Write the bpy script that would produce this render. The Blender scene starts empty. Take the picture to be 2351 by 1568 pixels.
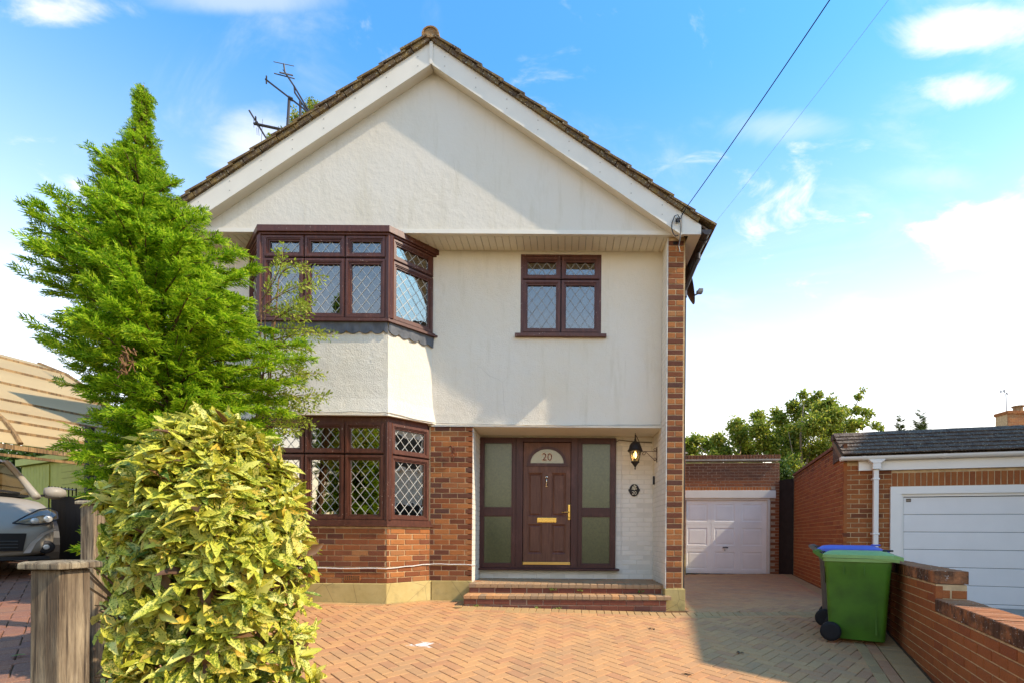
import bpy, math, random
import numpy as np
from mathutils import Vector, Matrix, Euler
random.seed(7); RNG = np.random.default_rng(7)
R = math.radians
S = bpy.context.scene
COL = S.collection

# ------------------------------------------------------------------ camera, world, sun, exposure
F, PX, PY, HC, ROLL = 1140.0, 1295.0, 1226.0, 1.033, R(0.4)      # lens constants for a 2351 px wide frame
cam = bpy.data.cameras.new('camera'); cam_o = bpy.data.objects.new('camera', cam); COL.objects.link(cam_o)
cam.sensor_width = 36; cam.lens = F / 2351 * 36
cam.shift_x = -(PX - 1175.5) / 2351; cam.shift_y = (PY - 784) / 2351
cam.clip_start = 0.05; cam.clip_end = 2000
cam_o.location = (0, 0, HC); cam_o.rotation_euler = (R(90), -ROLL, 0)
S.camera = cam_o

SUN = Vector((0.722, -0.153, 0.671)).normalized()
sun = bpy.data.lights.new('sun', 'SUN'); sun.energy = 4.0; sun.angle = R(0.6); sun.color = (1.0, 0.85, 0.66)
sun_o = bpy.data.objects.new('sun', sun); COL.objects.link(sun_o)
sun_o.rotation_euler = (-SUN).to_track_quat('-Z', 'Y').to_euler(); sun_o.location = (30, -8, 30)

W = bpy.data.worlds.new('World'); S.world = W; W.use_nodes = True
nt = W.node_tree; N = nt.nodes; L = nt.links; N.clear()
def wn(t, **k):
    n = N.new(t)
    for a, b in k.items(): setattr(n, a, b)
    return n
def wmath(op, a, b=None, clamp=False):
    n = wn('ShaderNodeMath', operation=op, use_clamp=clamp)
    for i, v in enumerate((a, b)):
        if v is None: continue
        if isinstance(v, (int, float)): n.inputs[i].default_value = v
        else: L.new(v, n.inputs[i])
    return n.outputs[0]
def wmap(v, a, b, c=0.0, d=1.0):
    n = wn('ShaderNodeMapRange', interpolation_type='SMOOTHSTEP'); L.new(v, n.inputs[0])
    for i, x in zip((1, 2, 3, 4), (a, b, c, d)): n.inputs[i].default_value = x
    return n.outputs[0]
def wmix(f, a, b):
    n = wn('ShaderNodeMix', data_type='RGBA')
    if isinstance(f, float): n.inputs[0].default_value = f
    else: L.new(f, n.inputs[0])
    for i, v in ((6, a), (7, b)):
        if isinstance(v, tuple): n.inputs[i].default_value = v
        else: L.new(v, n.inputs[i])
    return n.outputs[2]
tc = wn('ShaderNodeTexCoord'); sep = wn('ShaderNodeSeparateXYZ'); L.new(tc.outputs['Generated'], sep.inputs[0])
dx, dy, dz = sep.outputs
sky = wn('ShaderNodeTexSky', sky_type='NISHITA', sun_disc=False)
sky.sun_elevation = math.asin(SUN.z); sky.sun_rotation = math.atan2(SUN.x, SUN.y)
sky.air_density = 1.0; sky.dust_density = 0.6; sky.ozone_density = 2.5; sky.altitude = 50
SKYK = 0.14
tint = wn('ShaderNodeMix', data_type='RGBA', blend_type='MULTIPLY'); tint.inputs[0].default_value = 1
L.new(sky.outputs[0], tint.inputs[6]); tint.inputs[7].default_value = (0.74, 1.60, 2.00, 1)
WHITE = (13.2, 10.1, 6.3, 1)
# milky horizon, reaching higher towards the sun's side
hz = wmath('SUBTRACT', dz, wmath('MULTIPLY', dx, 0.02))
hzn = wn('ShaderNodeMapRange'); L.new(hz, hzn.inputs[0])
for _i, _x in zip((1, 2, 3, 4), (0.70, 0.0, 0.0, 1.0)): hzn.inputs[_i].default_value = _x
haze = wmath('POWER', hzn.outputs[0], 1.85)
col = wmix(wmath('MULTIPLY', haze, 1.0), tint.outputs[2], WHITE)
# clouds: fractal noise over the dome; denser banks round a few directions
cl = wn('ShaderNodeVectorMath', operation='DIVIDE'); L.new(tc.outputs['Generated'], cl.inputs[0])
cz = wmath('ADD', wmath('MAXIMUM', dz, 0.0), 0.22); cmb = wn('ShaderNodeCombineXYZ')
for i in range(3): L.new(cz, cmb.inputs[i])
L.new(cmb.outputs[0], cl.inputs[1])
def wnoise(scale, detail=6, rough=0.55, off=0.0, dist=0.0, ys=1.0):
    mp = wn('ShaderNodeMapping'); mp.inputs['Location'].default_value = (off, off * 0.7, 0); mp.inputs['Scale'].default_value = (1, ys, 1)
    L.new(cl.outputs[0], mp.inputs[0])
    n = wn('ShaderNodeTexNoise'); n.inputs['Scale'].default_value = scale; n.inputs['Detail'].default_value = detail
    n.inputs['Roughness'].default_value = rough; n.inputs['Distortion'].default_value = dist
    L.new(mp.outputs[0], n.inputs['Vector']); return n.outputs[0]
wisp = wmath('MULTIPLY', wmap(wnoise(2.2, 7, 0.6, 3.1, 0.6, 1.6), 0.54, 0.82), 0.35)
puff_n = wnoise(4.2, 9, 0.62, 1.3, 0.5, 1.3)
puff_n2 = wnoise(2.6, 8, 0.62, 7.7, 0.5, 1.4)
iy = wmath('DIVIDE', dx, wmath('MAXIMUM', dy, 0.05)); iz = wmath('DIVIDE', dz, wmath('MAXIMUM', dy, 0.05))
def bank(x, z, rx, rz, gain, lo=0.42, hi=0.62, n=None):
    a = wmath('DIVIDE', wmath('SUBTRACT', iy, x), rx); b = wmath('DIVIDE', wmath('SUBTRACT', iz, z), rz)
    d = wmath('SQRT', wmath('ADD', wmath('MULTIPLY', a, a), wmath('MULTIPLY', b, b)))
    env = wmap(d, 1.0, 0.0)
    v = wmath('ADD', wmath('MULTIPLY', env, 0.42), wmath('MULTIPLY', n or puff_n, 1.1))
    v = wmap(v, lo + 0.24, hi + 0.38)
    return wmath('MULTIPLY', wmath('MULTIPLY', v, gain), wmap(dy, 0.1, 0.3))
banks = [bank(-0.98, 1.05, 0.26, 0.085, 0.9), bank(0.86, 0.60, 0.27, 0.11, 1.0, 0.38, 0.50), bank(0.80, 1.02, 0.26, 0.10, 0.75),
         bank(0.80, 0.90, 0.22, 0.07, 0.7), bank(-0.62, 0.78, 0.22, 0.13, 0.6, 0.42, 0.66, puff_n2), bank(-0.68, 1.07, 0.3, 0.05, 0.35, 0.4, 0.7, puff_n2),
         bank(0.45, 0.82, 0.24, 0.06, 0.3, 0.4, 0.7, puff_n2), bank(0.72, 0.72, 0.3, 0.07, 0.3, 0.4, 0.7, puff_n2), bank(-1.0, 0.55, 0.25, 0.12, 0.4, 0.4, 0.7, puff_n2)]
cov = wisp
for b in banks: cov = wmath('MAXIMUM', cov, b)
col = wmix(cov, col, (6.4, 6.1, 5.7, 1))
# below the horizon: dull ground colour, so that nothing glows from under
col = wmix(wmap(dz, 0.0, -0.04), col, (2.2, 1.6, 1.0, 1))
bg = wn('ShaderNodeBackground'); L.new(col, bg.inputs[0]); bg.inputs[1].default_value = SKYK
wo = wn('ShaderNodeOutputWorld'); L.new(bg.outputs[0], wo.inputs[0])

S.view_settings.view_transform = 'Standard'; S.view_settings.look = 'None'
S.view_settings.exposure = 0.68; S.view_settings.gamma = 1; S.view_settings.use_curve_mapping = False
S.render.engine = 'CYCLES'
S.cycles.max_bounces = 6; S.cycles.transparent_max_bounces = 16; S.cycles.use_denoising = True

# ------------------------------------------------------------------ helpers
CR, SR = math.cos(ROLL), math.sin(ROLL)
def at(px, py, Y):
    """world point at depth Y under photo pixel (2351 px frame)"""
    a, b = px - PX, py - PY
    u = a * CR + b * SR; v = b * CR - a * SR
    return Vector((u / F * Y, Y, HC - v / F * Y))
def proj(p):
    u = p[0] / p[1] * F; v = (HC - p[2]) / p[1] * F
    return (PX + u * CR - v * SR, PY + u * SR + v * CR)
def seen(p, m=150):
    if p[1] < 0.3: return False
    x, y = proj(p); return -m < x < 2351 + m and -m < y < 1568 + m
def gz(x, y):
    return 0.02 * min(abs(x - 1.4), 5) - 0.07 * min(max(0.0, 6.7 - y), 5.2)
def gzl(x, y):      # next door's drive on the left stands higher
    return 0.29 + 0.05 * (y - 2)
def onground(px, py, fn=gz):
    lo, hi = 0.4, 40
    for _ in range(50):
        m = (lo + hi) / 2; p = at(px, py, m)
        if p.z > fn(p.x, p.y): lo = m
        else: hi = m
    return at(px, py, lo)

WM = {}
def _link(o, parent=None, world=None):
    COL.objects.link(o)
    w = world if world is not None else Matrix.Identity(4)
    if parent is not None:
        o.parent = parent
        pinv = WM[parent.name].inverted()
        o.matrix_parent_inverse = pinv
    o.matrix_basis = w
    WM[o.name] = w
    return o
def tag(o, label=None, cat=None, group=None, kind=None):
    if label: o['label'] = label
    if cat: o['category'] = cat
    if group: o['group'] = group
    if kind: o['kind'] = kind
    return o
def thing(name, label, cat, loc=(0, 0, 0), group=None, rotz=0.0):
    o = bpy.data.objects.new(name, None); o.empty_display_size = 0.1
    w = Matrix.Translation(Vector(loc)) @ Matrix.Rotation(rotz, 4, 'Z')
    _link(o, None, w); tag(o, label, cat, group); return o

class MB:
    def __init__(s): s.v = []; s.f = []; s.mi = []
    def add(s, vs, fs, mi=0):
        b = len(s.v); s.v.extend([tuple(p) for p in vs]); s.f.extend([tuple(b + i for i in q) for q in fs]); s.mi.extend([mi] * len(fs)); return s
    def box(s, a, b, mi=0):
        x0, y0, z0 = a; x1, y1, z1 = b
        return s.add([(x0,y0,z0),(x1,y0,z0),(x1,y1,z0),(x0,y1,z0),(x0,y0,z1),(x1,y0,z1),(x1,y1,z1),(x0,y1,z1)],
              [(0,3,2,1),(4,5,6,7),(0,1,5,4),(1,2,6,5),(2,3,7,6),(3,0,4,7)], mi)
    def obox(s, o, u, v, w, mi=0):
        o, u, v, w = map(Vector, (o, u, v, w))
        p = [o, o+u, o+u+v, o+v, o+w, o+u+w, o+u+v+w, o+v+w]
        f = [(0,3,2,1),(4,5,6,7),(0,1,5,4),(1,2,6,5),(2,3,7,6),(3,0,4,7)]
        if u.cross(v).dot(w) < 0: f = [q[::-1] for q in f]
        return s.add(p, f, mi)
    def cbox(s, o, u, v, w, c=0.004, mi=0):
        """oriented box, front face = -v side chamfered; u width, w height, v depth (away)"""
        o, u, v, w = map(Vector, (o, u, v, w)); du, dv, dw = u.normalized()*c, v.normalized()*c, w.normalized()*c
        p = [o+v, o+u+v, o+u+v+w, o+v+w, o+dv, o+u+dv, o+u+dv+w, o+dv+w, o+du+dw, o+u-du+dw, o+u-du-dw+w, o+du-dw+w]
        f = [(1,0,3,2),(0,1,5,4),(1,2,6,5),(2,3,7,6),(3,0,4,7),(4,5,9,8),(5,6,10,9),(6,7,11,10),(7,4,8,11),(8,9,10,11)]
        if u.cross(w).dot(v) > 0: f = [q[::-1] for q in f]
        return s.add(p, f, mi)
    def prism(s, poly, vec, mi=0):
        poly = [Vector(p) for p in poly]; vec = Vector(vec); n = len(poly)
        nor = Vector((0, 0, 0))
        for i in range(n): nor += poly[i].cross(poly[(i+1) % n])
        if nor.dot(vec) > 0: poly = poly[::-1]
        vs = poly + [p + vec for p in poly]
        fs = [tuple(range(n)), tuple(range(2*n-1, n-1, -1))] + [(i, i+n, (i+1) % n + n, (i+1) % n) for i in range(n)]
        fs = fs[:2] + [tuple(reversed(q)) for q in fs[2:]]
        return s.add(vs, [fs[0], fs[1]] + [q[::-1] for q in fs[2:]], mi)
    def tube(s, pts, r, n=8, mi=0, cap=True):
        pts = [Vector(p) for p in pts]; m = len(pts)
        rs = r if isinstance(r, (list, tuple)) else [r] * m
        base = len(s.v); up = Vector((0, 0, 1)); prev = None
        for i, p in enumerate(pts):
            t = (pts[min(i+1, m-1)] - pts[max(i-1, 0)])
            t = t.normalized() if t.length > 1e-9 else Vector((0, 0, 1))
            a = prev if prev is not None else (Vector((1, 0, 0)) if abs(t.x) < 0.9 else up)
            a = (a - t * a.dot(t)); a = a.normalized() if a.length > 1e-6 else t.orthogonal().normalized()
            prev = a; b = t.cross(a)
            for k in range(n):
                th = 2 * math.pi * k / n
                s.v.append(tuple(p + (a * math.cos(th) + b * math.sin(th)) * rs[i]))
        for i in range(m - 1):
            for k in range(n):
                s.f.append((base+i*n+k, base+i*n+(k+1) % n, base+(i+1)*n+(k+1) % n, base+(i+1)*n+k)); s.mi.append(mi)
        if cap:
            s.f.append(tuple(base+k for k in range(n))[::-1]); s.f.append(tuple(base+(m-1)*n+k for k in range(n))); s.mi += [mi, mi]
        return s
    def lathe(s, c, prof, n=16, axis='Z', mi=0):
        c = Vector(c); base = len(s.v)
        for (r, h) in prof:
            for k in range(n):
                th = 2*math.pi*k/n
                q = Vector((r*math.cos(th), r*math.sin(th), h))
                if axis == 'Y': q = Vector((q.x, q.z, q.y))
                if axis == 'X': q = Vector((q.z, q.x, q.y))
                s.v.append(tuple(c+q))
        m = len(prof)
        for i in range(m-1):
            for k in range(n):
                s.f.append((base+i*n+k, base+i*n+(k+1)%n, base+(i+1)*n+(k+1)%n, base+(i+1)*n+k)); s.mi.append(mi)
        s.f.append(tuple(base+k for k in range(n))[::-1]); s.f.append(tuple(base+(m-1)*n+k for k in range(n))); s.mi += [mi, mi]
        return s
    def build(s, name, mats, parent=None, smooth=False, bevel=0.0, world=None, kind=None, auto=None):
        me = bpy.data.meshes.new(name); me.from_pydata(s.v, [], s.f); me.update()
        if not isinstance(mats, (list, tuple)): mats = [mats]
        for m in mats: me.materials.append(m)
        if any(s.mi): me.polygons.foreach_set('material_index', s.mi)
        if smooth: me.polygons.foreach_set('use_smooth', [True] * len(me.polygons))
        o = bpy.data.objects.new(name, me); _link(o, parent, world)
        if bevel:
            b = o.modifiers.new('bevel', 'BEVEL'); b.width = bevel; b.segments = 2; b.limit_method = 'ANGLE'; b.angle_limit = R(40)
        if auto: 
            me.polygons.foreach_set('use_smooth', [True] * len(me.polygons))
            me.set_sharp_from_angle(angle=R(auto)) if hasattr(me, 'set_sharp_from_angle') else None
        if kind: o['kind'] = kind
        return o
def npmesh(name, V, Fq, mats, parent=None, mi=None, smooth=False, world=None):
    """numpy quads (n,4) or tris (n,3) into one mesh"""
    me = bpy.data.meshes.new(name); k = Fq.shape[1]
    me.vertices.add(len(V)); me.vertices.foreach_set('co', V.astype(np.float32).ravel())
    me.loops.add(Fq.size); me.loops.foreach_set('vertex_index', Fq.astype(np.int32).ravel())
    me.polygons.add(len(Fq)); me.polygons.foreach_set('loop_start', np.arange(0, Fq.size, k, dtype=np.int32))
    me.update(calc_edges=True)
    if not isinstance(mats, (list, tuple)): mats = [mats]
    for m in mats: me.materials.append(m)
    if mi is not None: me.polygons.foreach_set('material_index', mi.astype(np.int32))
    if smooth: me.polygons.foreach_set('use_smooth', np.ones(len(Fq), bool))
    o = bpy.data.objects.new(name, me); _link(o, parent, world); return o
def holes_wall(mb, x0, x1, z0, z1, y0, y1, holes, mi=0):
    """front-facing wall slab with rectangular holes, as cells"""
    xs = sorted({x0, x1, *[h[0] for h in holes], *[h[1] for h in holes]}); zs = sorted({z0, z1, *[h[2] for h in holes], *[h[3] for h in holes]})
    xs = [x for x in xs if x0 <= x <= x1]; zs = [z for z in zs if z0 <= z <= z1]
    for i in range(len(xs)-1):
        run = None
        for j in range(len(zs)-1):
            cx, cz = (xs[i]+xs[i+1])/2, (zs[j]+zs[j+1])/2
            solid = not any(h[0] < cx < h[1] and h[2] < cz < h[3] for h in holes)
            if solid: run = [zs[j], zs[j+1]] if run is None else [run[0], zs[j+1]]
            if (not solid or j == len(zs)-2) and run is not None:
                mb.box((xs[i], y0, run[0]), (xs[i+1], y1, run[1]), mi); run = None
    return mb

# ------------------------------------------------------------------ materials
MAT = {}
def lin(c):
    return tuple((x/12.92 if x <= 0.04045 else ((x+0.055)/1.055)**2.4) for x in c)
def sh(r, g, b): return lin((r/255, g/255, b/255))
class NT:
    def __init__(s, name):
        m = bpy.data.materials.new(name); m.use_nodes = True; s.m = m; s.t = m.node_tree; s.N = s.t.nodes; s.L = s.t.links
        s.p = s.N['Principled BSDF']; s.out = s.N['Material Output']; MAT[name] = m
    def n(s, t, **k):
        q = s.N.new(t)
        for a, b in k.items(): setattr(q, a, b)
        return q
    def set(s, sock, v):
        if isinstance(v, bpy.types.NodeSocket): s.L.new(v, sock)
        elif isinstance(v, (tuple, list)) and len(v) == 3 and sock.type == 'RGBA': sock.default_value = (*v, 1)
        else: sock.default_value = v
    def math(s, op, a, b=0.0, clamp=False):
        q = s.n('ShaderNodeMath', operation=op, use_clamp=clamp); s.set(q.inputs[0], a); s.set(q.inputs[1], b); return q.outputs[0]
    def mix(s, f, a, b, blend='MIX'):
        q = s.n('ShaderNodeMix', data_type='RGBA', blend_type=blend); s.set(q.inputs[0], f); s.set(q.inputs[6], a); s.set(q.inputs[7], b); return q.outputs[2]
    def rng(s, v, a, b, c=0.0, d=1.0):
        q = s.n('ShaderNodeMapRange'); s.set(q.inputs[0], v)
        for i, x in zip((1, 2, 3, 4), (a, b, c, d)): q.inputs[i].default_value = x
        return q.outputs[0]
    def pos(s): return s.n('ShaderNodeNewGeometry').outputs['Position']
    def noise(s, scale, detail=4, rough=0.55, vec=None, stretch=None, dist=0.0):
        v = vec if vec is not None else s.pos()
        if stretch:
            mp = s.n('ShaderNodeMapping'); mp.inputs['Scale'].default_value = stretch; s.L.new(v, mp.inputs[0]); v = mp.outputs[0]
        q = s.n('ShaderNodeTexNoise'); q.inputs['Scale'].default_value = scale; q.inputs['Detail'].default_value = detail
        q.inputs['Roughness'].default_value = rough; q.inputs['Distortion'].default_value = dist; s.L.new(v, q.inputs['Vector']); return q.outputs[0]
    def vor(s, scale, feature='F1', vec=None):
        q = s.n('ShaderNodeTexVoronoi', feature=feature); q.inputs['Scale'].default_value = scale; s.L.new(vec if vec is not None else s.pos(), q.inputs['Vector']); return q.outputs['Distance']
    def rand(s):
        a = s.n('ShaderNodeObjectInfo').outputs['Random']; b = s.n('ShaderNodeNewGeometry').outputs['Random Per Island']
        return s.math('FRACT', s.math('ADD', s.math('MULTIPLY', a, 7.31), b))
    def ramp(s, f, stops, interp='LINEAR'):
        q = s.n('ShaderNodeValToRGB'); q.color_ramp.interpolation = interp; e = q.color_ramp.elements
        while len(e) < len(stops): e.new(0.5)
        for i, (p, c) in enumerate(stops): e[i].position = p; e[i].color = (*c, 1)
        s.set(q.inputs[0], f); return q.outputs[0]
    def bump(s, h, strength=0.3, dist=0.01):
        q = s.n('ShaderNodeBump'); q.inputs['Strength'].default_value = strength; q.inputs['Distance'].default_value = dist; s.L.new(h, q.inputs['Height']); s.L.new(q.outputs[0], s.p.inputs['Normal']); return q
    def done(s, col, rough=0.8, spec=0.3, metal=0.0):
        s.set(s.p.inputs['Base Color'], col); s.set(s.p.inputs['Roughness'], rough); s.p.inputs['Specular IOR Level'].default_value = spec; s.set(s.p.inputs['Metallic'], metal); return s.m
def simple(name, col, rough=0.6, var=0.12, scale=6, bump=0.0, bscale=120, spec=0.3, metal=0.0, rnd=0.0):
    t = NT(name); n = t.noise(scale, 5)
    c = t.mix(t.rng(n, 0.3, 0.7), tuple(x*(1-var) for x in col), tuple(min(1, x*(1+var)) for x in col))
    if rnd:
        h = t.n('ShaderNodeHueSaturation'); t.set(h.inputs['Value'], t.rng(t.rand(), 0, 1, 1-rnd, 1+rnd)); t.set(h.inputs['Color'], c); c = h.outputs[0]
    if bump: t.bump(t.noise(bscale, 3), bump, 0.004)
    return t.done(c, rough, spec, metal)
def bricky(name, stops, rough=0.85, fine=0.35, bump=0.5, bscale=260, blotch=7.0, extra=None):
    """clay: one tone per piece, mottled, gritty"""
    t = NT(name); c = t.ramp(t.rand(), stops)
    n = t.noise(60, 5, 0.7); c = t.mix(t.rng(n, 0.35, 0.75, 0, fine), c, (0.06, 0.035, 0.025))
    n2 = t.noise(blotch, 3); c = t.mix(t.rng(n2, 0.45, 0.8, 0, 0.35), c, tuple(x*0.55 for x in stops[0][1]))
    n3 = t.noise(150, 2); c = t.mix(t.rng(n3, 0.62, 0.8, 0, 0.35), c, (0.55, 0.42, 0.3))
    if extra: c = extra(t, c)
    t.bump(t.noise(bscale, 4, 0.65), bump, 0.004)
    return t.done(c, rough, 0.2)
# ---- clay and paving
BR_L = bricky('brick_orange', [(0.0, (0.38, 0.135, 0.038)), (0.35, (0.44, 0.17, 0.05)), (0.6, (0.32, 0.105, 0.032)), (0.85, (0.40, 0.18, 0.065)), (1, (0.28, 0.09, 0.032))])
BR_D = bricky('brick_dark', [(0.0, (0.12, 0.042, 0.024)), (0.4, (0.17, 0.055, 0.026)), (0.7, (0.10, 0.045, 0.032)), (1, (0.21, 0.07, 0.03))])
BR_M = bricky('brick_mixed', [(0.0, (0.16, 0.052, 0.024)), (0.3, (0.27, 0.085, 0.028)), (0.55, (0.34, 0.115, 0.034)), (0.75, (0.20, 0.065, 0.03)), (0.9, (0.40, 0.155, 0.05)), (1, (0.15, 0.06, 0.036))])
def _soot(t, c):
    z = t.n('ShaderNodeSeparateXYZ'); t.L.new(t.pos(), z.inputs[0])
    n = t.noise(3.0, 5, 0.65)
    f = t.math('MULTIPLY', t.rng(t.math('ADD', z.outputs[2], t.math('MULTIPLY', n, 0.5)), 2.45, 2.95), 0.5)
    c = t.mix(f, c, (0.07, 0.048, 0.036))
    sp = t.noise(42, 3, 0.6); return t.mix(t.math('MULTIPLY', t.rng(sp, 0.62, 0.68), t.rng(z.outputs[2], 2.1, 2.5)), c, (0.45, 0.40, 0.30))
BR_S = bricky('brick_sooty', [(0.0, (0.27, 0.085, 0.03)), (0.5, (0.33, 0.11, 0.036)), (1, (0.20, 0.068, 0.03))], extra=_soot)
def _stain_top(t, c):
    z = t.n('ShaderNodeSeparateXYZ'); t.L.new(t.pos(), z.inputs[0]); n = t.noise(6, 4, 0.6)
    f = t.rng(t.math('ADD', z.outputs[2], t.math('MULTIPLY', n, 0.9)), 2.75, 3.0); return t.mix(t.math('MULTIPLY', f, 0.75), c, (0.05, 0.035, 0.025))
BR_R = bricky('brick_red', [(0.0, (0.33, 0.10, 0.028)), (0.5, (0.40, 0.135, 0.035)), (0.8, (0.29, 0.085, 0.026)), (1, (0.43, 0.165, 0.05))], extra=_stain_top)
BR_W = bricky('brick_garden_wall', [(0.0, (0.34, 0.10, 0.03)), (0.6, (0.40, 0.125, 0.034)), (1, (0.29, 0.08, 0.027))])
def _lichen(t, c):
    n = t.noise(4.5, 5, 0.7); nz = t.n('ShaderNodeSeparateXYZ'); t.L.new(t.n('ShaderNodeNewGeometry').outputs['Normal'], nz.inputs[0]); side = t.rng(t.math('ABSOLUTE', nz.outputs[2]), 0.9, 0.5)
    c = t.mix(t.math('MULTIPLY', t.rng(n, 0.36, 0.56), t.math('ADD', t.math('MULTIPLY', side, 0.75), 0.12)), c, (0.05, 0.03, 0.02))
    sp = t.noise(55, 2, 0.5); return t.mix(t.math('MULTIPLY', t.rng(sp, 0.66, 0.70), t.rng(n, 0.45, 0.55)), c, (0.55, 0.5, 0.42))
BR_C = bricky('brick_coping', [(0.0, (0.42, 0.15, 0.05)), (1, (0.48, 0.20, 0.08))], extra=_lichen)
PAINTB = simple('painted_brick', (0.71, 0.665, 0.57), 0.6, 0.05, 5, 0.25, 90)
MORTAR = simple('mortar', (0.52, 0.36, 0.19), 0.95, 0.25, 12, 0.6, 180, 0.1)
MORTAR_P = simple('mortar_pale', (0.40, 0.29, 0.19), 0.95, 0.25, 12, 0.6, 180, 0.1)
MORTAR_W = simple('mortar_painted', (0.64, 0.60, 0.51), 0.7, 0.06, 6, 0.3, 120, 0.2)
STAIN = onground(970, 1478)
def _splash(t, c):
    geo = t.pos()
    d = t.n('ShaderNodeVectorMath', operation='SUBTRACT'); t.L.new(geo, d.inputs[0]); d.inputs[1].default_value = tuple(STAIN)
    m = t.n('ShaderNodeMapping'); m.inputs['Rotation'].default_value = (0, 0, R(-20)); m.inputs['Scale'].default_value = (7.0, 10.0, 0); t.L.new(d.outputs[0], m.inputs[0])
    le = t.n('ShaderNodeVectorMath', operation='LENGTH'); t.L.new(m.outputs[0], le.inputs[0])
    v = t.math('SUBTRACT', 1.25, le.outputs['Value']); v = t.math('ADD', v, t.math('MULTIPLY', t.math('SUBTRACT', t.noise(16, 5, 0.65), 0.5), 3.2))
    return t.mix(t.math('MULTIPLY', t.rng(v, 0.25, 0.75), 0.8), c, (0.75, 0.70, 0.66))
def paver(name, stops, extra=None):
    t = NT(name); c = t.ramp(t.rand(), stops)
    n = t.noise(170, 3, 0.7); c = t.mix(t.rng(n, 0.5, 0.75, 0, 0.45), c, (0.55, 0.42, 0.28)); c = t.mix(t.rng(n, 0.25, 0.45, 0.45, 0), c, (0.08, 0.05, 0.03))
    n2 = t.noise(1.6, 4, 0.6); c = t.mix(t.rng(n2, 0.45, 0.7, 0, 0.28), c, (0.24, 0.17, 0.10))
    if extra: c = extra(t, c)
    t.bump(t.noise(330, 3, 0.7), 0.5, 0.003)
    return t.done(c, 0.9, 0.2)
PV_F = paver('paver_field', [(0, (0.52, 0.255, 0.10)), (0.25, (0.56, 0.285, 0.113)), (0.5, (0.53, 0.268, 0.108)), (0.75, (0.48, 0.25, 0.11)), (1, (0.54, 0.25, 0.098))], _splash)
PV_G = paver('paver_grey', [(0, (0.42, 0.25, 0.10)), (0.5, (0.47, 0.28, 0.11)), (1, (0.38, 0.23, 0.095))])
PV_P = paver('paver_pink', [(0, (0.49, 0.225, 0.098)), (0.5, (0.46, 0.215, 0.095)), (1, (0.53, 0.25, 0.105))])
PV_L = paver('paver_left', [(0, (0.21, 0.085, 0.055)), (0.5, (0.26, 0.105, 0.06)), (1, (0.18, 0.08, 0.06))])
PV_S = paver('paver_step', [(0, (0.34, 0.21, 0.11)), (0.5, (0.40, 0.24, 0.12)), (1, (0.29, 0.19, 0.11))])
SAND = simple('joint_sand', (0.13, 0.072, 0.034), 1.0, 0.3, 30, 0.5, 200, 0.05)
EARTH = simple('earth', (0.10, 0.075, 0.045), 1.0, 0.3, 3, 0.5, 60, 0.05)

# ---- render, paint, timber, metal
def render_mat(name, col, scale, strength, warm=0.5):
    t = NT(name); n = t.noise(0.9, 5, 0.6)
    c = t.mix(t.rng(n, 0.4, 0.75, 0, warm), col, (col[0]*0.97, col[1]*0.90, col[2]*0.76))
    n2 = t.noise(2.6, 6, 0.7, stretch=(1, 1, 0.35)); c = t.mix(t.rng(n2, 0.55, 0.8, 0, 0.22), c, (col[0]*0.72, col[1]*0.70, col[2]*0.62))
    wv = t.n('ShaderNodeTexNoise'); wv.inputs['Scale'].default_value = 1.3; wv.inputs['Detail'].default_value = 5; t.L.new(t.pos(), wv.inputs['Vector'])
    vv = t.n('ShaderNodeVectorMath', operation='ADD'); t.L.new(t.pos(), vv.inputs[0]); sc_ = t.n('ShaderNodeVectorMath', operation='SCALE'); t.L.new(wv.outputs['Color'], sc_.inputs[0]); sc_.inputs['Scale'].default_value = 0.35; t.L.new(sc_.outputs[0], vv.inputs[1])
    cr = t.vor(0.6, 'DISTANCE_TO_EDGE', vv.outputs[0]); msk = t.rng(t.noise(0.8, 2), 0.56, 0.64)
    c = t.mix(t.math('MULTIPLY', t.rng(cr, 0.0, 0.004, 0.40, 0), msk), c, (col[0]*0.45, col[1]*0.42, col[2]*0.35))
    n4 = t.noise(7, 4, 0.7, stretch=(1, 1, 0.12)); c = t.mix(t.rng(n4, 0.55, 0.8, 0, 0.45), c, (col[0]*0.72, col[1]*0.68, col[2]*0.55))
    h = t.math('ADD', t.noise(scale, 4, 0.6), t.math('MULTIPLY', t.noise(scale*0.12, 3), 1.2))
    t.bump(h, strength, 0.012); return t.done(c, 0.85, 0.2)
RENDER = render_mat('roughcast_white', (0.71, 0.655, 0.545), 70, 0.8)
STUCCO = render_mat('smooth_render', (0.67, 0.625, 0.53), 14, 0.40, 0.35)
PVCW = simple('white_trim', (0.73, 0.68, 0.57), 0.45, 0.04, 3)
PVCW2 = simple('white_plastic', (0.80, 0.755, 0.67), 0.35, 0.03, 3)
SOFF = simple('soffit_white', (0.70, 0.65, 0.52), 0.55, 0.06, 3)
def brown_mat():
    t = NT('brown_joinery'); n = t.noise(26, 4, 0.6, stretch=(1, 1, 0.15))
    c = t.mix(t.rng(n, 0.35, 0.7), (0.072, 0.022, 0.012), (0.125, 0.041, 0.022))
    fl = t.noise(34, 4, 0.75); big = t.noise(2.2, 2)
    c = t.mix(t.math('MULTIPLY', t.rng(fl, 0.645, 0.665), t.rng(big, 0.42, 0.6)), c, (0.55, 0.42, 0.33))
    return t.done(c, 0.42, 0.4)
BROWN = brown_mat()
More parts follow.
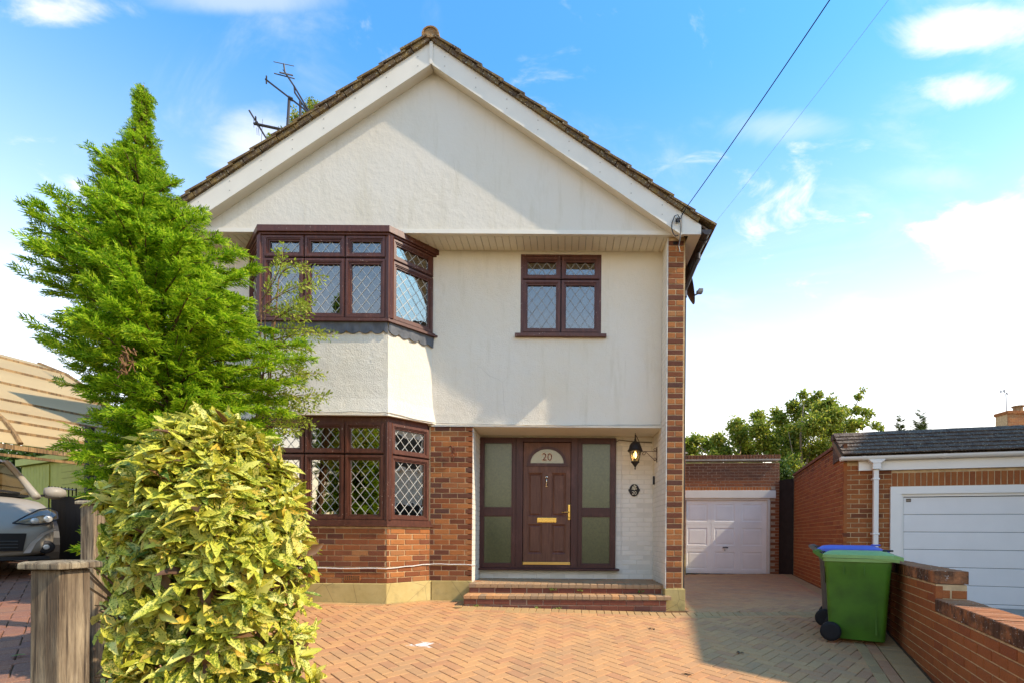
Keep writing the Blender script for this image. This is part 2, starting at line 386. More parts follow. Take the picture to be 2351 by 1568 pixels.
def grain(name, a, b, rough=0.5, st=(1, 1, 0.08), scale=40, bump=0.15):
    t = NT(name); n = t.noise(scale, 5, 0.6, stretch=st, dist=0.6); c = t.mix(t.rng(n, 0.3, 0.7), a, b)
    n2 = t.noise(3.0, 5, 0.7, stretch=(1, 1, 0.6)); c = t.mix(t.rng(n2, 0.56, 0.72, 0, 0.45), c, tuple(min(1, x*1.9 + 0.03) for x in b))
    t.bump(n, bump, 0.003); return t.done(c, rough, 0.35)
DOORB = grain('door_woodgrain', (0.075, 0.026, 0.014), (0.14, 0.055, 0.030), 0.45)
FRAMEB = grain('door_frame_mahogany', (0.040, 0.010, 0.009), (0.070, 0.020, 0.015), 0.4)
BRASS = simple('brass', (0.62, 0.40, 0.11), 0.25, 0.05, 3, metal=1.0)
GOLD = simple('gold_trim', (0.70, 0.45, 0.14), 0.3, 0.05, 3, metal=1.0)
LEAD = simple('lead_sheet', (0.10, 0.105, 0.115), 0.6, 0.3, 9, 0.5, 40)
CAME = simple('lead_came', (0.50, 0.49, 0.44), 0.5, 0.05, 3)
CAME_D = simple('lead_came_dull', (0.30, 0.30, 0.29), 0.5, 0.1, 3)
BLACKP = simple('black_plastic', (0.016, 0.015, 0.015), 0.4, 0.1, 5)
BLACKM = simple('black_iron', (0.020, 0.016, 0.014), 0.5, 0.2, 20)
GUTTER = simple('dark_gutter', (0.035, 0.028, 0.026), 0.4, 0.2, 10)
def plinth_mat():
    t = NT('plinth_cement'); n = t.noise(2.2, 6, 0.7); c = t.mix(t.rng(n, 0.35, 0.7), (0.44, 0.33, 0.12), (0.56, 0.44, 0.19))
    n2 = t.noise(7, 5, 0.7); c = t.mix(t.rng(n2, 0.52, 0.75, 0, 0.5), c, (0.20, 0.165, 0.08))
    v = t.vor(2.6, 'DISTANCE_TO_EDGE'); c = t.mix(t.rng(v, 0.0, 0.012, 0.75, 0), c, (0.17, 0.12, 0.06))
    t.bump(n2, 0.25, 0.01); return t.done(c, 0.9, 0.2)
PLINTH = plinth_mat()
CONC = simple('grey_concrete', (0.34, 0.31, 0.25), 0.9, 0.2, 12, 0.4, 90)
def tile_mat(name, base, dark, lich, lg):
    t = NT(name); c = t.mix(t.rand(), base, dark); n = t.noise(9, 5, 0.7)
    c = t.mix(t.rng(n, 0.42, 0.66), c, lich); sp = t.noise(48, 3, 0.6); c = t.mix(t.rng(sp, 0.60, 0.67, 0, lg), c, (0.52, 0.48, 0.36))
    t.bump(t.noise(70, 4, 0.7), 0.7, 0.01); return t.done(c, 0.95, 0.15)
TILE = tile_mat('mossy_roof_tile', (0.13, 0.085, 0.05), (0.085, 0.06, 0.042), (0.24, 0.16, 0.055), 0.85)
TILE_D = tile_mat('dark_roof_tile', (0.115, 0.078, 0.056), (0.075, 0.053, 0.041), (0.15, 0.115, 0.08), 0.8)
RIDGE = tile_mat('ridge_tile', (0.30, 0.16, 0.06), (0.26, 0.14, 0.06), (0.34, 0.25, 0.13), 0.8)

def glass_mat(name, refl, tintc, rough=0.0, wav=0.0):
    t = NT(name); t.N.remove(t.p)
    g = t.n('ShaderNodeBsdfGlossy'); g.inputs['Roughness'].default_value = rough; g.inputs['Color'].default_value = (0.95, 0.88, 0.78, 1)
    tr = t.n('ShaderNodeBsdfTransparent'); tr.inputs['Color'].default_value = (*tintc, 1)
    fr = t.n('ShaderNodeFresnel'); fr.inputs['IOR'].default_value = 1.5
    f = t.math('ADD', t.math('MULTIPLY', fr.outputs[0], 1.6), refl, True)
    if wav:
        b = t.n('ShaderNodeBump'); b.inputs['Strength'].default_value = wav; b.inputs['Distance'].default_value = 0.02
        t.L.new(t.noise(3.5, 2), b.inputs['Height']); t.L.new(b.outputs[0], g.inputs['Normal'])
    m = t.n('ShaderNodeMixShader'); t.set(m.inputs[0], f); t.L.new(tr.outputs[0], m.inputs[1]); t.L.new(g.outputs[0], m.inputs[2]); t.L.new(m.outputs[0], t.out.inputs[0]); return t.m
GLASS2 = glass_mat('window_glass_low', 0.34, (0.72, 0.76, 0.74), 0.01, 0.10)
GLASS = glass_mat('window_glass', 0.115, (0.72, 0.76, 0.74), 0.01, 0.06)
CARGL = glass_mat('car_glass', 0.10, (0.45, 0.5, 0.47), 0.01)
def frost():
    t = NT('frosted_glass'); n = t.noise(110, 3, 0.7)
    z = t.n('ShaderNodeSeparateXYZ'); t.L.new(t.pos(), z.inputs[0])
    t.bump(n, 0.6, 0.004); mo = t.noise(38, 4, 0.7); t.done(t.mix(t.rng(mo, 0.35, 0.7), (0.022, 0.027, 0.009), (0.060, 0.068, 0.022)), 0.35, 0.25); g = t.n('ShaderNodeBsdfGlossy'); g.inputs['Roughness'].default_value = 0.22; g.inputs['Color'].default_value = (0.7, 0.72, 0.6, 1)
    m = t.n('ShaderNodeMixShader'); m.inputs[0].default_value = 0.07; t.L.new(t.p.outputs[0], m.inputs[1]); t.L.new(g.outputs[0], m.inputs[2]); t.L.new(m.outputs[0], t.out.inputs[0]); return t.m
FROST = frost()
FANL = simple('fanlight_glass', (0.30, 0.29, 0.19), 0.2, 0.1, 5, spec=0.7)

# ------------------------------------------------------------------ brickwork
def chamfer_box(name, sx, sy, sz, c):
    mb = MB(); mb.cbox((-sx/2, 0, -sz/2), (sx, 0, 0), (0, sy, 0), (0, 0, sz), c); me = bpy.data.meshes.new(name)
    me.from_pydata(mb.v, [], mb.f); me.update(); return me
_unit = {}
def piece_mesh(kind, mat, dims):
    key = (kind, mat.name, tuple(round(d, 3) for d in dims))
    if key not in _unit:
        me = chamfer_box(kind, *dims[:3], dims[3] if len(dims) > 3 else 0.004); me.materials.append(mat); _unit[key] = me
    return _unit[key]
def lay(parent, kind, items, limit, massname):
    """items: (matrix, dims(sx, depth, sz), material). The `limit` that show largest become objects, the rest one joined part"""
    def size(it):
        p = it[0].translation
        if not seen(p, 40): return 0
        return it[1][0] * it[1][2] / max(p.y, 0.3) ** 2
    order = sorted(range(len(items)), key=lambda i: -size(items[i]))
    head = [i for i in order[:limit] if size(items[i]) > 0]; rest = [i for i in order if i not in set(head)]
    for i in head:
        m, d, mt = items[i]; _link(bpy.data.objects.new(kind, piece_mesh(kind, mt, d)), parent, m)
    if rest:
        mb = MB(); mats = []
        for i in rest:
            m, d, mt = items[i]
            if mt not in mats: mats.append(mt)
            me = piece_mesh(kind, mt, d)
            mb.add([m @ v.co for v in me.vertices], [tuple(p.vertices) for p in me.polygons], mats.index(mt))
        mb.build(massname, mats, parent, kind='stuff')
def course_wall(o, u, length, z0, z1, mat, bond='stretcher', skip=None, off0=0.0, n=None, jit=0.0015, proud=0.0, ph=0.075, tilt=0.004, thick=0.05, matfn=None, endcap=True):
    """brick matrices on the vertical face starting at o running along u (unit, horizontal); outward = n"""
    o = Vector(o); u = Vector(u).normalized(); up = Vector((0, 0, 1)); n = Vector(n) if n else Vector((u.y, -u.x, 0)); n.normalize()
    out = []; k = 0; z = z0
    while z + 0.05 <= z1 + 1e-6:
        hgt = min(0.065, z1 - z)
        hdr = bond == 'header' or (bond == 'alt' and k % 2 == 0)
        pitch = 0.1125 if hdr else 0.225
        x = -(off0 + (0 if hdr else (0.1125 if k % 2 else 0.0)) % pitch)
        if bond == 'alt': x = 0
        while x < length - 0.01:
            a, b = max(x, 0), min(x + pitch - 0.010, length)
            if b - a > 0.03:
                cx = (a + b) / 2; cz = z + hgt / 2
                if skip is None or not skip(cx, cz, a, b):
                    p = o + u * cx + up * (cz - o.z) + n * (proud + random.uniform(-jit, jit))
                    M = Matrix((( u.x, -n.x, 0, p.x), (u.y, -n.y, 0, p.y), (0, 0, 1, p.z), (0, 0, 0, 1))) @ Matrix.Rotation(random.uniform(-tilt, tilt), 4, 'Y')
                    mt = matfn(k, cx, hdr) if matfn else mat
                    out.append((M, (round(b - a, 2), thick, round(hgt, 3)), mt))
            x += pitch
        z += ph; k += 1
    return out
# ------------------------------------------------------------------ ground
def sheet(name, fn, xs, ys, dz, mat, kind='structure'):
    mb = MB(); nx, ny = len(xs), len(ys)
    vs = [(x, y, fn(x, y) + dz) for y in ys for x in xs]
    mb.add(vs, [(j*nx+i, j*nx+i+1, (j+1)*nx+i+1, (j+1)*nx+i) for j in range(ny-1) for i in range(nx-1)])
    o = mb.build(name, mat, None, smooth=False); o['kind'] = kind; return o
xs_far = [-400, -120, -40, -15, -10, -6, -4, -2, 0, 1.4, 3, 5, 6.4, 10, 20, 60, 150, 400]
ys_far = [-300, -80, -20, -6, -2, 1.5, 3, 4.5, 6.7, 9, 12, 16, 25, 60, 150, 500]
sheet('ground', gz, xs_far, ys_far, -0.12, EARTH)

WALLP, WALLD = Vector((3.03, 4.03, 0)), Vector((math.sin(R(22)), math.cos(R(22)), 0))     # low garden wall, street-side face
GC, GD = Vector((4.39, 7.81, 0)), Vector((math.sin(R(16)), math.cos(R(16)), 0))            # corner of the big garage and its side wall
GF = Vector((GD.y, -GD.x, 0))                                                             # along its front, to the right
def wall_x(y):
    if y < 7.2: return WALLP.x + (y - WALLP.y) * WALLD.x / WALLD.y
    return GC.x + (y - GC.y) * GD.x / GD.y
def left_x(y): return -1.22 - 0.98 * (y - 1.285)
drive = sheet('driveway', gz, [-4.6, -3.2, -1.9, -0.6, 0.5, 1.4, 2.4, 3.4, 4.4, 5.6], [1.5, 2.3, 3.1, 3.9, 4.7, 5.5, 6.1, 6.7, 8, 9.5, 11, 12.9], -0.009, SAND)
BXL, BXR, BXL2, BXR2, YB, YW = -4.11, -2.40, -4.56, -1.949, 6.726, 7.215                  # bay plan
def house_front(x):
    if x < BXL2: return YW
    if x < BXL: return YW + (x - BXL2) / (BXL - BXL2) * (YB - YW)
    if x < BXR: return YB
    if x < BXR2: return YB + (x - BXR) / (BXR2 - BXR) * (YW - YB)
    if x < -1.36: return YW
    if x < 1.40: return YB
    if x < 1.67: return 6.94
    return 99
def tilt_matrix(x, y, ang, fn=gz, dz=0.0):
    e = 0.02; zx = (fn(x+e, y) - fn(x-e, y)) / (2*e); zy = (fn(x, y+e) - fn(x, y-e)) / (2*e)
    n = Vector((-zx, -zy, 1)).normalized(); u = Vector((math.cos(ang), math.sin(ang), 0)); u = (u - n * u.dot(n)).normalized(); v = n.cross(u)
    # piece local: x along, -y is the chamfered face -> up
    M = Matrix(((u.x, -n.x, -v.x, x), (u.y, -n.y, -v.y, y), (u.z, -n.z, -v.z, fn(x, y) + dz), (0, 0, 0, 1)))
    M[0][1], M[1][1], M[2][1] = -n.x, -n.y, -n.z
    M[0][2], M[1][2], M[2][2] = v.x, v.y, v.z
    return M
PVD = (0.196, 0.05, 0.096, 0.004)
items = []
# border courses first, so that the field can keep clear of them
bands = []
def band(p, q, mat_fn, w, per, off, lift=0.0):
    """one course of pavers from p to q; off = distance of its centre line to the left of p->q; w = depth across, per = pitch along"""
    p, q = Vector(p), Vector(q); d = (q - p); ln = d.length; d.normalize(); nrm = Vector((-d.y, d.x)); s = per / 2
    bands.append((p, d, ln, nrm, off - w/2, off + w/2))
    while s < ln:
        c = p + d * s + nrm * off
        if seen((c.x, c.y, gz(c.x, c.y)), 250):
            a = math.atan2(d.y, d.x); dims = (per - 0.006, 0.05, w - 0.006, 0.004)
            items.append((tilt_matrix(c.x, c.y, a + random.uniform(-0.006, 0.006), gz, 0.0045 + lift + random.uniform(-0.0012, 0.0012)), dims, mat_fn()))
        s += per
G_ = lambda: PV_G
T_ = lambda: random.choice((PV_G, PV_F, PV_F, PV_P))
P_ = lambda: random.choice((PV_P, PV_P, PV_P, PV_F))
band((-1.36, 6.715), (4.1, 6.56), G_, 0.2, 0.1, -0.10); band((-1.36, 6.715), (4.1, 6.56), T_, 0.1, 0.2, -0.25)
band((-4.4, 6.70), (-2.36, 6.70), G_, 0.1, 0.2, -0.05); band((-4.4, 6.70), (-2.2, 6.70), T_, 0.1, 0.2, -0.15)
band((-2.39, 6.71), (-1.95, 7.19), G_, 0.1, 0.2, -0.06)
band((-1.95, 7.195), (-1.36, 7.195), G_, 0.1, 0.2, -0.05)
band((-1.37, 6.62), (-1.37, 7.15), G_, 0.1, 0.2, 0.05); band((-1.37, 6.62), (-1.37, 7.1), P_, 0.1, 0.2, 0.15)
a0 = WALLP + WALLD * -2.3; a1 = WALLP + WALLD * 3.3
band(a0.xy, a1.xy, G_, 0.2, 0.1, 0.13); band(a0.xy, a1.xy, P_, 0.1, 0.2, 0.285); band(a0.xy, a1.xy, G_, 0.1, 0.2, 0.385)
b0 = GC + GD * -0.6; b1 = GC + GD * 4.6
band(b0.xy, b1.xy, G_, 0.2, 0.1, 0.14); band(b0.xy, b1.xy, P_, 0.1, 0.2, 0.29)
band((1.70, 6.75), (2.0, 12.6), G_, 0.1, 0.2, -0.07)
def in_band(x, y, m=0.0):
    for p, d, ln, nrm, lo, hi in bands:
        r = Vector((x, y)) - p; s = r.dot(d); t = r.dot(nrm)
        if -0.03 < s < ln + 0.03 and lo + m < t < hi - m: return True
    return False
def herring(ang, ox, oy, region, matfn, fn, sc=0.1, lift=0.0):
    ca, sa = math.cos(ang), math.sin(ang); out = []
    for i in range(-140, 141):
        for j in range(-70, 71):
            bx, by = i + 2*j, i - 2*j
            for (cx, cy, rot) in ((1.0, 0.5, 0.0), (2.5, 0.0, math.pi/2)):
                gx, gy = (bx + cx) * sc, (by + cy) * sc
                x, y = ox + gx*ca - gy*sa, oy + gx*sa + gy*ca
                if 1.6 < y < 12.7 and region(x, y) and seen((x, y, fn(x, y)), 220):
                    dims = (0.195, 0.05, 0.095, 0.004)
                    out.append((tilt_matrix(x, y, ang + rot + random.uniform(-0.008, 0.008), fn, lift + random.uniform(-0.0015, 0.0015)), dims, matfn(x, y)))
    return out
def reg_main(x, y):
    return y < 6.52 and x < wall_x(y) - 0.42 and x > left_x(y) and y < house_front(x) - 0.12 and not in_band(x, y, 0.05)
def reg_bay(x, y):
    return 6.3 < y < house_front(x) - 0.02 and x < -1.3 and x > left_x(y) and y >= 6.50 and not in_band(x, y, 0.05)
def reg_back(x, y):
    return y > 6.655 - 0.0284*(x + 1.36) and x > 1.70 and x < wall_x(y) - 0.25 and y < 12.7 - 0.09 * (x - 3.1) and not in_band(x, y, 0.05)
fld = lambda x, y: PV_F if random.random() < 0.82 else PV_P
items += herring(R(45), 0.0, 4.0, lambda x, y: reg_main(x, y) or reg_bay(x, y), fld, gz)
items += herring(R(45), 2.0, 9.0, reg_back, fld, gz)
lay(drive, 'paver', items, 300, 'paver_field')
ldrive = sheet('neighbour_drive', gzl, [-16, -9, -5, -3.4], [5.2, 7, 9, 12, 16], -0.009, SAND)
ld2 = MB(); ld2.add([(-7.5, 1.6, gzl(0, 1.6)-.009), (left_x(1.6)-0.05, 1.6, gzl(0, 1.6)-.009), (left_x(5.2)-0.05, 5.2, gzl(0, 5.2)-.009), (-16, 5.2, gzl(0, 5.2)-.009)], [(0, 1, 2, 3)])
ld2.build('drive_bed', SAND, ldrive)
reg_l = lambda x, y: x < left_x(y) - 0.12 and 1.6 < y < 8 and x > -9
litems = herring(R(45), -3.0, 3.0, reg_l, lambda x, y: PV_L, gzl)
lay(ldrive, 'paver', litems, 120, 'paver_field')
# the edge between the two plots: a low timber kick-board
kb = thing('edging_board', 'low timber edging board between the two drives behind the posts', 'edging', (-2.2, 2.5, 0))
mb = MB()
for k in range(4):
    y0, y1 = 1.5 + k*1.0, 1.5 + (k+1)*1.0 - 0.01
    p0, p1 = Vector((left_x(y0) - 0.12, y0, 0)), Vector((left_x(y1) - 0.12, y1, 0))
    m2 = MB(); m2.obox((p0.x, p0.y, gz(p0.x, p0.y) - 0.1), p1 - p0, (-0.04, 0, 0), (0, 0, gzl(0, y0) - gz(p0.x, p0.y) + 0.12)); m2.build('board', CONC, kb)
# ------------------------------------------------------------------ the house
HX0, HX1, XC = -5.30, 1.655, -1.83           # side walls, ridge
YP, YG, YD, YBARGE = 6.86, 6.82, 7.86, 6.68   # pier front, gable face, door plane, bargeboard face
ZS = 5.16                                     # soffit
house = thing('house', 'white rendered gable-fronted house with brown bay windows and brown front door', 'house', (XC, 7.2, 0))
WX0, WX1, WZ0, WZ1 = -0.655, 0.517, 3.93, 5.09          # first-floor window opening
mb = MB()
holes_wall(mb, HX0, 1.41, 2.60, ZS, YW, YW + 0.28, [(WX0, WX1, WZ0, WZ1), (BXL2 + 0.04, BXR2 - 0.04, 2.62, 5.10)])
wall = mb.build('wall', RENDER, house)
mb = MB(); mb.prism([(HX0 + 0.0, YW + 0.005, 2.555), (BXL2, YW + 0.005, 2.555), (BXL2, YW - 0.025, 2.565), (HX0, YW - 0.025, 2.565)], (0, 0, 0.05)); mb.build('render_drip', RENDER, house); mb = MB()
mb.prism([(BXR2 + 0.01, YW - 0.022, 2.583), (1.41, YW - 0.022, 2.583), (1.41, YW + 0.02, 2.596), (BXR2 + 0.01, YW + 0.02, 2.596)], (0, 0, 0.025))
mb.build('render_drip', RENDER, house)
# gable
ZA = 7.34 + 0.05
SL = 0.671
mb = MB(); hw = (ZA - ZS) / SL + 0.1
mb.prism([(XC - hw, YG, ZS + 0.001), (XC + hw, YG, ZS + 0.001), (XC, YG, ZS + hw * SL)], (0, 0.22, 0))
mb.build('gable', STUCCO, house)
mb = MB(); mb.box((-5.25, YG - 0.012, ZS - 0.02), (1.62, YG - 0.001, ZS + 0.035)); mb.box((-5.25, YG - 0.001, ZS - 0.02), (1.62, YG + 0.04, ZS - 0.001)); mb.build('gable_trim', PVCW, house)
# soffit boards between gable and wall
for k in range(69):
    x0 = -5.28 + k * 0.0975
    if x0 + 0.095 > 1.45: break
    mb = MB(); mb.prism([(x0 + 0.0015, YG + 0.041, ZS - 0.018), (x0 + 0.005, YG + 0.041, ZS - 0.024), (x0 + 0.092, YG + 0.041, ZS - 0.024), (x0 + 0.0955, YG + 0.041, ZS - 0.018), (x0 + 0.0955, YG + 0.041, ZS - 0.010), (x0 + 0.0015, YG + 0.041, ZS - 0.010)], (0, YW - YG - 0.043, 0))
    mb.build('soffit_board', SOFF, house)
mb = MB(); mb.box((-5.28, YG + 0.041, ZS - 0.009), (1.41, YW + 0.2, ZS + 0.03)); mb.build('soffit_backing', GUTTER, house)
# bargeboards with a lower moulding
for sgn in (-1, 1):
    xe = XC + sgn * 3.383 if sgn > 0 else XC - 3.60
    zt, zb = 7.635, 7.34
    def P(x, z, y=YBARGE): return (x, y, z)
    dxr = abs(xe - XC)
    mb = MB(); g = 0.006 * sgn
    mb.prism([P(XC + g, zb + 0.03), P(xe, zb + 0.03 - SL*dxr), P(xe, zt - SL*dxr), P(XC + g, zt)], (0, 0.03, 0))
    bb = mb.build('bargeboard', PVCW, house)
    mb = MB(); mb.prism([P(XC + g, zb - 0.012, YBARGE - 0.008), P(xe, zb - 0.012 - SL*dxr, YBARGE - 0.008), P(xe, zb + 0.03 - SL*dxr, YBARGE - 0.008), P(XC + g, zb + 0.03, YBARGE - 0.008)], (0, 0.05, 0))
    mb.prism([P(XC + g, zb + 0.006, YBARGE + 0.042), P(xe, zb + 0.006 - SL*dxr, YBARGE + 0.042), P(xe, zb + 0.028 - SL*dxr, YBARGE + 0.042), P(XC + g, zb + 0.028, YBARGE + 0.042)], (0, YG - YBARGE - 0.043, 0))
    mb.build('barge_moulding', PVCW, bb)
    nails = MB()
    for k in range(9):
        x = XC + sgn * (0.18 + k * 0.42)
        if abs(x - XC) > dxr - 0.05: break
        for h in (0.09, 0.215): nails.lathe((x, YBARGE - 0.003, zb + h - SL*abs(x - XC)), [(0.007, 0.0), (0.007, 0.0025)], 6, 'Y')
    nails.build('nail_head', CONC, bb, kind='stuff')
    # boxed eaves end
    if sgn > 0:
        mb = MB(); zr = 5.068; mb.prism([P(xe + 0.004, zr, YBARGE - 0.006), P(XC + 3.645, zr, YBARGE - 0.006), P(XC + 3.645, 7.635 - SL*3.645 - 0.0, YBARGE - 0.006), P(xe + 0.004, 7.635 - SL*dxr, YBARGE - 0.006)], (0, 0.04, 0))
        mb.prism([(1.655, YBARGE + 0.035, zr), (XC + 3.645, YBARGE + 0.035, zr), (XC + 3.645, YBARGE + 0.035, zr + 0.02), (1.655, YBARGE + 0.035, zr + 0.02)], (0, 7.6, 0))
        mb.box((XC + 3.625, YBARGE + 0.035, zr + 0.021), (XC + 3.645, 14.2, 5.20)); mb.build('box_eaves', PVCW, house)
mb = MB(); mb.box((XC - 0.022, YBARGE - 0.014, 7.33), (XC + 0.022, YBARGE - 0.002, 7.63)); mb.build('apex_cover', PVCW, house)
# roof: slab, then courses of tiles; the verge tiles singly
YR1 = 14.4
vt = 0.075 / math.cos(math.atan(SL))
mb = MB()
for sgn in (-1, 1):
    xe = XC + sgn * 3.78
    mb.prism([(XC, YBARGE + 0.02, 7.64), (xe, YBARGE + 0.02, 7.64 - SL*3.78), (xe, YBARGE + 0.02, 7.67 - SL*3.78), (XC, YBARGE + 0.02, 7.67)], (0, YR1 - YBARGE, 0))
roof = mb.build('roof', TILE_D, house)
ca, sa = math.cos(math.atan(SL)), math.sin(math.atan(SL))
def roof_tile(sgn, s0, y0, wy, ln, lift, mat, name='tile', parent=roof, j=True):
    """one tile: s0 = distance of its lower edge down the slope from the ridge"""
    u = Vector((sgn * ca, 0, -sa)); n = Vector((sgn * sa, 0, ca)); o = Vector((XC, y0, 7.675)) + u * s0 + n * lift
    r = (lambda a: random.uniform(-a, a)) if j else (lambda a: 0)
    o = o + Vector((0, r(.006), r(.004)))
    m = MB(); t = 0.026; a = o; b = o - u * ln - n * 0.030
    m.add([a, a + Vector((0, wy, 0)), b + Vector((0, wy, 0)), b, a + n*t, a + n*t + Vector((0, wy, 0)), b + n*t + Vector((0, wy, 0)), b + n*t],
          [(0, 1, 2, 3), (4, 7, 6, 5), (0, 4, 5, 1), (1, 5, 6, 2), (2, 6, 7, 3), (3, 7, 4, 0)] if sgn < 0 else [(3, 2, 1, 0), (5, 6, 7, 4), (1, 5, 4, 0), (2, 6, 5, 1), (3, 7, 6, 2), (0, 4, 7, 3)])
    return m
gauge = 0.345; NT_ = 13
for sgn in (-1, 1):
    for k in range(NT_):
        s0 = 0.10 + gauge * (k + 1)
        roof_tile(sgn, s0, YBARGE - 0.055, 0.33, 0.40, 0.045, TILE).build('tile', TILE, roof)
    mbm = MB()
    for k in range(NT_):
        s0 = 0.10 + gauge * (k + 1)
        for q in range(22):
            m = roof_tile(sgn, s0, YBARGE + 0.278 + q * 0.338, 0.334, 0.40, 0.045, TILE); mbm.add(m.v, m.f)
    mbm.build('tile_courses', TILE, roof, kind='stuff')
    # undercloak and mortar bed at the verge
    mb = MB()
    for k in range(16):
        s0 = 0.02 + 0.27 * k; u = Vector((sgn * ca, 0, -sa)); n = Vector((sgn * sa, 0, ca)); o = Vector((XC, YBARGE - 0.035 + random.uniform(-.006, .006), 7.637)) + u * s0
        mb.obox(o, u * 0.26, Vector((0, 0.16, 0)), n * 0.055)
    mb.build('verge_mortar', TILE, roof)
for q in range(17):
    y0 = YBARGE - 0.06 + q * 0.44
    prof = []; m = MB(); ra = 0.118
    pts = [(XC + ra*math.cos(R(a)), 7.685 + ra*0.95*math.sin(R(a))) for a in range(-10, 191, 20)]
    inn = [(XC + (ra-0.02)*math.cos(R(a)), 7.685 + (ra-0.02)*0.95*math.sin(R(a))) for a in range(190, -11, -20)]
    m.prism([(x, y0, z) for x, z in pts + inn], (0, 0.43, 0))
    if q == 0: m.prism([(x, y0 + 0.012, z) for x, z in [(XC + (ra-.02)*math.cos(R(a)), 7.685 + (ra-.02)*.95*math.sin(R(a))) for a in range(-20, 201, 20)]], (0, 0.06, 0))
    m.build('ridge_tile', RIDGE, roof)
# little plants in the moss of the left verge belong to the roof line (see the tree behind)
# gutter and downpipe on the right eaves
gx, gzr = XC + 3.645 + 0.062, 5.10
mb = MB(); pts = [(math.cos(R(a)), math.sin(R(a))) for a in range(180, 361, 20)]
prof = [(gx + 0.058*c, gzr + 0.06*s) for c, s in pts] + [(gx + 0.050*c, gzr + 0.052*s) for c, s in reversed(pts)]
mb.prism([(x, YBARGE - 0.05, z) for x, z in prof], (0, 7.4, 0))
gut = mb.build('gutter', GUTTER, house)
mb = MB(); mb.prism([(gx + 0.064*c, YBARGE - 0.06, gzr + 0.066*s) for c, s in pts], (0, 0.03, 0)); mb.build('stop_end', GUTTER, gut)
mb = MB()
for yy in (YBARGE + 0.10, 7.6, 8.6, 9.6, 10.6): mb.prism([(gx + 0.07*c, yy, gzr + 0.075*s) for c, s in pts], (0, 0.06, 0))
mb.build('gutter_bracket', GUTTER, gut)
mb = MB(); ydp = YBARGE + 0.40
mb.tube([(gx, ydp, gzr - 0.05), (gx, ydp, gzr - 0.16), (gx - 0.03, ydp + 0.02, gzr - 0.21), (1.74, 7.20, 4.62), (1.72, 7.22, 4.55), (1.72, 7.22, 0.05)], 0.034, 10)
mb.lathe((gx, ydp, gzr - 0.15), [(0.042, 0.0), (0.042, 0.07)], 12); mb.lathe((1.722, 7.218, 4.48), [(0.042, 0.0), (0.042, 0.08)], 12)
mb.build('downpipe', GUTTER, house, auto=40)
# side walls, rear, and the lower front walls
t = NT('side_brickwork'); bt = t.n('ShaderNodeTexBrick'); bt.inputs['Scale'].default_value = 4.44; bt.inputs['Color1'].default_value = (.25, .085, .03, 1); bt.inputs['Color2'].default_value = (.14, .05, .028, 1); bt.inputs['Mortar'].default_value = (.40, .27, .15, 1)
bt.inputs['Mortar Size'].default_value = 0.02; bt.inputs['Brick Width'].default_value = 1.0; bt.inputs['Row Height'].default_value = 0.333
sp = t.n('ShaderNodeSeparateXYZ'); t.L.new(t.pos(), sp.inputs[0]); cb = t.n('ShaderNodeCombineXYZ'); t.L.new(t.math('ADD', sp.outputs[0], sp.outputs[1]), cb.inputs[0]); t.L.new(sp.outputs[2], cb.inputs[1]); t.L.new(cb.outputs[0], bt.inputs['Vector'])
SIDEB = t.done(bt.outputs[0], 0.9, 0.2)
mb = MB(); mb.box((1.42, YP + 0.34, -0.1), (HX1 - 0.004, 14.2, ZS - 0.03)); mb.box((HX0, YW + 0.28, 0), (HX0 + 0.25, 14.2, ZS)); mb.box((HX0 + 0.25, 13.95, 0), (1.42, 14.2, ZS)); mb.build('side_wall', SIDEB, house)
mb = MB(); mb.box((HX0 + 0.25, 10.6, 0.2), (1.42, 10.7, ZS)); mb.box((HX0 + 0.25, YW + 0.3, 2.62), (1.42, 10.6, 2.68)); mb.build('inner_wall', simple('room_wall', (0.5, 0.46, 0.36), 0.9), house)
bricks = []
# pier: dark stretchers and pale headers by turns
mb = MB(); mb.box((1.42, YP + 0.006, 0.30), (HX1 - 0.006, YP + 0.34, ZS - 0.02)); pier = mb.build('brick_pier', MORTAR, house)
def pier_m(k, cx, hdr): return (BR_L if random.random() < 0.8 else BR_M) if hdr else (BR_D if random.random() < 0.8 else BR_M)
pb = course_wall((1.415, YP, 0.30), (1, 0, 0), 0.24, 0.30, ZS - 0.03, None, 'alt', matfn=pier_m, jit=0.003, tilt=0.012)
pb += course_wall((1.655, YP + 0.06, 0.30), (0, 1, 0), 0.28, 0.30, ZS - 0.03, BR_M, 'header', jit=0.002)
bricks += pb
# brick between bay and porch, and left of the bay
def mixfn(k, cx, hdr):
    r = random.random(); return BR_M if r < 0.55 else (BR_L if r < 0.80 else BR_D)
mb = MB(); mb.box((BXR2 - 0.02, YW + 0.006, 0.35), (-1.336, YW + 0.22, 2.58)); mb.build('brick_wall', MORTAR, house); mb = MB(); mb.box((HX0, YW + 0.006, 0.35), (BXL2 + 0.02, YW + 0.22, 2.56)); mb.build('brick_wall', MORTAR, house)
bricks += course_wall((BXR2, YW, 0.352), (1, 0, 0), 0.612, 0.352, 2.58, None, matfn=mixfn, off0=0.05)
lb = course_wall((HX0, YW, 0.352), (1, 0, 0), 0.73, 0.352, 2.55, None, matfn=mixfn)
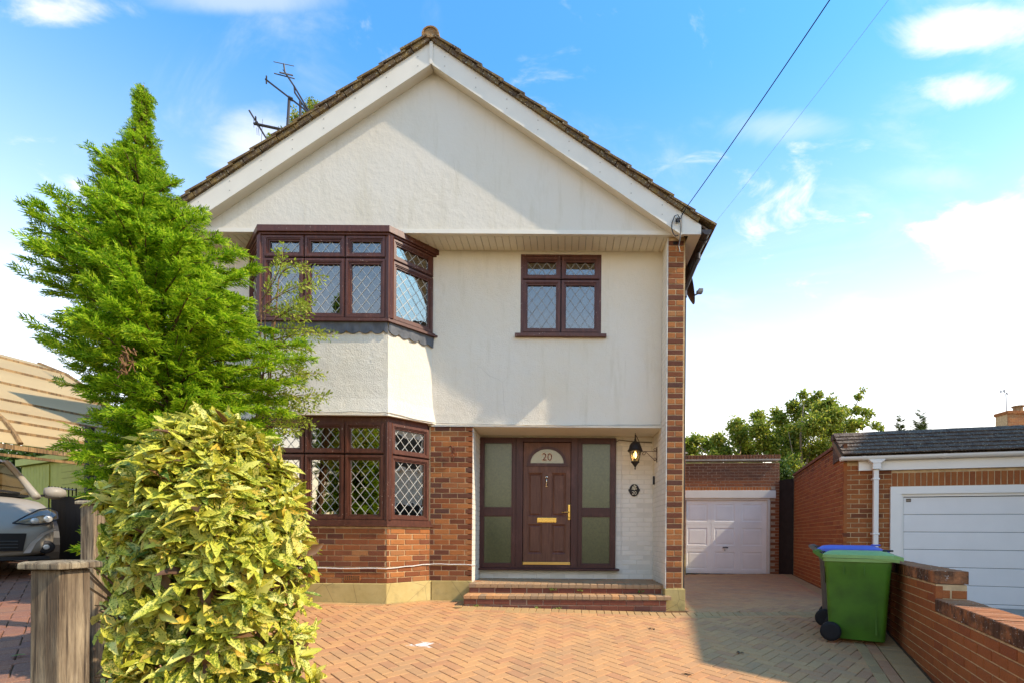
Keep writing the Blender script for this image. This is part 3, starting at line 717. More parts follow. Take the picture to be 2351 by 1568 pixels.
# bay below the sill
SILLZ = 1.17
bay_plan = [(BXL2, YW), (BXL, YB), (BXR, YB), (BXR2, YW)]
def inset(pl, d):
    # offset the open bay outline inwards (towards the house)
    out = []
    for i, (x, y) in enumerate(pl):
        if i in (0, 3): out.append((x + (d*1.414 if i == 0 else -d*1.414), y))
        else: out.append((x + (d*0.414 if i == 1 else -d*0.414), y + d))
    return out
def bay_prism(mb, off_out, z0, z1, mi=0, back=0.05):
    pl = inset(bay_plan, -off_out); pl = [(x, y) for x, y in pl]
    mb.prism([(x, y, z0) for x, y in pl] + [(pl[3][0], YW + back, z0), (pl[0][0], YW + back, z0)], (0, 0, z1 - z0), mi)
mb = MB(); bay_prism(mb, -0.008, 0.352, SILLZ - 0.05); mb.build('bay_base', MORTAR, house)
bricks += course_wall((BXL + 0.0, YB, 0.354), (1, 0, 0), BXR - BXL - 0.004, 0.354, SILLZ - 0.05, None, matfn=mixfn)
sd = Vector((BXR2 - BXR, YW - YB, 0)); 
bricks += course_wall((BXR, YB, 0.354), sd, sd.length - 0.005, 0.354, SILLZ - 0.05, None, matfn=lambda k, c, h: BR_L if random.random() < 0.5 else BR_M, off0=0.06)
sdl = Vector((BXL - BXL2, YB - YW, 0)); lb += course_wall((BXL2, YW, 0.354), sdl, sdl.length, 0.354, SILLZ - 0.05, None, matfn=mixfn)
# porch: painted brick on its back and sides
mb = MB(); mb.box((-1.40, YW + 0.006, 0.0), (-1.3335, YD + 0.1, 2.58)); mb.box((1.4035, YP + 0.003, 0.10), (1.4145, YD, 2.59)); mb.box((1.4035, YP + 0.003, 2.595), (1.4145, YW - 0.001, ZS - 0.03)); mb.box((0.815, YD + 0.002, 0.0), (1.405, YD + 0.2, 2.60)); mb.box((-1.336, YD + 0.002, 0.25), (0.815, YD + 0.2, 0.46)); mb.build('porch_wall', MORTAR_W, house)
pw = course_wall((0.815, YD, 0.34), (1, 0, 0), 0.585, 0.34, 2.585, PAINTB, jit=0.003, tilt=0.006)
pw += course_wall((1.401, YD, 0.34), (0, -1, 0), YD - YP - 0.006, 0.34, 2.585, PAINTB, jit=0.0015, n=(-1, 0, 0), tilt=0.004, thick=0.010)
pw += course_wall((1.401, YW - 0.002, 2.60), (0, -1, 0), YW - YP - 0.008, 2.60, ZS - 0.03, PAINTB, jit=0.001, n=(-1, 0, 0), thick=0.010)
pw += course_wall((-1.330, YD, 0.34), (0, -1, 0), YD - YW - 0.006, 0.34, 2.575, PAINTB, jit=0.0015, n=(1, 0, 0), tilt=0.004, thick=0.010)
pw += course_wall((-1.33, YD, 0.34), (1, 0, 0), 2.14, 0.34, 0.455, PAINTB, jit=0.004, tilt=0.01)
lay(house, 'brick', bricks, 300, 'brick_courses')
lay(house, 'painted_brick', pw, 130, 'painted_brick_courses'); lay(house, 'hidden_brick', lb, 0, 'brick_courses')
mb = MB(); mb.box((-1.40, YW + 0.03, 2.586), (1.42, YD + 0.25, 2.72)); mb.build('porch_ceiling', SOFF, house)
mb = MB(); mb.box((-1.40, YD - 0.02, 2.553), (0.88, YD + 0.02, 2.586)); mb.build('porch_lintel', SOFF, house)
# plinths
mb = MB()
for (a, b) in (((BXL2, YW), (BXL, YB)), ((BXL, YB), (BXR, YB)), ((BXR, YB), (BXR2, YW))): pass
bay_prism(mb, 0.022, -0.1, 0.352); mb.box((BXR2 + 0.032, YW - 0.02, -0.1), (-1.334, YW + 0.2, 0.351)); mb.box((HX0, YW - 0.02, -0.1), (BXL2 - 0.032, YW + 0.2, 0.351))
mb.build('plinth', PLINTH, house, bevel=0.008)
mb = MB(); mb.box((1.397, YP - 0.022, -0.12), (1.675, YP + 0.34, 0.292)); mb.box((1.43, YP - 0.004, 0.293), (1.64, YP + 0.1, 0.305)); mb.build('pier_plinth', PLINTH, house, bevel=0.008)
# air brick
ab = at(1096/2351*1*1 + 725, 1330, YB - 0.004); mb = MB(); ax, az = -2.97, 0.392
mb.box((ax, YB - 0.008, az), (ax + 0.215, YB + 0.02, az + 0.065))
airb = mb.build('air_brick', BR_L, house); mb = MB()
for i in range(8):
    for j in range(3): mb.box((ax + 0.012 + i*0.0255, YB - 0.0095, az + 0.008 + j*0.019), (ax + 0.028 + i*0.0255, YB - 0.0082, az + 0.019 + j*0.019))
mb.build('air_hole', BLACKM, airb)

# ---- leaded windows
def lattice(parent, o, u, w, h, n, pw=0.135, ph=0.166, t=0.0058, mat=None, ofs=(0, 0), name='lead_lattice', nt_=0.004):
    """diamond leading over a pane with lower-left corner o"""
    o, u, n = Vector(o), Vector(u), Vector(n); up = Vector((0, 0, 1)); mb = MB()
    L_ = math.hypot(pw, ph)
    def seg(a, b):
        p, q = o + u*a[0] + up*a[1], o + u*b[0] + up*b[1]; d = (q - p)
        if d.length < 0.02: return
        s = d.cross(n).normalized() * t / 2
        mb.obox(p - s, d, s * 2, n * nt_)
    for sg in (1, -1):
        k0 = -60
        for k in range(-60, 60):
            c = k * ph + ofs[1]                     # line z = sg*ph/pw*(x-ofs) + c
            m = sg * ph / pw; pts = []
            for x in (0, w):
                z = m * (x - ofs[0]) + c
                if -1e-9 <= z <= h: pts.append((x, z))
            for z in (0, h):
                x = (z - c) / m + ofs[0]
                if 0 < x < w: pts.append((x, z))
            if len(pts) >= 2: seg(pts[0], pts[1])
    return mb.build(name, mat or CAME, parent)
def frame_ring(mb, o, u, w, h, n, bar, dep, lip=0.012):
    """a moulded sash: outer ring, thicker inner roll"""
    o, u, n = Vector(o), Vector(u), Vector(n); up = Vector((0, 0, 1))
    def ring(i0, i1, front):
        for (a, b, c, d) in ((i0, i0, w - 2*i0, i1 - i0), (i0, h - i1, w - 2*i0, i1 - i0)): mb.obox(o + u*a + up*b + n*front, u*c, -n*(dep + front), up*d)
        for a in (i0, w - i1): mb.obox(o + u*a + up*i1 + n*front, u*(i1 - i0), -n*(dep + front), up*(h - 2*i1))
    ring(0.0, bar*0.72, 0.0); ring(bar*0.72, bar, -lip)
    for a, b, c, d in ((bar*0.12, bar*0.12, w - bar*0.24, bar*0.4), (bar*0.12, h - bar*0.52, w - bar*0.24, bar*0.4)): mb.obox(o + u*a + up*b, u*c, n*0.010, up*d)
    for a in (bar*0.12, w - bar*0.52): mb.obox(o + u*a + up*bar*0.52, u*bar*0.4, n*0.010, up*(h - bar*1.04))
def light(parent, o, u, w, h, n, bar=0.072, dep=0.05, came=None, pw=0.135, ph=0.166, mat=None, glass=None):
    mat = mat or BROWN; n = Vector(n); u = Vector(u).normalized(); o = Vector(o)
    mb = MB(); frame_ring(mb, o, u, w, h, n, bar, dep); c = mb.build('sash', mat, parent)
    gw, gh = w - 2*bar, h - 2*bar; go = o + u*bar + Vector((0, 0, bar)) - n*0.030
    mb = MB(); mb.obox(go - n*0.006, u*gw, -n*0.006, Vector((0, 0, gh))); mb.build('pane', glass or GLASS, parent)
    lattice(parent, go - n*0.0055, u, gw, gh, n, pw, ph, mat=came or CAME, ofs=(gw/2, gh/2 if gh < 0.35 else 0.02))
    return c
def window_col(parent, o, u, w, zb, zm, zt, n, **k):
    o = Vector(o); a = Vector((o.x, o.y, zb)); b = Vector((o.x, o.y, zm + 0.008))
    light(parent, a, u, w, zm - zb - 0.008, n, **k); light(parent, b, u, w, zt - zm - 0.008, n, **k)
fz = Vector((0, -1, 0)); sn = Vector((sd.y, -sd.x, 0)).normalized(); snl = Vector((-sn.x, sn.y, 0)); sdu = sd.normalized(); sdlu = sdl.normalized()
def bay_window(zb, zm, zt, sill0, head1, off, came, glass=None):
    """three lights in front, one on each splay; off = how far the frame stands out from the masonry line"""
    mb = MB(); bay_prism(mb, off - 0.025, zt + 0.002, head1); bay_prism(mb, off + 0.035, sill0, sill0 + 0.028); bay_prism(mb, off + 0.012, sill0 + 0.0285, zb - 0.002)
    pl = inset(bay_plan, -off)
    # corner posts and jambs
    for (x, y), dd in ((pl[1], 1), (pl[2], -1)):
        mb.prism([(x - 0.055, y + 0.008, zb), (x - 0.02, y - 0.002, zb), (x + 0.02, y - 0.002, zb), (x + 0.055, y + 0.008, zb), (x + 0.05, y + 0.1, zb), (x - 0.05, y + 0.1, zb)], (0, 0, zt - zb))
        mb.tube([(x + dd*0.0, y - 0.004, zb), (x + dd*0.0, y - 0.004, zt)], 0.014, 8)
    win = mb.build('bay_window', BROWN, house)
    x0, x1, y = pl[1][0], pl[2][0], pl[1][1]; cw = (x1 - x0 - 0.09 - 0.02) / 3
    for i in range(3): window_col(win, (x0 + 0.045 + i*(cw + 0.01), y + 0.006, 0), (1, 0, 0), cw, zb, zm, zt, fz, came=came, glass=glass)
    L_ = math.hypot(pl[3][0]-pl[2][0], pl[3][1]-pl[2][1])
    q = Vector((pl[2][0], pl[2][1], 0)) + sdu*0.05 - sn*0.006; window_col(win, q, sdu, L_ - 0.07, zb, zm, zt, sn, came=came, glass=glass)
    q = Vector((pl[0][0], pl[0][1], 0)) + sdlu*0.02 - snl*0.006; window_col(win, q, sdlu, L_ - 0.07, zb, zm, zt, snl, came=came, glass=glass)
    return win
bw = bay_window(3.925, 4.735, 5.035, 3.872, 5.10, 0.03, CAME)
mb = MB(); bay_prism(mb, 0.075, 5.062, 5.15); bay_prism(mb, 0.05, 5.035, 5.0615); mb.build('cornice', BROWN, bw, bevel=0.004)
bl = bay_window(1.215, 2.105, 2.535, SILLZ - 0.045, 2.62, 0.0, CAME, GLASS2)
# rendered panel between the two bays, slightly flared at its foot
mb = MB(); sec = [(2.615, 0.055), (2.66, 0.05), (2.85, 0.022), (3.1, 0.010), (3.88, 0.0)]
rows = [[(x, y, z) for x, y in inset(bay_plan, -o)] for z, o in sec]
for a, b in zip(rows, rows[1:]):
    mb.add(a + b, [(0, 1, 5, 4), (1, 2, 6, 5), (2, 3, 7, 6)])
pl = rows[0]; mb.add([*pl, *[(x, y + 0.0, 2.625) for x, y in inset(bay_plan, 0.10)]], [(1, 0, 4, 5), (2, 1, 5, 6), (3, 2, 6, 7)])
mb.build('bay_panel', RENDER, house)
# scalloped lead apron
mb = MB()
def apron(o, u, ln, n, z1, z0, sc):
    o, u, n = Vector(o), Vector(u).normalized(), Vector(n); k = max(2, int(ln / 0.02)); top = []; bot = []
    for i in range(k + 1):
        s = ln * i / k; f = abs(math.sin(math.pi * (s / sc))); zz = z0 - 0.045 * f ** 0.6
        wob = 0.006 * math.sin(s*23) + 0.004 * math.sin(s*61)
        top.append(o + u*s + n*0.03 + Vector((0, 0, z1))); bot.append(o + u*s + n*(0.022 + wob) + Vector((0, 0, zz)))
    vs = top + bot + [p - n*0.012 for p in top] + [p - n*0.012 for p in bot]; m = k + 1
    fs = [(m+i, m+i+1, i+1, i) for i in range(k)] + [(3*m+i+1, 3*m+i, 2*m+i, 2*m+i+1) for i in range(k)] + [(3*m+i, 3*m+i+1, m+i+1, m+i) for i in range(k)]
    fs += [(m, 0, 2*m, 3*m), (k, m+k, 3*m+k, 2*m+k)]
    mb.add(vs, fs)
pl = inset(bay_plan, -0.002)
apron((pl[1][0], pl[1][1], 0), (1, 0, 0), pl[2][0] - pl[1][0], fz, 3.90, 3.765, 0.165)
apron((pl[2][0], pl[2][1], 0), sdu, sd.length + 0.03, sn, 3.90, 3.765, 0.150); apron((pl[0][0], pl[0][1], 0), sdlu, sdl.length, snl, 3.90, 3.765, 0.150)
mb.build('lead_apron', LEAD, house, smooth=False)
# net curtains upstairs, curtain downstairs
mb = MB()
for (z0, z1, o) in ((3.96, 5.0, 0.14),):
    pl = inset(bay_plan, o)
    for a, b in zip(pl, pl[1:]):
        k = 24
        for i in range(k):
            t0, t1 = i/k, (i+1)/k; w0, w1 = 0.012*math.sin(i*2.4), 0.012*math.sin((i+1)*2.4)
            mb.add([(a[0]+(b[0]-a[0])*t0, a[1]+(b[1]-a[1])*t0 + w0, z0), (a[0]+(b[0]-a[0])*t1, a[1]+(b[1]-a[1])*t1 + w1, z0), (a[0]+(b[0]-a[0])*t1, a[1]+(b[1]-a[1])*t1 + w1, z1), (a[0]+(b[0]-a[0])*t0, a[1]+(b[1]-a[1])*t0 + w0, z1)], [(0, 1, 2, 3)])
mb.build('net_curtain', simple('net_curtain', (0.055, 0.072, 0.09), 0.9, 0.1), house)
# first-floor window over the porch
mb = MB(); dpt = 0.035
for a, b, c, d in ((WX0, WX1, WZ1 - 0.03, WZ1), (WX0, WX1, WZ0, WZ0 + 0.03)): mb.box((a, YW + 0.004, c), (b, YW + 0.10, d))
for x in (WX0, WX1 - 0.03): mb.box((x, YW + 0.004, WZ0 + 0.03), (x + 0.03, YW + 0.10, WZ1 - 0.03))
mb.box((WX0 - 0.075, YW - 0.055, WZ0 - 0.045), (WX1 + 0.075, YW + 0.05, WZ0 - 0.002))
win = mb.build('window', BROWN, house)
cw = (WX1 - WX0 - 0.06 - 0.012) / 2
for i in range(2): window_col(win, (WX0 + 0.03 + i*(cw + 0.012), YW + 0.012, 0), (1, 0, 0), cw, WZ0 + 0.031, WZ1 - 0.36, WZ1 - 0.031, fz, came=CAME_D, bar=0.068, pw=0.142, ph=0.195)
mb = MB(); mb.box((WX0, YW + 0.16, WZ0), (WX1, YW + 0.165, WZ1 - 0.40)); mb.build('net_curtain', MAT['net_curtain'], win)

# ---- front door and side lights
FX0, FX1, FZ0, FZ1 = -1.350, 0.805, 0.472, 2.552
yf = YD - 0.062
def sidelight(x0, x1):
    for (z0, z1) in ((FZ0 + 0.095, 1.325), (1.442, FZ1 - 0.078)):
        mb = MB(); mb.box((x0, YD - 0.035, z0), (x1, YD - 0.028, z1)); mb.build('frosted_pane', FROST, dframe)
        mb = MB(); b = 0.014
        mb.box((x0, YD - 0.058, z0), (x0 + b, YD - 0.036, z1)); mb.box((x1 - b, YD - 0.058, z0), (x1, YD - 0.036, z1)); mb.box((x0 + b, YD - 0.058, z0), (x1 - b, YD - 0.036, z0 + b)); mb.box((x0 + b, YD - 0.058, z1 - b), (x1 - b, YD - 0.036, z1)); mb.build('glazing_bead', FRAMEB, dframe)
SLL, SLR = (-1.272, -0.818), (0.268, 0.730); DX0, DX1, DZ0, DZ1 = -0.648, 0.098, 0.60, 2.478
mb = MB()
holes_wall(mb, FX0, FX1, FZ0 + 0.03, FZ1, yf, YD + 0.02, [(SLL[0], SLL[1], FZ0 + 0.095, 1.325), (SLL[0], SLL[1], 1.442, FZ1 - 0.078), (SLR[0], SLR[1], FZ0 + 0.095, 1.325), (SLR[0], SLR[1], 1.442, FZ1 - 0.078), (DX0 - 0.006, DX1 + 0.006, DZ0 - 0.048, DZ1 + 0.006)])
for x in (SLL[1] + 0.055, SLR[0] - 0.055): mb.box((x - 0.006, yf - 0.012, FZ0 + 0.06), (x + 0.006, yf - 0.001, FZ1 - 0.01))
mb.box((FX0 - 0.005, yf - 0.07, FZ0), (FX1 + 0.06, YD + 0.02, FZ0 + 0.029))
dframe = mb.build('door_frame', FRAMEB, house, bevel=0.004)
sidelight(*SLL); sidelight(*SLR)
yd = yf + 0.022
mb = MB(); cx = (DX0 + DX1) / 2; fzb, frx, frz = 2.152, 0.262, 0.222        # fanlight base and radii
arc = [(cx + frx*math.cos(R(a)), fzb + frz*math.sin(R(a))) for a in range(0, 181, 10)]
holes = []
# leaf: panels sunk by building the field round them
PNL = [(DX0 + 0.075, cx - 0.075, 1.315, 2.000), (cx + 0.075, DX1 - 0.075, 1.315, 2.000), (DX0 + 0.075, cx - 0.075, 0.725, 1.19), (cx + 0.075, DX1 - 0.075, 0.725, 1.19)]
holes_wall(mb, DX0, DX1, DZ0, 2.11, yd, yd + 0.05, PNL)
mb.prism([(DX0, yd, 2.11), (DX1, yd, 2.11), (DX1, yd, DZ1), (DX0, yd, DZ1)], (0, 0.05, 0))
leaf = mb.build('front_door', DOORB, house, bevel=0.003)
for (a, b, c, d) in PNL:
    mb = MB(); w = 0.022
    for (x0, x1, z0, z1) in ((a, b, c, d),):
        o4 = [(x0, yd + 0.003, z0), (x1, yd + 0.003, z0), (x1, yd + 0.003, z1), (x0, yd + 0.003, z1)]; i4 = [(x0+w, yd + 0.016, z0+w), (x1-w, yd + 0.016, z0+w), (x1-w, yd + 0.016, z1-w), (x0+w, yd + 0.016, z1-w)]
        r4 = [(x0+2*w, yd + 0.004, z0+2*w), (x1-2*w, yd + 0.004, z0+2*w), (x1-2*w, yd + 0.004, z1-2*w), (x0+2*w, yd + 0.004, z1-2*w)]
        b4 = [(x, yd + 0.045, z) for x, y, z in o4]
        fs = [(i, (i+1) % 4, 4+(i+1) % 4, 4+i) for i in range(4)] + [(4+i, 4+(i+1) % 4, 8+(i+1) % 4, 8+i) for i in range(4)] + [(8, 9, 10, 11)] + [(12+(i+1) % 4, 12+i, i, (i+1) % 4)[::-1] for i in range(4)] + [(15, 14, 13, 12)]
        mb.add(o4 + i4 + r4 + b4, [q for q in fs])
    mb.build('door_panel', DOORB, leaf)
mb = MB(); mb.prism([(x, yd - 0.003, z) for x, z in arc], (0, 0.002, 0)); mb.build('fanlight', FANL, leaf)
mb = MB(); outer = [(cx + (frx+0.045)*math.cos(R(a)), fzb + (frz+0.042)*math.sin(R(a))) for a in range(0, 181, 10)]
for i in range(18):
    mb.prism([(*((arc[i][0], yd - 0.016, arc[i][1])),), (outer[i][0], yd - 0.016, outer[i][1]), (outer[i+1][0], yd - 0.016, outer[i+1][1]), (arc[i+1][0], yd - 0.016, arc[i+1][1])], (0, 0.015, 0))
mb.box((cx - frx - 0.055, yd - 0.016, fzb - 0.05), (cx + frx + 0.055, yd - 0.001, fzb - 0.001)); mb.build('fanlight_surround', FRAMEB, leaf)
def text(body, size, loc, mat, parent, name, rot=(R(90), 0, 0), ext=0.002, off=0.0, shear=0.0):
    c = bpy.data.curves.new(name, 'FONT'); c.body = body; c.size = size; c.align_x = 'CENTER'; c.align_y = 'CENTER'; c.extrude = ext; c.offset = off; c.materials.append(mat); c.resolution_u = 4
    tmp = bpy.data.objects.new(name, c); COL.objects.link(tmp); bpy.context.view_layer.update()
    me = bpy.data.meshes.new_from_object(tmp.evaluated_get(bpy.context.evaluated_depsgraph_get())); bpy.data.objects.remove(tmp); bpy.data.curves.remove(c); me.name = name
    if not me.materials: me.materials.append(mat)
    o = bpy.data.objects.new(name, me); _link(o, parent, Matrix.Translation(Vector(loc)) @ Euler(rot).to_matrix().to_4x4()); return o
PEACH = simple('number_outline', (0.62, 0.46, 0.34), 0.5); NBROWN = simple('number_brown', (0.10, 0.04, 0.02), 0.5)
text('20', 0.165, (cx, yd - 0.0045, fzb + 0.093), PEACH, leaf, 'number_outline', off=0.006, ext=0.001); text('20', 0.165, (cx, yd - 0.0085, fzb + 0.093), NBROWN, leaf, 'number', off=-0.001, ext=0.001)
# knocker
mb = MB(); kx, kz = cx - 0.005, 1.862
mb.lathe((kx, yd - 0.02, kz + 0.07), [(0.02, 0.0), (0.024, 0.008), (0.02, 0.019)], 12, 'Y'); mb.lathe((kx, yd - 0.02, kz - 0.07), [(0.017, 0.0), (0.02, 0.008), (0.016, 0.019)], 12, 'Y')
mb.tube([(kx, yd - 0.03, kz + 0.07), (kx, yd - 0.034, kz), (kx, yd - 0.03, kz - 0.07)], [0.011, 0.007, 0.013], 8); mb.build('door_knocker', simple('polished_silver', (0.75, 0.68, 0.55), 0.2, 0.05, 3, metal=1), leaf, smooth=True)
mb = MB(); mb.box((cx - 0.152, yd - 0.012, 1.218), (cx + 0.152, yd - 0.001, 1.297)); lp = mb.build('letter_plate', BRASS, leaf, bevel=0.005)
mb = MB(); mb.box((cx - 0.135, yd - 0.017, 1.228), (cx + 0.135, yd - 0.0125, 1.272)); mb.build('letter_flap', BRASS, lp, bevel=0.003)
mb = MB(); mb.box((DX1 - 0.040, yd - 0.012, 1.26), (DX1 - 0.006, yd - 0.001, 1.505)); hd = mb.build('door_handle', BRASS, leaf, bevel=0.006)
mb = MB(); mb.tube([(DX1 - 0.023, yd - 0.012, 1.385), (DX1 - 0.023, yd - 0.05, 1.385), (DX1 - 0.05, yd - 0.055, 1.383), (DX1 - 0.145, yd - 0.052, 1.377)], [0.009, 0.009, 0.009, 0.007], 8); mb.lathe((DX1 - 0.023, yd - 0.016, 1.30), [(0.011, 0), (0.011, 0.006)], 10, 'Y'); mb.build('lever', BRASS, hd, smooth=True)
mb = MB(); mb.box((DX0, yd - 0.02, DZ0 - 0.045), (DX1, yd + 0.03, DZ0 - 0.020)); mb.box((DX0, yd - 0.012, DZ0 - 0.019), (DX1, yd + 0.03, DZ0 - 0.002)); mb.build('threshold_strip', GOLD, leaf, bevel=0.003)
# ------------------------------------------------------------------ doorsteps
steps = thing('doorstep', 'two brick steps edged with block paving in front of the brown front door', 'steps', (0, 6.9, 0))
mb = MB(); mb.box((-1.345, YB + 0.008, -0.15), (1.393, 7.0, 0.148)); mb.box((-1.325, 7.008, -0.1), (1.393, YD - 0.003, 0.285)); mb.build('core', MORTAR_P, steps)
sb = []
ST = bricky('step_brick', [(0.0, (0.17, 0.055, 0.035)), (0.5, (0.24, 0.075, 0.04)), (0.8, (0.20, 0.085, 0.06)), (1, (0.13, 0.05, 0.036))])
sb += course_wall((-1.345, YB, -0.072), (1, 0, 0), 2.735, -0.072, 0.152, ST, off0=0.05)
sb += course_wall((-1.325, 7.0, 0.205), (1, 0, 0), 2.70, 0.205, 0.275, ST, off0=0.09)
sb += course_wall((-1.352, 7.0, -0.072), (0, -1, 0), 0.27, -0.072, 0.152, ST, n=(-1, 0, 0)); sb += course_wall((-1.332, 7.2, 0.205), (0, -1, 0), 0.2, 0.205, 0.275, ST, n=(-1, 0, 0))
lay(steps, 'brick', sb, 120, 'brick_courses')
st = []
def flat(x, y, z, ang=0.0): 
    return Matrix.Translation((x, y, z)) @ Matrix.Rotation(ang + random.uniform(-.006, .006), 4, 'Z') @ Matrix.Rotation(R(-90) , 4, 'X') @ Matrix.Rotation(random.uniform(-.006, .006), 4, 'X')
k = 0; x = -1.355
while x < 1.385:
    st.append((flat(x + 0.05, YB + 0.088, 0.203 + random.uniform(-.001, .001), R(90)), (0.196, 0.048, 0.096, 0.007), PV_S if random.random() < .6 else PV_F)); x += 0.1005
x = -1.355
while x < 1.30:
    st.append((flat(x + 0.1, YB + 0.238, 0.202), (0.196, 0.048, 0.096, 0.007), PV_F if random.random() < .7 else PV_S)); x += 0.2005
x = -1.335
while x < 1.385:
    st.append((flat(x + 0.05, 7.085, 0.335 + random.uniform(-.001, .001), R(90)), (0.196, 0.056, 0.096, 0.008), PV_S)); x += 0.1005
for r in range(7):
    x = -1.33 + (0.1 if r % 2 else 0)
    while x < 1.30:
        st.append((flat(x + 0.1, 7.236 + r*0.1, 0.334), (0.196, 0.048, 0.096, 0.004), PV_S if random.random() < .7 else PV_P)); x += 0.2005
lay(steps, 'paver', st, 130, 'paver_field')

# ------------------------------------------------------------------ lantern on a scrolled bracket
LANT = thing('wall_lantern', 'black six-sided lantern with a lit bulb hung from a scrolled iron bracket', 'lantern', (1.066, 7.5, 2.25))
lx, ly = 1.066, 7.5
def lz(py): return at(1458, py, 7.5).z
zt = 2.50; 
mb = MB(); mb.lathe((lx, ly, 0), [(0.112, lz(1036)), (0.118, lz(1034)), (0.104, lz(1031.5)), (0.094, lz(1028)), (0.086, lz(1022)), (0.062, lz(1016)), (0.030, lz(1013)), (0.016, lz(1011)), (0.016, lz(1008)), (0.009, lz(1004)), (0.009, lz(1000)), (0.003, lz(993))], 12); mb.build('lantern_cap', BLACKM, LANT, auto=45)
mb = MB(); mb.lathe((lx, ly, 0), [(0.004, lz(1077)), (0.011, lz(1075.5)), (0.007, lz(1072)), (0.028, lz(1067)), (0.048, lz(1063)), (0.062, lz(1061)), (0.068, lz(1059.5)), (0.060, lz(1058.5))], 12); mb.build('lantern_base', BLACKM, LANT, auto=45)
mb = MB()
hexp = lambda r, z, k: (lx + r*math.cos(R(60*k + 15)), ly + r*math.sin(R(60*k + 15)), z)
for k in range(6): mb.tube([hexp(0.092, lz(1035), k), hexp(0.076, lz(1047), k), hexp(0.058, lz(1059), k)], 0.0045, 6)
mb.build('lantern_bars', BLACKM, LANT)
mb = MB()
t = NT('lantern_glass'); t.N.remove(t.p); g = t.n('ShaderNodeBsdfGlossy'); g.inputs['Roughness'].default_value = 0.1; tr = t.n('ShaderNodeBsdfTransparent'); tr.inputs['Color'].default_value = (0.92, 0.84, 0.62, 1); ms = t.n('ShaderNodeMixShader'); ms.inputs[0].default_value = 0.12
t.L.new(tr.outputs[0], ms.inputs[1]); t.L.new(g.outputs[0], ms.inputs[2]); t.L.new(ms.outputs[0], t.out.inputs[0])
for k in range(6):
    a, b, c, d = hexp(0.088, lz(1036), k), hexp(0.088, lz(1036), k+1), hexp(0.056, lz(1059), k+1), hexp(0.056, lz(1059), k)
    mb.add([a, b, c, d], [(0, 1, 2, 3)])
mb.build('lantern_glass', t.m, LANT)
t = NT('lit_bulb'); t.set(t.p.inputs['Emission Color'], (1.0, 0.60, 0.20)); t.p.inputs['Emission Strength'].default_value = 7.0
mb = MB(); mb.lathe((lx, ly, 0), [(0.006, lz(1051)), (0.020, lz(1048)), (0.026, lz(1044)), (0.020, lz(1040)), (0.012, lz(1037)), (0.011, lz(1034))], 12); mb.build('bulb', t.m, LANT, smooth=True)
mb = MB()
def spiral(cx, cz, r0, r1, a0, a1, n=18): return [(cx + (r0 + (r1-r0)*i/n)*math.cos(R(a0 + (a1-a0)*i/n)), ly + 0.012, cz + (r0 + (r1-r0)*i/n)*math.sin(R(a0 + (a1-a0)*i/n))) for i in range(n+1)]
bx = 1.400
z1, z2 = lz(1035), lz(1056)
mb.tube([(bx - 0.006, ly + 0.012, lz(1025)), (bx - 0.006, ly + 0.012, lz(1060))], 0.006, 6)
mb.tube([(lx + 0.10, ly + 0.012, z1), (bx - 0.01, ly + 0.012, z1)], 0.0045, 6); mb.tube([(lx + 0.155, ly + 0.012, z1), (bx - 0.03, ly + 0.012, z2)], 0.0045, 6)
mb.tube(spiral(bx - 0.035, z1 + 0.026, 0.028, 0.010, -100, 330), 0.004, 6); mb.tube(spiral(bx - 0.035, z2 + 0.022, 0.026, 0.010, -110, 320), 0.004, 6); mb.tube(spiral(lx + 0.13, z1 - 0.03, 0.030, 0.012, 80, -300), 0.004, 6)
mb.tube([(lx + 0.10, ly + 0.012, z1), (lx + 0.10, ly, lz(1030)), (lx + 0.05, ly, lz(1010)), (lx, ly, lz(996))], 0.005, 6)
mb.build('bracket', simple('rusty_iron', (0.07, 0.04, 0.028), 0.7, 0.3, 30), LANT)

# ------------------------------------------------------------------ number plaque, doorbell, sensor lamp, dish
PLQ = thing('number_plaque', 'small oval black plaque with pale flowers and the number 20 on white brick', 'plaque', (1.09, YD, 1.73))
pc = at(1456, 1124.5, YD - 0.012); px_, pz_ = pc.x, pc.z
mb = MB(); ov = [(px_ + 0.078*math.cos(R(a)), YD - 0.018, pz_ + 0.098*math.sin(R(a))) for a in range(0, 360, 12)]; mb.prism(ov, (0, 0.014, 0))
mb.box((px_ - 0.090, YD - 0.014, pz_ - 0.018), (px_ + 0.090, YD - 0.005, pz_ + 0.018)); plate = mb.build('plate', BLACKM, PLQ)
IV = simple('ivory_paint', (0.68, 0.62, 0.46), 0.6)
text('20', 0.075, (px_, YD - 0.0195, pz_ - 0.045), IV, PLQ, 'number', shear=0.2)
mb = MB()
for (ax, az, r) in ((-0.018, 0.045, 0.020), (0.016, 0.055, 0.020), (0.0, 0.020, 0.022), (0.028, 0.022, 0.014), (-0.032, 0.02, 0.012), (0.0, 0.078, 0.012)):
    for k in range(5): mb.lathe((px_ + ax + r*0.5*math.cos(R(72*k)), YD - 0.0215, pz_ + az + r*0.5*math.sin(R(72*k))), [(r*0.42, 0), (r*0.25, 0.003)][::-1], 6, 'Y')
mb.build('flower_relief', IV, PLQ)
BELL = thing('doorbell', 'slim black video doorbell with a silver side on the white brick reveal', 'doorbell', (1.39, 7.72, 1.85))
c = at(1499, 1102, 7.72); mb = MB(); mb.box((1.370, 7.685, c.z - 0.065), (1.398, 7.735, c.z + 0.065)); mb.build('body', BLACKP, BELL, bevel=0.006)
mb = MB(); mb.box((1.366, 7.692, c.z - 0.058), (1.3695, 7.728, c.z + 0.058)); mb.build('silver_face', simple('silver_plastic', (0.5, 0.5, 0.48), 0.35), BELL)
SNS = thing('sensor_lamp', 'small dark sensor lamp tilted on the top of the brick pier', 'lamp', (1.52, 6.93, 5.0))
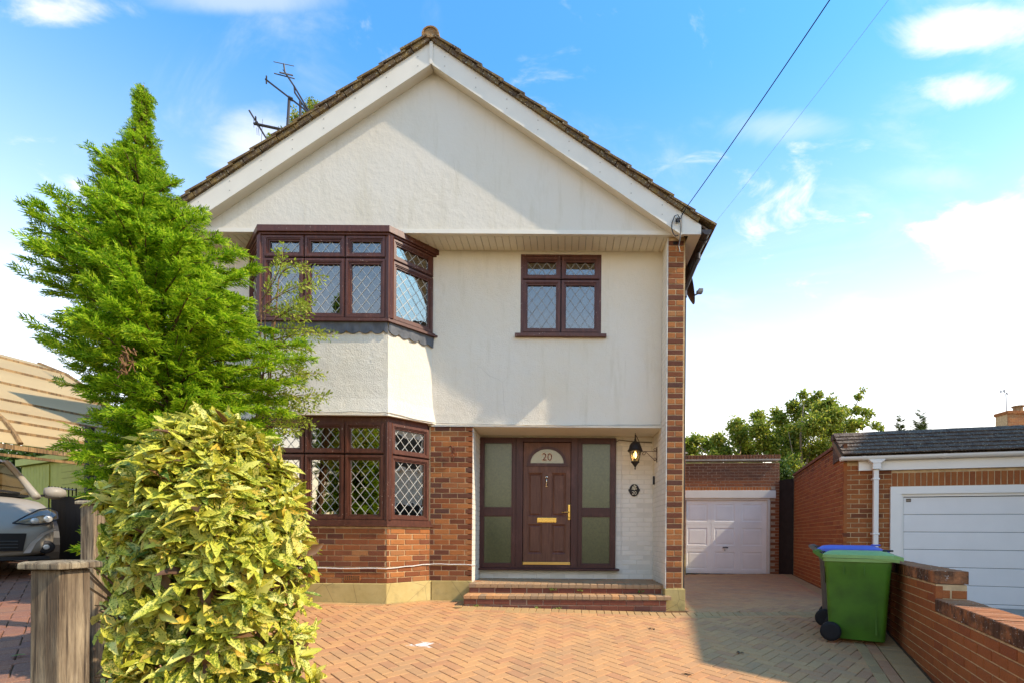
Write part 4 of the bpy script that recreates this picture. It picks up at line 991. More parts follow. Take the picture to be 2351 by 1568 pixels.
c = at(1548, 566, 6.93); mb = MB(); mb.obox((c.x - 0.085, 6.872, c.z - 0.03), (0.17, 0, 0.012), (0, 0.06, 0), (0, 0, 0.045)); mb.build('housing', simple('grey_plastic', (0.05, 0.045, 0.05), 0.5), SNS, bevel=0.006)
mb = MB(); mb.box((c.x - 0.03, 6.933, c.z - 0.02), (c.x + 0.03, YP - 0.003, c.z + 0.02)); mb.build('mount', BLACKP, SNS)
DISH = thing('satellite_dish', 'dark satellite dish seen edge-on with its arm beyond the brick pier', 'satellite dish', (1.66, 7.9, 4.5))
dc = at(1574, 658, 7.6); dn = Vector((0.95, -0.16, 0.22)).normalized(); da = dn.orthogonal().normalized()
da = Vector((0, 0, 1)) - dn * dn.z; da.normalize(); db = dn.cross(da)
mb = MB(); rings = 6; nn = 28; vs = []; 
for s in (0, 1):
    for i in range(rings + 1):
        r = i / rings
        for k in range(nn):
            th = 2*math.pi*k/nn; vs.append(dc + da*0.29*r*math.cos(th) + db*0.25*r*math.sin(th) + dn*(0.075*r*r - s*0.008))
fs = []
for s in (0, 1):
    for i in range(rings):
        for k in range(nn):
            q = (s*(rings+1)*nn + i*nn + k, s*(rings+1)*nn + i*nn + (k+1) % nn, s*(rings+1)*nn + (i+1)*nn + (k+1) % nn, s*(rings+1)*nn + (i+1)*nn + k); fs.append(q if s else q[::-1])
mb.add(vs, fs); mb.build('dish', simple('dish_grey', (0.06, 0.06, 0.062), 0.5), DISH, smooth=True)
tip = at(1608, 672, 7.55); root = dc - da*0.25 + dn*0.05
mb = MB(); mb.tube([root, at(1590, 681, 7.56), tip], 0.012, 8); mb.tube([dc - dn*0.02, (1.645, 7.66, dc.z)], 0.02, 8); mb.build('arm', simple('arm_grey', (0.10, 0.10, 0.10), 0.5), DISH)
mb = MB(); mb.lathe((tip.x - 0.02, tip.y, tip.z), [(0.02, -0.04), (0.03, -0.02), (0.03, 0.03), (0.018, 0.05)], 10, 'X'); mb.box((tip.x - 0.03, tip.y - 0.03, tip.z + 0.002), (tip.x + 0.035, tip.y + 0.03, tip.z + 0.048)); mb.build('receiver', simple('receiver_grey', (0.22, 0.21, 0.20), 0.5), DISH)

# ------------------------------------------------------------------ cables
def cable(label, pts, r, mat, cat='cable'):
    mb = MB(); mb.tube(pts, r, 6); o = mb.build('cable', mat); tag(o, label, cat); return o
WHC = simple('white_cable', (0.66, 0.62, 0.56), 0.6)
pts = []
for x in np.linspace(BXL + 0.1, BXR, 14): pts.append((x, YB - 0.012, 0.555 + 0.004*math.sin(x*9)))
for s in np.linspace(0.02, 1, 6): pts.append((BXR + (BXR2-BXR)*s + 0.006, YB + (YW-YB)*s - 0.012, 0.555 + 0.035*s + 0.004*math.sin(s*17)))
for x in np.linspace(BXR2 + 0.06, -1.345, 6): pts.append((x, YW - 0.012, 0.592 - 0.012*(x - BXR2) + 0.003*math.sin(x*20)))
pts += [(-1.325, YW + 0.03, 0.575), (-1.328, YW + 0.3, 0.56), (-1.328, YD - 0.1, 0.53)]
cable('thin white cable clipped along the brickwork under the lower bay window', pts, 0.0075, WHC)
pts = []
for i, x in enumerate(np.linspace(BXL, BXR, 12)): pts.append((x, YB - 0.07, 2.655 + 0.008*math.sin(i*1.7)))
for s in np.linspace(0.1, 1, 6): pts.append((BXR + (BXR2-BXR)*s + 0.03, YB + (YW-YB)*s - 0.06, 2.65 - 0.02*s + 0.006*math.sin(s*8)))
for i, x in enumerate(np.linspace(-1.85, 1.38, 22)): pts.append((x, YW - 0.03, 2.628 - 0.018*math.sin((x + 1.85)/3.2*math.pi)**2 + 0.004*math.sin(i*1.9)))
pts += [(1.40, YW - 0.012, 2.70), (1.402, YW - 0.01, 3.2), (1.400, YW - 0.012, 4.0), (1.404, YW - 0.02, 4.50), (1.41, 7.05, 4.70), (1.412, 6.935, 4.78)]
for x in (1.45, 1.55, 1.665): pts.append((x, 6.93, 4.79))
pts.append((1.672, 7.05, 4.785))
cable('grey-white cable run along the foot of the upper render and up beside the pier', pts, 0.0055, simple('aged_cable', (0.50, 0.46, 0.38), 0.6))
pts = [(0.815, YD - 0.012, 2.50), (0.86, YD - 0.012, 2.53), (1.0, YD - 0.012, 2.515), (1.2, YD - 0.012, 2.50), (1.38, YD - 0.012, 2.49)]
cable('short brown cable under the porch ceiling above the lantern', pts, 0.006, simple('brown_cable', (0.13, 0.09, 0.055), 0.6))
pts = [(0.87, YD - 0.010, 2.49), (0.895, YD - 0.010, 2.42), (0.90, YD - 0.010, 2.0), (0.895, YD - 0.010, 1.5), (0.905, YD - 0.010, 1.0), (0.90, YD - 0.010, 0.72)]
cable('thin painted wire running down the white brick right of the door', pts, 0.004, WHC)
h0 = at(1579, 473, YBARGE - 0.12); h1 = at(1897, -4, 9.0); h1 = Vector((5.2, 4.2, 7.5))
# the telephone wire climbs towards a pole behind the camera's right
d1 = at(1897, 0, 4.2)
def sag(a, b, s, n=24): return [a.lerp(b, i/n) - Vector((0, 0, s*4*(i/n)*(1-i/n))) for i in range(n+1)]
ex = d1 + (d1 - h0) * 0.6
cable('black telephone wire rising from the right eaves into the sky', sag(h0, ex, 0.05), 0.0055, BLACKP)
h2 = at(1642, 512, 7.6); d2 = at(2030, 0, 3.9); ex2 = d2 + (d2 - h2)*0.6
cable('very thin wire rising to the right beyond the gutter', sag(h2, ex2, 0.05), 0.0016, simple('grey_wire', (0.35, 0.4, 0.45), 0.6))
# bracket and loop on the bargeboard
loop = thing('wire_bracket', 'iron wire bracket with a drooping cable loop on the right bargeboard', 'bracket', (1.5, 6.66, 5.25))
def bp(px, py): return at(px, py, YBARGE - 0.03)
mb = MB(); mb.tube([h0, bp(1567, 492), bp(1562, 505), bp(1563, 520), bp(1562, 545), bp(1558, 566), bp(1561, 580)], 0.008, 6); mb.tube([bp(1563, 506), bp(1556, 494), bp(1549, 497), bp(1543, 512), bp(1542, 525), bp(1546, 538), bp(1551, 543), bp(1557, 541)], 0.007, 6); mb.build('cable_loop', BLACKP, loop)
mb = MB()
for a, b in (((1551, 503), (1561, 510)), ((1552, 511), (1560, 502)), ((1551, 506), (1562, 507)), ((1556, 501), (1555, 511))): mb.tube([bp(*a), bp(*b)], 0.009, 6)
mb.lathe(bp(1556, 506.5) + Vector((0, -0.01, 0)), [(0.022, 0), (0.022, 0.02)], 8, 'Y'); mb.build('iron_clamp', BLACKM, loop)

# ------------------------------------------------------------------ aerials behind the left roof slope
def aerial(label, mast, boom, elems, Y, r=0.014, extra=()):
    a = thing('tv_aerial', label, 'aerial', at(*mast[0], Y), 'aerials standing over the left roof slope')
    m = simple('aerial_metal', (0.045, 0.04, 0.04), 0.5) if 'aerial_metal' not in MAT else MAT['aerial_metal']
    mb = MB(); mb.tube([at(x, y, Y) for x, y in mast], r*1.5, 8); mb.build('mast', m, a)
    for b in boom:
        mb = MB(); mb.tube([at(*b[0], Y - (b[2] if len(b) > 2 else 0)), at(*b[1], Y)], r, 6); mb.build('boom', m, a)
    mb = MB()
    for e in elems: mb.tube([at(*e[0], Y - (e[2] if len(e) > 2 else 0)), at(*e[1], Y + (e[2] if len(e) > 2 else 0))], e[3] if len(e) > 3 else 0.006, 5)
    mb.build('elements', m, a); return a
def z5(x, y): return ((900 + x*0.2297)*0.6122, (200 + y*0.2297)*0.6122)
aerial('tall aerial with crossed rods leaning over the tiles, highest of the three', [z5(985, 1120), z5(985, 790)], [(z5(1130, 960), z5(885, 545)), (z5(885, 545), z5(735, 320)), (z5(885, 545), z5(895, 650)), (z5(895, 650), z5(1110, 970)), (z5(735, 330), z5(715, 180))], [(z5(550, 145), z5(880, 215), 0.15), (z5(650, 320), z5(860, 368), 0.1, 0.012), (z5(560, 335), z5(890, 422), 0.15, 0.009), (z5(700, 275), z5(750, 345))], 8.2)
aerial('long straight aerial boom on a stout pole, in the middle of the three', [z5(770, 1300), z5(795, 900), z5(805, 720)], [(z5(415, 430), z5(1110, 965))], [(z5(432, 380), z5(430, 500), 0.1, 0.012), (z5(790, 730), z5(860, 765), 0.02, 0.03)], 7.9)
aerial('low aerial with one diagonal boom nearest the conifer, lowest of the three', [z5(720, 1260), z5(228, 1155)], [(z5(150, 940), z5(450, 1430))], [(z5(255, 1040), z5(260, 1120), 0.05, 0.012), (z5(265, 1120), z5(310, 1200), 0.03, 0.022), (z5(370, 1080), z5(350, 1450), 0.0, 0.003), (z5(225, 1080), z5(228, 1220), 0.0, 0.003), (z5(275, 1220), z5(280, 1340), 0.0, 0.003), (z5(300, 1220), z5(312, 1350), 0.0, 0.003)], 7.6, 0.013)

# ------------------------------------------------------------------ rusty ornament on the brick between bay and porch
o = thing('wall_hook', 'dried twist of rusty wire hanging on the brick between bay and porch', 'hook', (-1.6, 7.19, 2.2))
def wp(px, py, d=0.03): return at(px, py, YW - d)
mb = MB(); mb.tube([wp(1031, 1026), wp(1036, 1022, .05), wp(1041, 1030, .05), wp(1037, 1040), wp(1042, 1046, .05), wp(1040, 1058)], 0.008, 6); mb.tube([wp(1034, 1024), wp(1044, 1028, .06), wp(1045, 1040), wp(1036, 1034)], 0.007, 6); mb.tube([wp(1040, 1036), wp(1033, 1047, .05), wp(1042, 1056)], 0.006, 6)
mb.build('twisted_wire', simple('rust', (0.16, 0.055, 0.03), 0.8, 0.3, 40), o)

# ------------------------------------------------------------------ back garage at the end of the drive
BG0 = Vector((3.02, 12.86, 0)); bgu = Vector((math.cos(R(-5.5)), math.sin(R(-5.5)), 0)); bgn = Vector((bgu.y, -bgu.x, 0))
bgv = -bgn
BG = thing('back_garage', 'flat-roofed brick garage with a white panelled door at the end of the drive', 'garage', BG0)
BGH, BGW = 3.10, 2.46
def bgp(a, d, z): return BG0 + bgu*a + bgv*d + Vector((0, 0, z))
def bgbox(mb, a0, a1, d0, d1, z0, z1): mb.obox(bgp(a0, d0, z0), bgu*(a1-a0), bgv*(d1-d0), Vector((0, 0, z1-z0)))
DA0, DA1, DZ = 0.14, 2.18, 2.04
mb = MB(); bgbox(mb, 0, DA0, 0.006, 0.2, -0.1, BGH - 0.2); bgbox(mb, DA1, BGW, 0.006, 0.2, -0.1, BGH - 0.2); bgbox(mb, DA0, DA1, 0.006, 0.2, DZ, BGH - 0.2); bgbox(mb, 0, 0.2, 0.2, 5.0, -0.1, BGH - 0.25); bgbox(mb, BGW - 0.2, BGW, 0.2, 5.0, -0.1, BGH - 0.25); bgbox(mb, 0.2, BGW - 0.2, 4.8, 5.0, -0.1, BGH - 0.25); bgbox(mb, 0.2, BGW - 0.2, 0.2, 4.8, BGH - 0.5, BGH - 0.4)
mb.build('wall', MORTAR_P, BG)
bb = course_wall(bgp(0, 0, 0), bgu, BGW, 0.05, BGH - 0.22, BR_S, n=bgn, skip=lambda cx, cz, a, b: (b > DA0 + 0.02 and a < DA1 - 0.02 and cz < DZ + 0.26))
bb += course_wall(bgp(BGW, 0, 0), bgv, 0.5, 0.05, BGH - 0.22, BR_S, n=bgu)
x = 0.02
while x < DA1 + 0.02:      # soldier course
    p = bgp(x + 0.0375, 0, DZ + 0.215/2 + 0.025) + bgn*random.uniform(0, .003); bb.append((Matrix(((bgu.x, bgv.x, 0, p.x), (bgu.y, bgv.y, 0, p.y), (0, 0, 1, p.z), (0, 0, 0, 1))), (0.065, 0.05, 0.215), BR_R)); x += 0.0775
x = 0.0
while x < BGW - 0.05:      # brick-on-edge coping
    p = bgp(x + 0.0375, -0.03, BGH - 0.055); bb.append((Matrix(((bgu.x, bgv.x, 0, p.x), (bgu.y, bgv.y, 0, p.y), (0, 0, 1, p.z), (0, 0, 0, 1))), (0.068, 0.25, 0.105), BR_S)); x += 0.0775
lay(BG, 'brick', bb, 280, 'brick_courses')
mb = MB(); bgbox(mb, -0.01, BGW + 0.005, -0.062, 0.26, BGH - 0.150, BGH - 0.112); mb.build('tile_creasing', CONC, BG)
mb = MB(); bgbox(mb, 0.0, 2.36, -0.045, -0.004, 1.995, 2.19); mb.build('lintel_board', PVCW, BG, bevel=0.004)
mb = MB(); bgbox(mb, 0.03, 2.22, -0.012, 0.05, 1.945, 1.994); bgbox(mb, 0.03, 0.075, -0.012, 0.05, 0.03, 1.944); bgbox(mb, 2.165, 2.225, -0.02, 0.05, 0.02, 1.944); mb.build('door_frame', PVCW, BG)
mb = MB(); bgbox(mb, 0.078, 2.160, 0.03, 0.06, 0.055, 1.942); CRD = simple('cream_door', (0.88, 0.84, 0.74), 0.45, 0.04, 3); gd = mb.build('garage_door', CRD, BG)
for i in range(3):
    for j in range(3):
        a0 = 0.10 + i*0.685; z0 = 0.09 + j*0.615
        mb = MB(); w, h = 0.655, 0.60; m_ = 0.075
        def q(a, z, d): return bgp(a0 + a, 0.03 + d, z0 + z)
        outer = [q(0, 0, -.006), q(w, 0, -.006), q(w, h, -.006), q(0, h, -.006)]; b1 = [q(m_, m_, -.006), q(w-m_, m_, -.006), q(w-m_, h-m_, -.006), q(m_, h-m_, -.006)]
        b2 = [q(m_+.03, m_+.03, .008), q(w-m_-.03, m_+.03, .008), q(w-m_-.03, h-m_-.03, .008), q(m_+.03, h-m_-.03, .008)]; b3 = [q(m_+.055, m_+.055, -.004), q(w-m_-.055, m_+.055, -.004), q(w-m_-.055, h-m_-.055, -.004), q(m_+.055, h-m_-.055, -.004)]
        bk = [q(0, 0, .0085), q(w, 0, .0085), q(w, h, .0085), q(0, h, .0085)]
        vs = outer + b1 + b2 + b3 + bk; fs = []
        for s in (0, 4, 8): fs += [(s+i_, s+(i_+1) % 4, s+4+(i_+1) % 4, s+4+i_) for i_ in range(4)]
        fs += [(12, 13, 14, 15)] + [(16+i_, 16+(i_+1) % 4, (i_+1) % 4, i_) for i_ in range(4)]
        mb.add(vs, fs); mb.build('door_panel', CRD, gd)
mb = MB(); mb.tube([bgp(1.06, -0.03, 0.735), bgp(1.14, -0.035, 0.735), bgp(1.19, -0.03, 0.725)], 0.014, 8); mb.tube([bgp(1.12, 0.025, 0.735), bgp(1.12, -0.03, 0.735)], 0.012, 8); mb.lathe(bgp(1.12, 0.012, 0.66), [(0.012, 0.0), (0.012, 0.01)], 8, 'Y'); mb.build('handle', BLACKP, gd)
# gate pier in front of the garage's left corner
GP = thing('gate_pier', 'narrow brick pier with a cap and cream plinth left of the white garage door', 'pier', (2.95, 12.7, 0))
mb = MB(); mb.box((2.74, 12.606, 0.55), (3.06, 12.85, 3.10)); mb.build('core', MORTAR_P, GP); gpb = course_wall((2.735, 12.60, 0.56), (1, 0, 0), 0.335, 0.56, 3.0, BR_M); gpb += course_wall((3.07, 12.60, 0.56), (0, 1, 0), 0.22, 0.56, 3.0, BR_M, 'header'); lay(GP, 'brick', gpb, 90, 'brick_courses')
mb = MB(); mb.box((2.70, 12.56, 3.101), (3.11, 12.88, 3.14)); mb.box((2.73, 12.60, 3.141), (3.06, 12.85, 3.20)); mb.build('cap', CONC, GP); mb = MB(); mb.box((2.72, 12.585, -0.05), (3.085, 12.86, 0.555)); mb.build('plinth', PLINTH, GP)

# ------------------------------------------------------------------ the big garage on the right
RG = thing('right_garage', 'brick garage on the right with a wide white sectional door and tiled mock-pitch roof', 'garage', GC)
UPV = Vector((0, 0, 1))
def rp(a, d, z): return Vector((GC.x, GC.y, 0)) + GF*a + GD*d + UPV*z
def rbox(mb, a0, a1, d0, d1, z0, z1): mb.obox(rp(a0, d0, z0), GF*(a1-a0), GD*(d1-d0), UPV*(z1-z0))
RH = 2.53; OA0, OA1, OZ = 0.66, 5.3, 1.80
mb = MB(); rbox(mb, 0.006, OA0, 0.006, 0.22, -0.4, 2.3); rbox(mb, OA1, 5.9, 0.006, 0.22, -0.4, 2.3); rbox(mb, OA0, OA1, 0.006, 0.22, OZ, 2.3); rbox(mb, 0.006, 0.22, 0.22, 4.75, -0.4, RH - 0.03); rbox(mb, 0.22, 5.9, 4.5, 4.75, -0.4, RH - 0.05); rbox(mb, 5.7, 5.9, 0.22, 4.5, -0.4, RH - 0.05); rbox(mb, 0.22, 5.7, 0.22, 4.5, 2.25, 2.32)
mb.build('wall', MORTAR, RG)
rb = course_wall(rp(0, 0, -0.1), GF, OA0, -0.1, 2.16, BR_M, matfn=lambda k, c, h: random.choice((BR_R, BR_R, BR_R, BR_M)), n=-GD)
rs = course_wall(rp(0, 4.6, -0.05), -GD, 4.6, -0.05, RH - 0.02, BR_R, n=-GF)
x = OA0 + 0.005
while x < 5.0:
    p = rp(x + 0.0375, 0, OZ + 0.205/2 + 0.006) - GD*random.uniform(0, .002); rb.append((Matrix(((GF.x, GD.x, 0, p.x), (GF.y, GD.y, 0, p.y), (0, 0, 1, p.z), (0, 0, 0, 1))), (0.066, 0.05, 0.20), BR_R)); x += 0.0775
lay(RG, 'brick', rb + rs, 300, 'brick_courses')
mb = MB()
x = 0
for k in range(20): rbox(mb, -0.03, 0.24, 0.62 + k*0.2, 0.62 + k*0.2 + 0.194, RH - 0.02, RH + 0.03)
mb.build('wall_coping', BR_S, RG)
# roof: six rows of flat tiles
EZ, PITCH = 2.27, math.atan(0.42/0.60)
cp, spp = math.cos(PITCH), math.sin(PITCH)
mb = MB(); mb.prism([rp(-0.02, -0.12, EZ), rp(-0.02, 0.50, EZ + 0.62*math.tan(PITCH)), rp(-0.02, 0.62, EZ + 0.62*math.tan(PITCH)), rp(-0.02, 0.62, EZ - 0.02)], GF*6.1); rr = mb.build('roof', TILE_D, RG)
rows = 6; rg = 0.125; tl = []
for r in range(rows):
    k = 0; a = -0.05 - (0.085 if r % 2 else 0)
    while a < 5.6:
        a0, a1 = max(a, -0.05), a + 0.166
        o = rp(a0, -0.15, EZ + 0.0) + (GD*cp + UPV*spp) * (rg * r) + (UPV*cp - GD*spp) * (0.030 + random.uniform(-.002, .003))
        m = MB(); u = GF*(a1 - a0 - 0.003); v = (GD*cp + UPV*spp) * 0.17 - (UPV*cp - GD*spp) * 0.023; w = (UPV*cp - GD*spp) * 0.020
        m.obox(o, u, v, w); tl.append((r, a, m)); a += 0.169
tl.sort(key=lambda q: (q[1] > 2.9, -q[0], q[1]))
for r, a, m in tl[:130]: m.build('tile', TILE_D, rr)
mb = MB()
for r, a, m in tl[130:]: mb.add(m.v, m.f)
mb.build('tile_courses', TILE_D, rr, kind='stuff')
mb = MB()
for k in range(13): 
    pr = []
    for a in range(-20, 201, 20): pr.append(rp(-0.06 + k*0.46, 0.50 + 0.10*math.cos(R(a)), EZ + 0.385 + 0.075*math.sin(R(a))))
    m2 = MB(); m2.prism(pr, GF*0.452); m2.build('ridge_tile', TILE_D, rr)
mb = MB(); mb.prism([rp(-0.05, -0.13, EZ - 0.01), rp(-0.05, 0.53, EZ + 0.385), rp(-0.05, 0.53, EZ + 0.30), rp(-0.05, 0.02, EZ - 0.02)], GF*0.025); mb.build('verge_board', simple('verge_mortar', (0.22, 0.15, 0.08), 0.9), rr)
mb = MB(); rbox(mb, 0.02, 0.6, 0.52, 0.56, RH - 0.1, EZ + 0.34); mb.build('end_board', simple('dark_board', (0.05, 0.03, 0.022), 0.8), rr)
mb = MB(); rbox(mb, 0.20, 6.0, -0.045, -0.002, 2.055, 2.215); mb.build('fascia', PVCW2, RG)
mb = MB(); pts = [(math.cos(R(a)), math.sin(R(a))) for a in range(180, 361, 20)]
mb.prism([rp(-0.07, -0.108 + 0.055*c, 2.262 + 0.058*s) for c, s in pts] + [rp(-0.07, -0.108 + 0.048*c, 2.262 + 0.05*s) for c, s in reversed(pts)], GF*6.0); gut2 = mb.build('gutter', PVCW2, RG)
mb = MB(); 
for a in (-0.074, 0.22, 1.28, 2.36): mb.prism([rp(a, -0.108 + 0.061*c, 2.264 + 0.066*s) for c, s in pts], GF*0.045)
mb.build('gutter_bracket', PVCW2, gut2)
mb = MB(); mb.obox(rp(0.365, -0.155, 2.06), GF*0.11, GD*0.09, UPV*0.145); dpx = 0.385
mb.add([rp(0.30, -0.16, 2.21), rp(0.54, -0.16, 2.21), rp(0.475, -0.16, 2.15), rp(0.365, -0.16, 2.15), rp(0.30, -0.06, 2.21), rp(0.54, -0.06, 2.21), rp(0.475, -0.06, 2.15), rp(0.365, -0.06, 2.15)], [(3, 2, 1, 0), (4, 5, 6, 7), (0, 1, 5, 4), (1, 2, 6, 5), (2, 3, 7, 6), (3, 0, 4, 7)])
mb.obox(rp(dpx, -0.125, -0.2), GF*0.07, GD*0.07, UPV*2.2599)
for z in (1.06, 1.90): mb.obox(rp(dpx - 0.012, -0.13, z), GF*0.094, GD*0.125, UPV*0.03)
mb.build('downpipe', PVCW2, RG, bevel=0.008)
mb = MB(); rbox(mb, OA0 - 0.02, 5.3, -0.035, 0.03, OZ - 0.115, OZ - 0.002); rbox(mb, OA0 - 0.02, OA0 + 0.125, -0.035, 0.03, -0.4, OZ - 0.116); rbox(mb, OA0 + 0.126, 5.3, -0.005, 0.05, OZ - 0.155, OZ - 0.116); rbox(mb, OA0 + 0.126, OA0 + 0.16, -0.005, 0.05, -0.4, OZ - 0.156); mb.build('door_frame', PVCW2, RG)
mb = MB(); rbox(mb, OA0 + 0.15, 5.2, 0.028, 0.07, -0.4, OZ - 0.15); rd = mb.build('garage_door', BLACKP, RG)
z = OZ - 0.163
DW = simple('door_white', (0.76, 0.725, 0.665), 0.5, 0.03, 3, 0.12, 300)
while z > -0.42:
    mb = MB(); mb.cbox(rp(OA0 + 0.166, 0.012, z - 0.262), GF*4.0, GD*0.03, UPV*0.259, 0.006); mb.build('door_panel', DW, rd); z -= 0.2645
st_ = MB(); st_.obox(rp(OA0 + 0.20, 0.0075, OZ - 0.235), GF*0.065, GD*0.003, UPV*0.05); st = st_.build('maker_badge', simple('badge_brown', (0.10, 0.07, 0.045), 0.5), rd)
st_ = MB(); 
for i in range(3): st_.obox(rp(OA0 + 0.208 + i*0.018, 0.0058, OZ - 0.220), GF*0.012, GD*0.001, UPV*0.020)
st_.build('badge_print', simple('badge_print', (0.35, 0.27, 0.18), 0.5), st)
# dark return between the two garages
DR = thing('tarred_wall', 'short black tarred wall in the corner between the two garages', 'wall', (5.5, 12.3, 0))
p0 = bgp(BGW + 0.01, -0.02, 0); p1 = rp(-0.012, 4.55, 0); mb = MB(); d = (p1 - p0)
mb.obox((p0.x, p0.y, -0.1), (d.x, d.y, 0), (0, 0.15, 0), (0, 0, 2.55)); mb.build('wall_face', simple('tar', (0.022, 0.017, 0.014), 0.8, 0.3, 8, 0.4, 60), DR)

# ------------------------------------------------------------------ low brick garden wall
GW = thing('garden_wall', 'low stepped red brick wall with a brick coping beside the wheelie bins', 'garden wall', WALLP)
WN = Vector((WALLD.y, -WALLD.x, 0))       # towards the garage
def wp_(s, d, z): return Vector((WALLP.x, WALLP.y, 0)) + WALLD*s + WN*d + UPV*z
ZL, ZU = 0.53, 0.755; SE = 3.42
mb = MB(); mb.obox(wp_(-2.6, 0.007, -0.6), WALLD*(2.6 + SE), WN*0.206, UPV*(ZL - 0.11 + 0.6)); mb.obox(wp_(0.05, 0.007, ZL - 0.109), WALLD*(SE - 0.05), WN*0.206, UPV*(ZU - ZL)); mb.build('wall_core', MORTAR, GW)
gb = course_wall(wp_(SE, 0, -0.332), -WALLD, SE + 2.6, -0.332, ZL - 0.111, BR_W, n=-WN, off0=0.03)
gb += course_wall(wp_(SE, 0, ZL - 0.112), -WALLD, SE - 0.045, ZL - 0.112, ZU - 0.111, BR_W, n=-WN, off0=0.1)
gb += course_wall(wp_(0.045, 0.0, ZL + 0.004), WN, 0.22, ZL + 0.004, ZU - 0.112, BR_W, 'header', n=-WALLD)
gb += course_wall(wp_(-2.6, 0.22, -0.36), WALLD, SE + 2.6, -0.36, ZL - 0.112, BR_W, n=WN)
def coping(s0, s1, z):
    s = s0; out = []
    while s < s1 - 0.03:
        p = wp_(s + 0.0375, -0.004, z - 0.052); 
        out.append((Matrix(((WALLD.x, WN.x, 0, p.x), (WALLD.y, WN.y, 0, p.y), (0, 0, 1, p.z + random.uniform(-.002, .002)), (0, 0, 0, 1))) @ Matrix.Rotation(random.uniform(-.01, .01), 4, 'Y'), (0.066, 0.228, 0.104, 0.006), BR_C)); s += 0.0755
    return out
cp_ = coping(-2.6, 0.03, ZL) + coping(0.045, SE, ZU)
lay(GW, 'brick', gb, 260, 'brick_courses'); lay(GW, 'coping_brick', cp_, 90, 'coping_courses')
mb = MB(); q_ = [wp_(-2.4, 0.24, 0), wp_(3.45, 0.24, 0), rp(0.0, 0.0, 0), rp(6.2, 0.0, 0), Vector((9.5, 1.5, 0))]
mb.add([(p.x, p.y, gz(p.x, p.y) - 0.06) for p in q_], [tuple(range(5))[::-1]])
fc = mb.build('forecourt', CONC, None); fc['kind'] = 'structure'
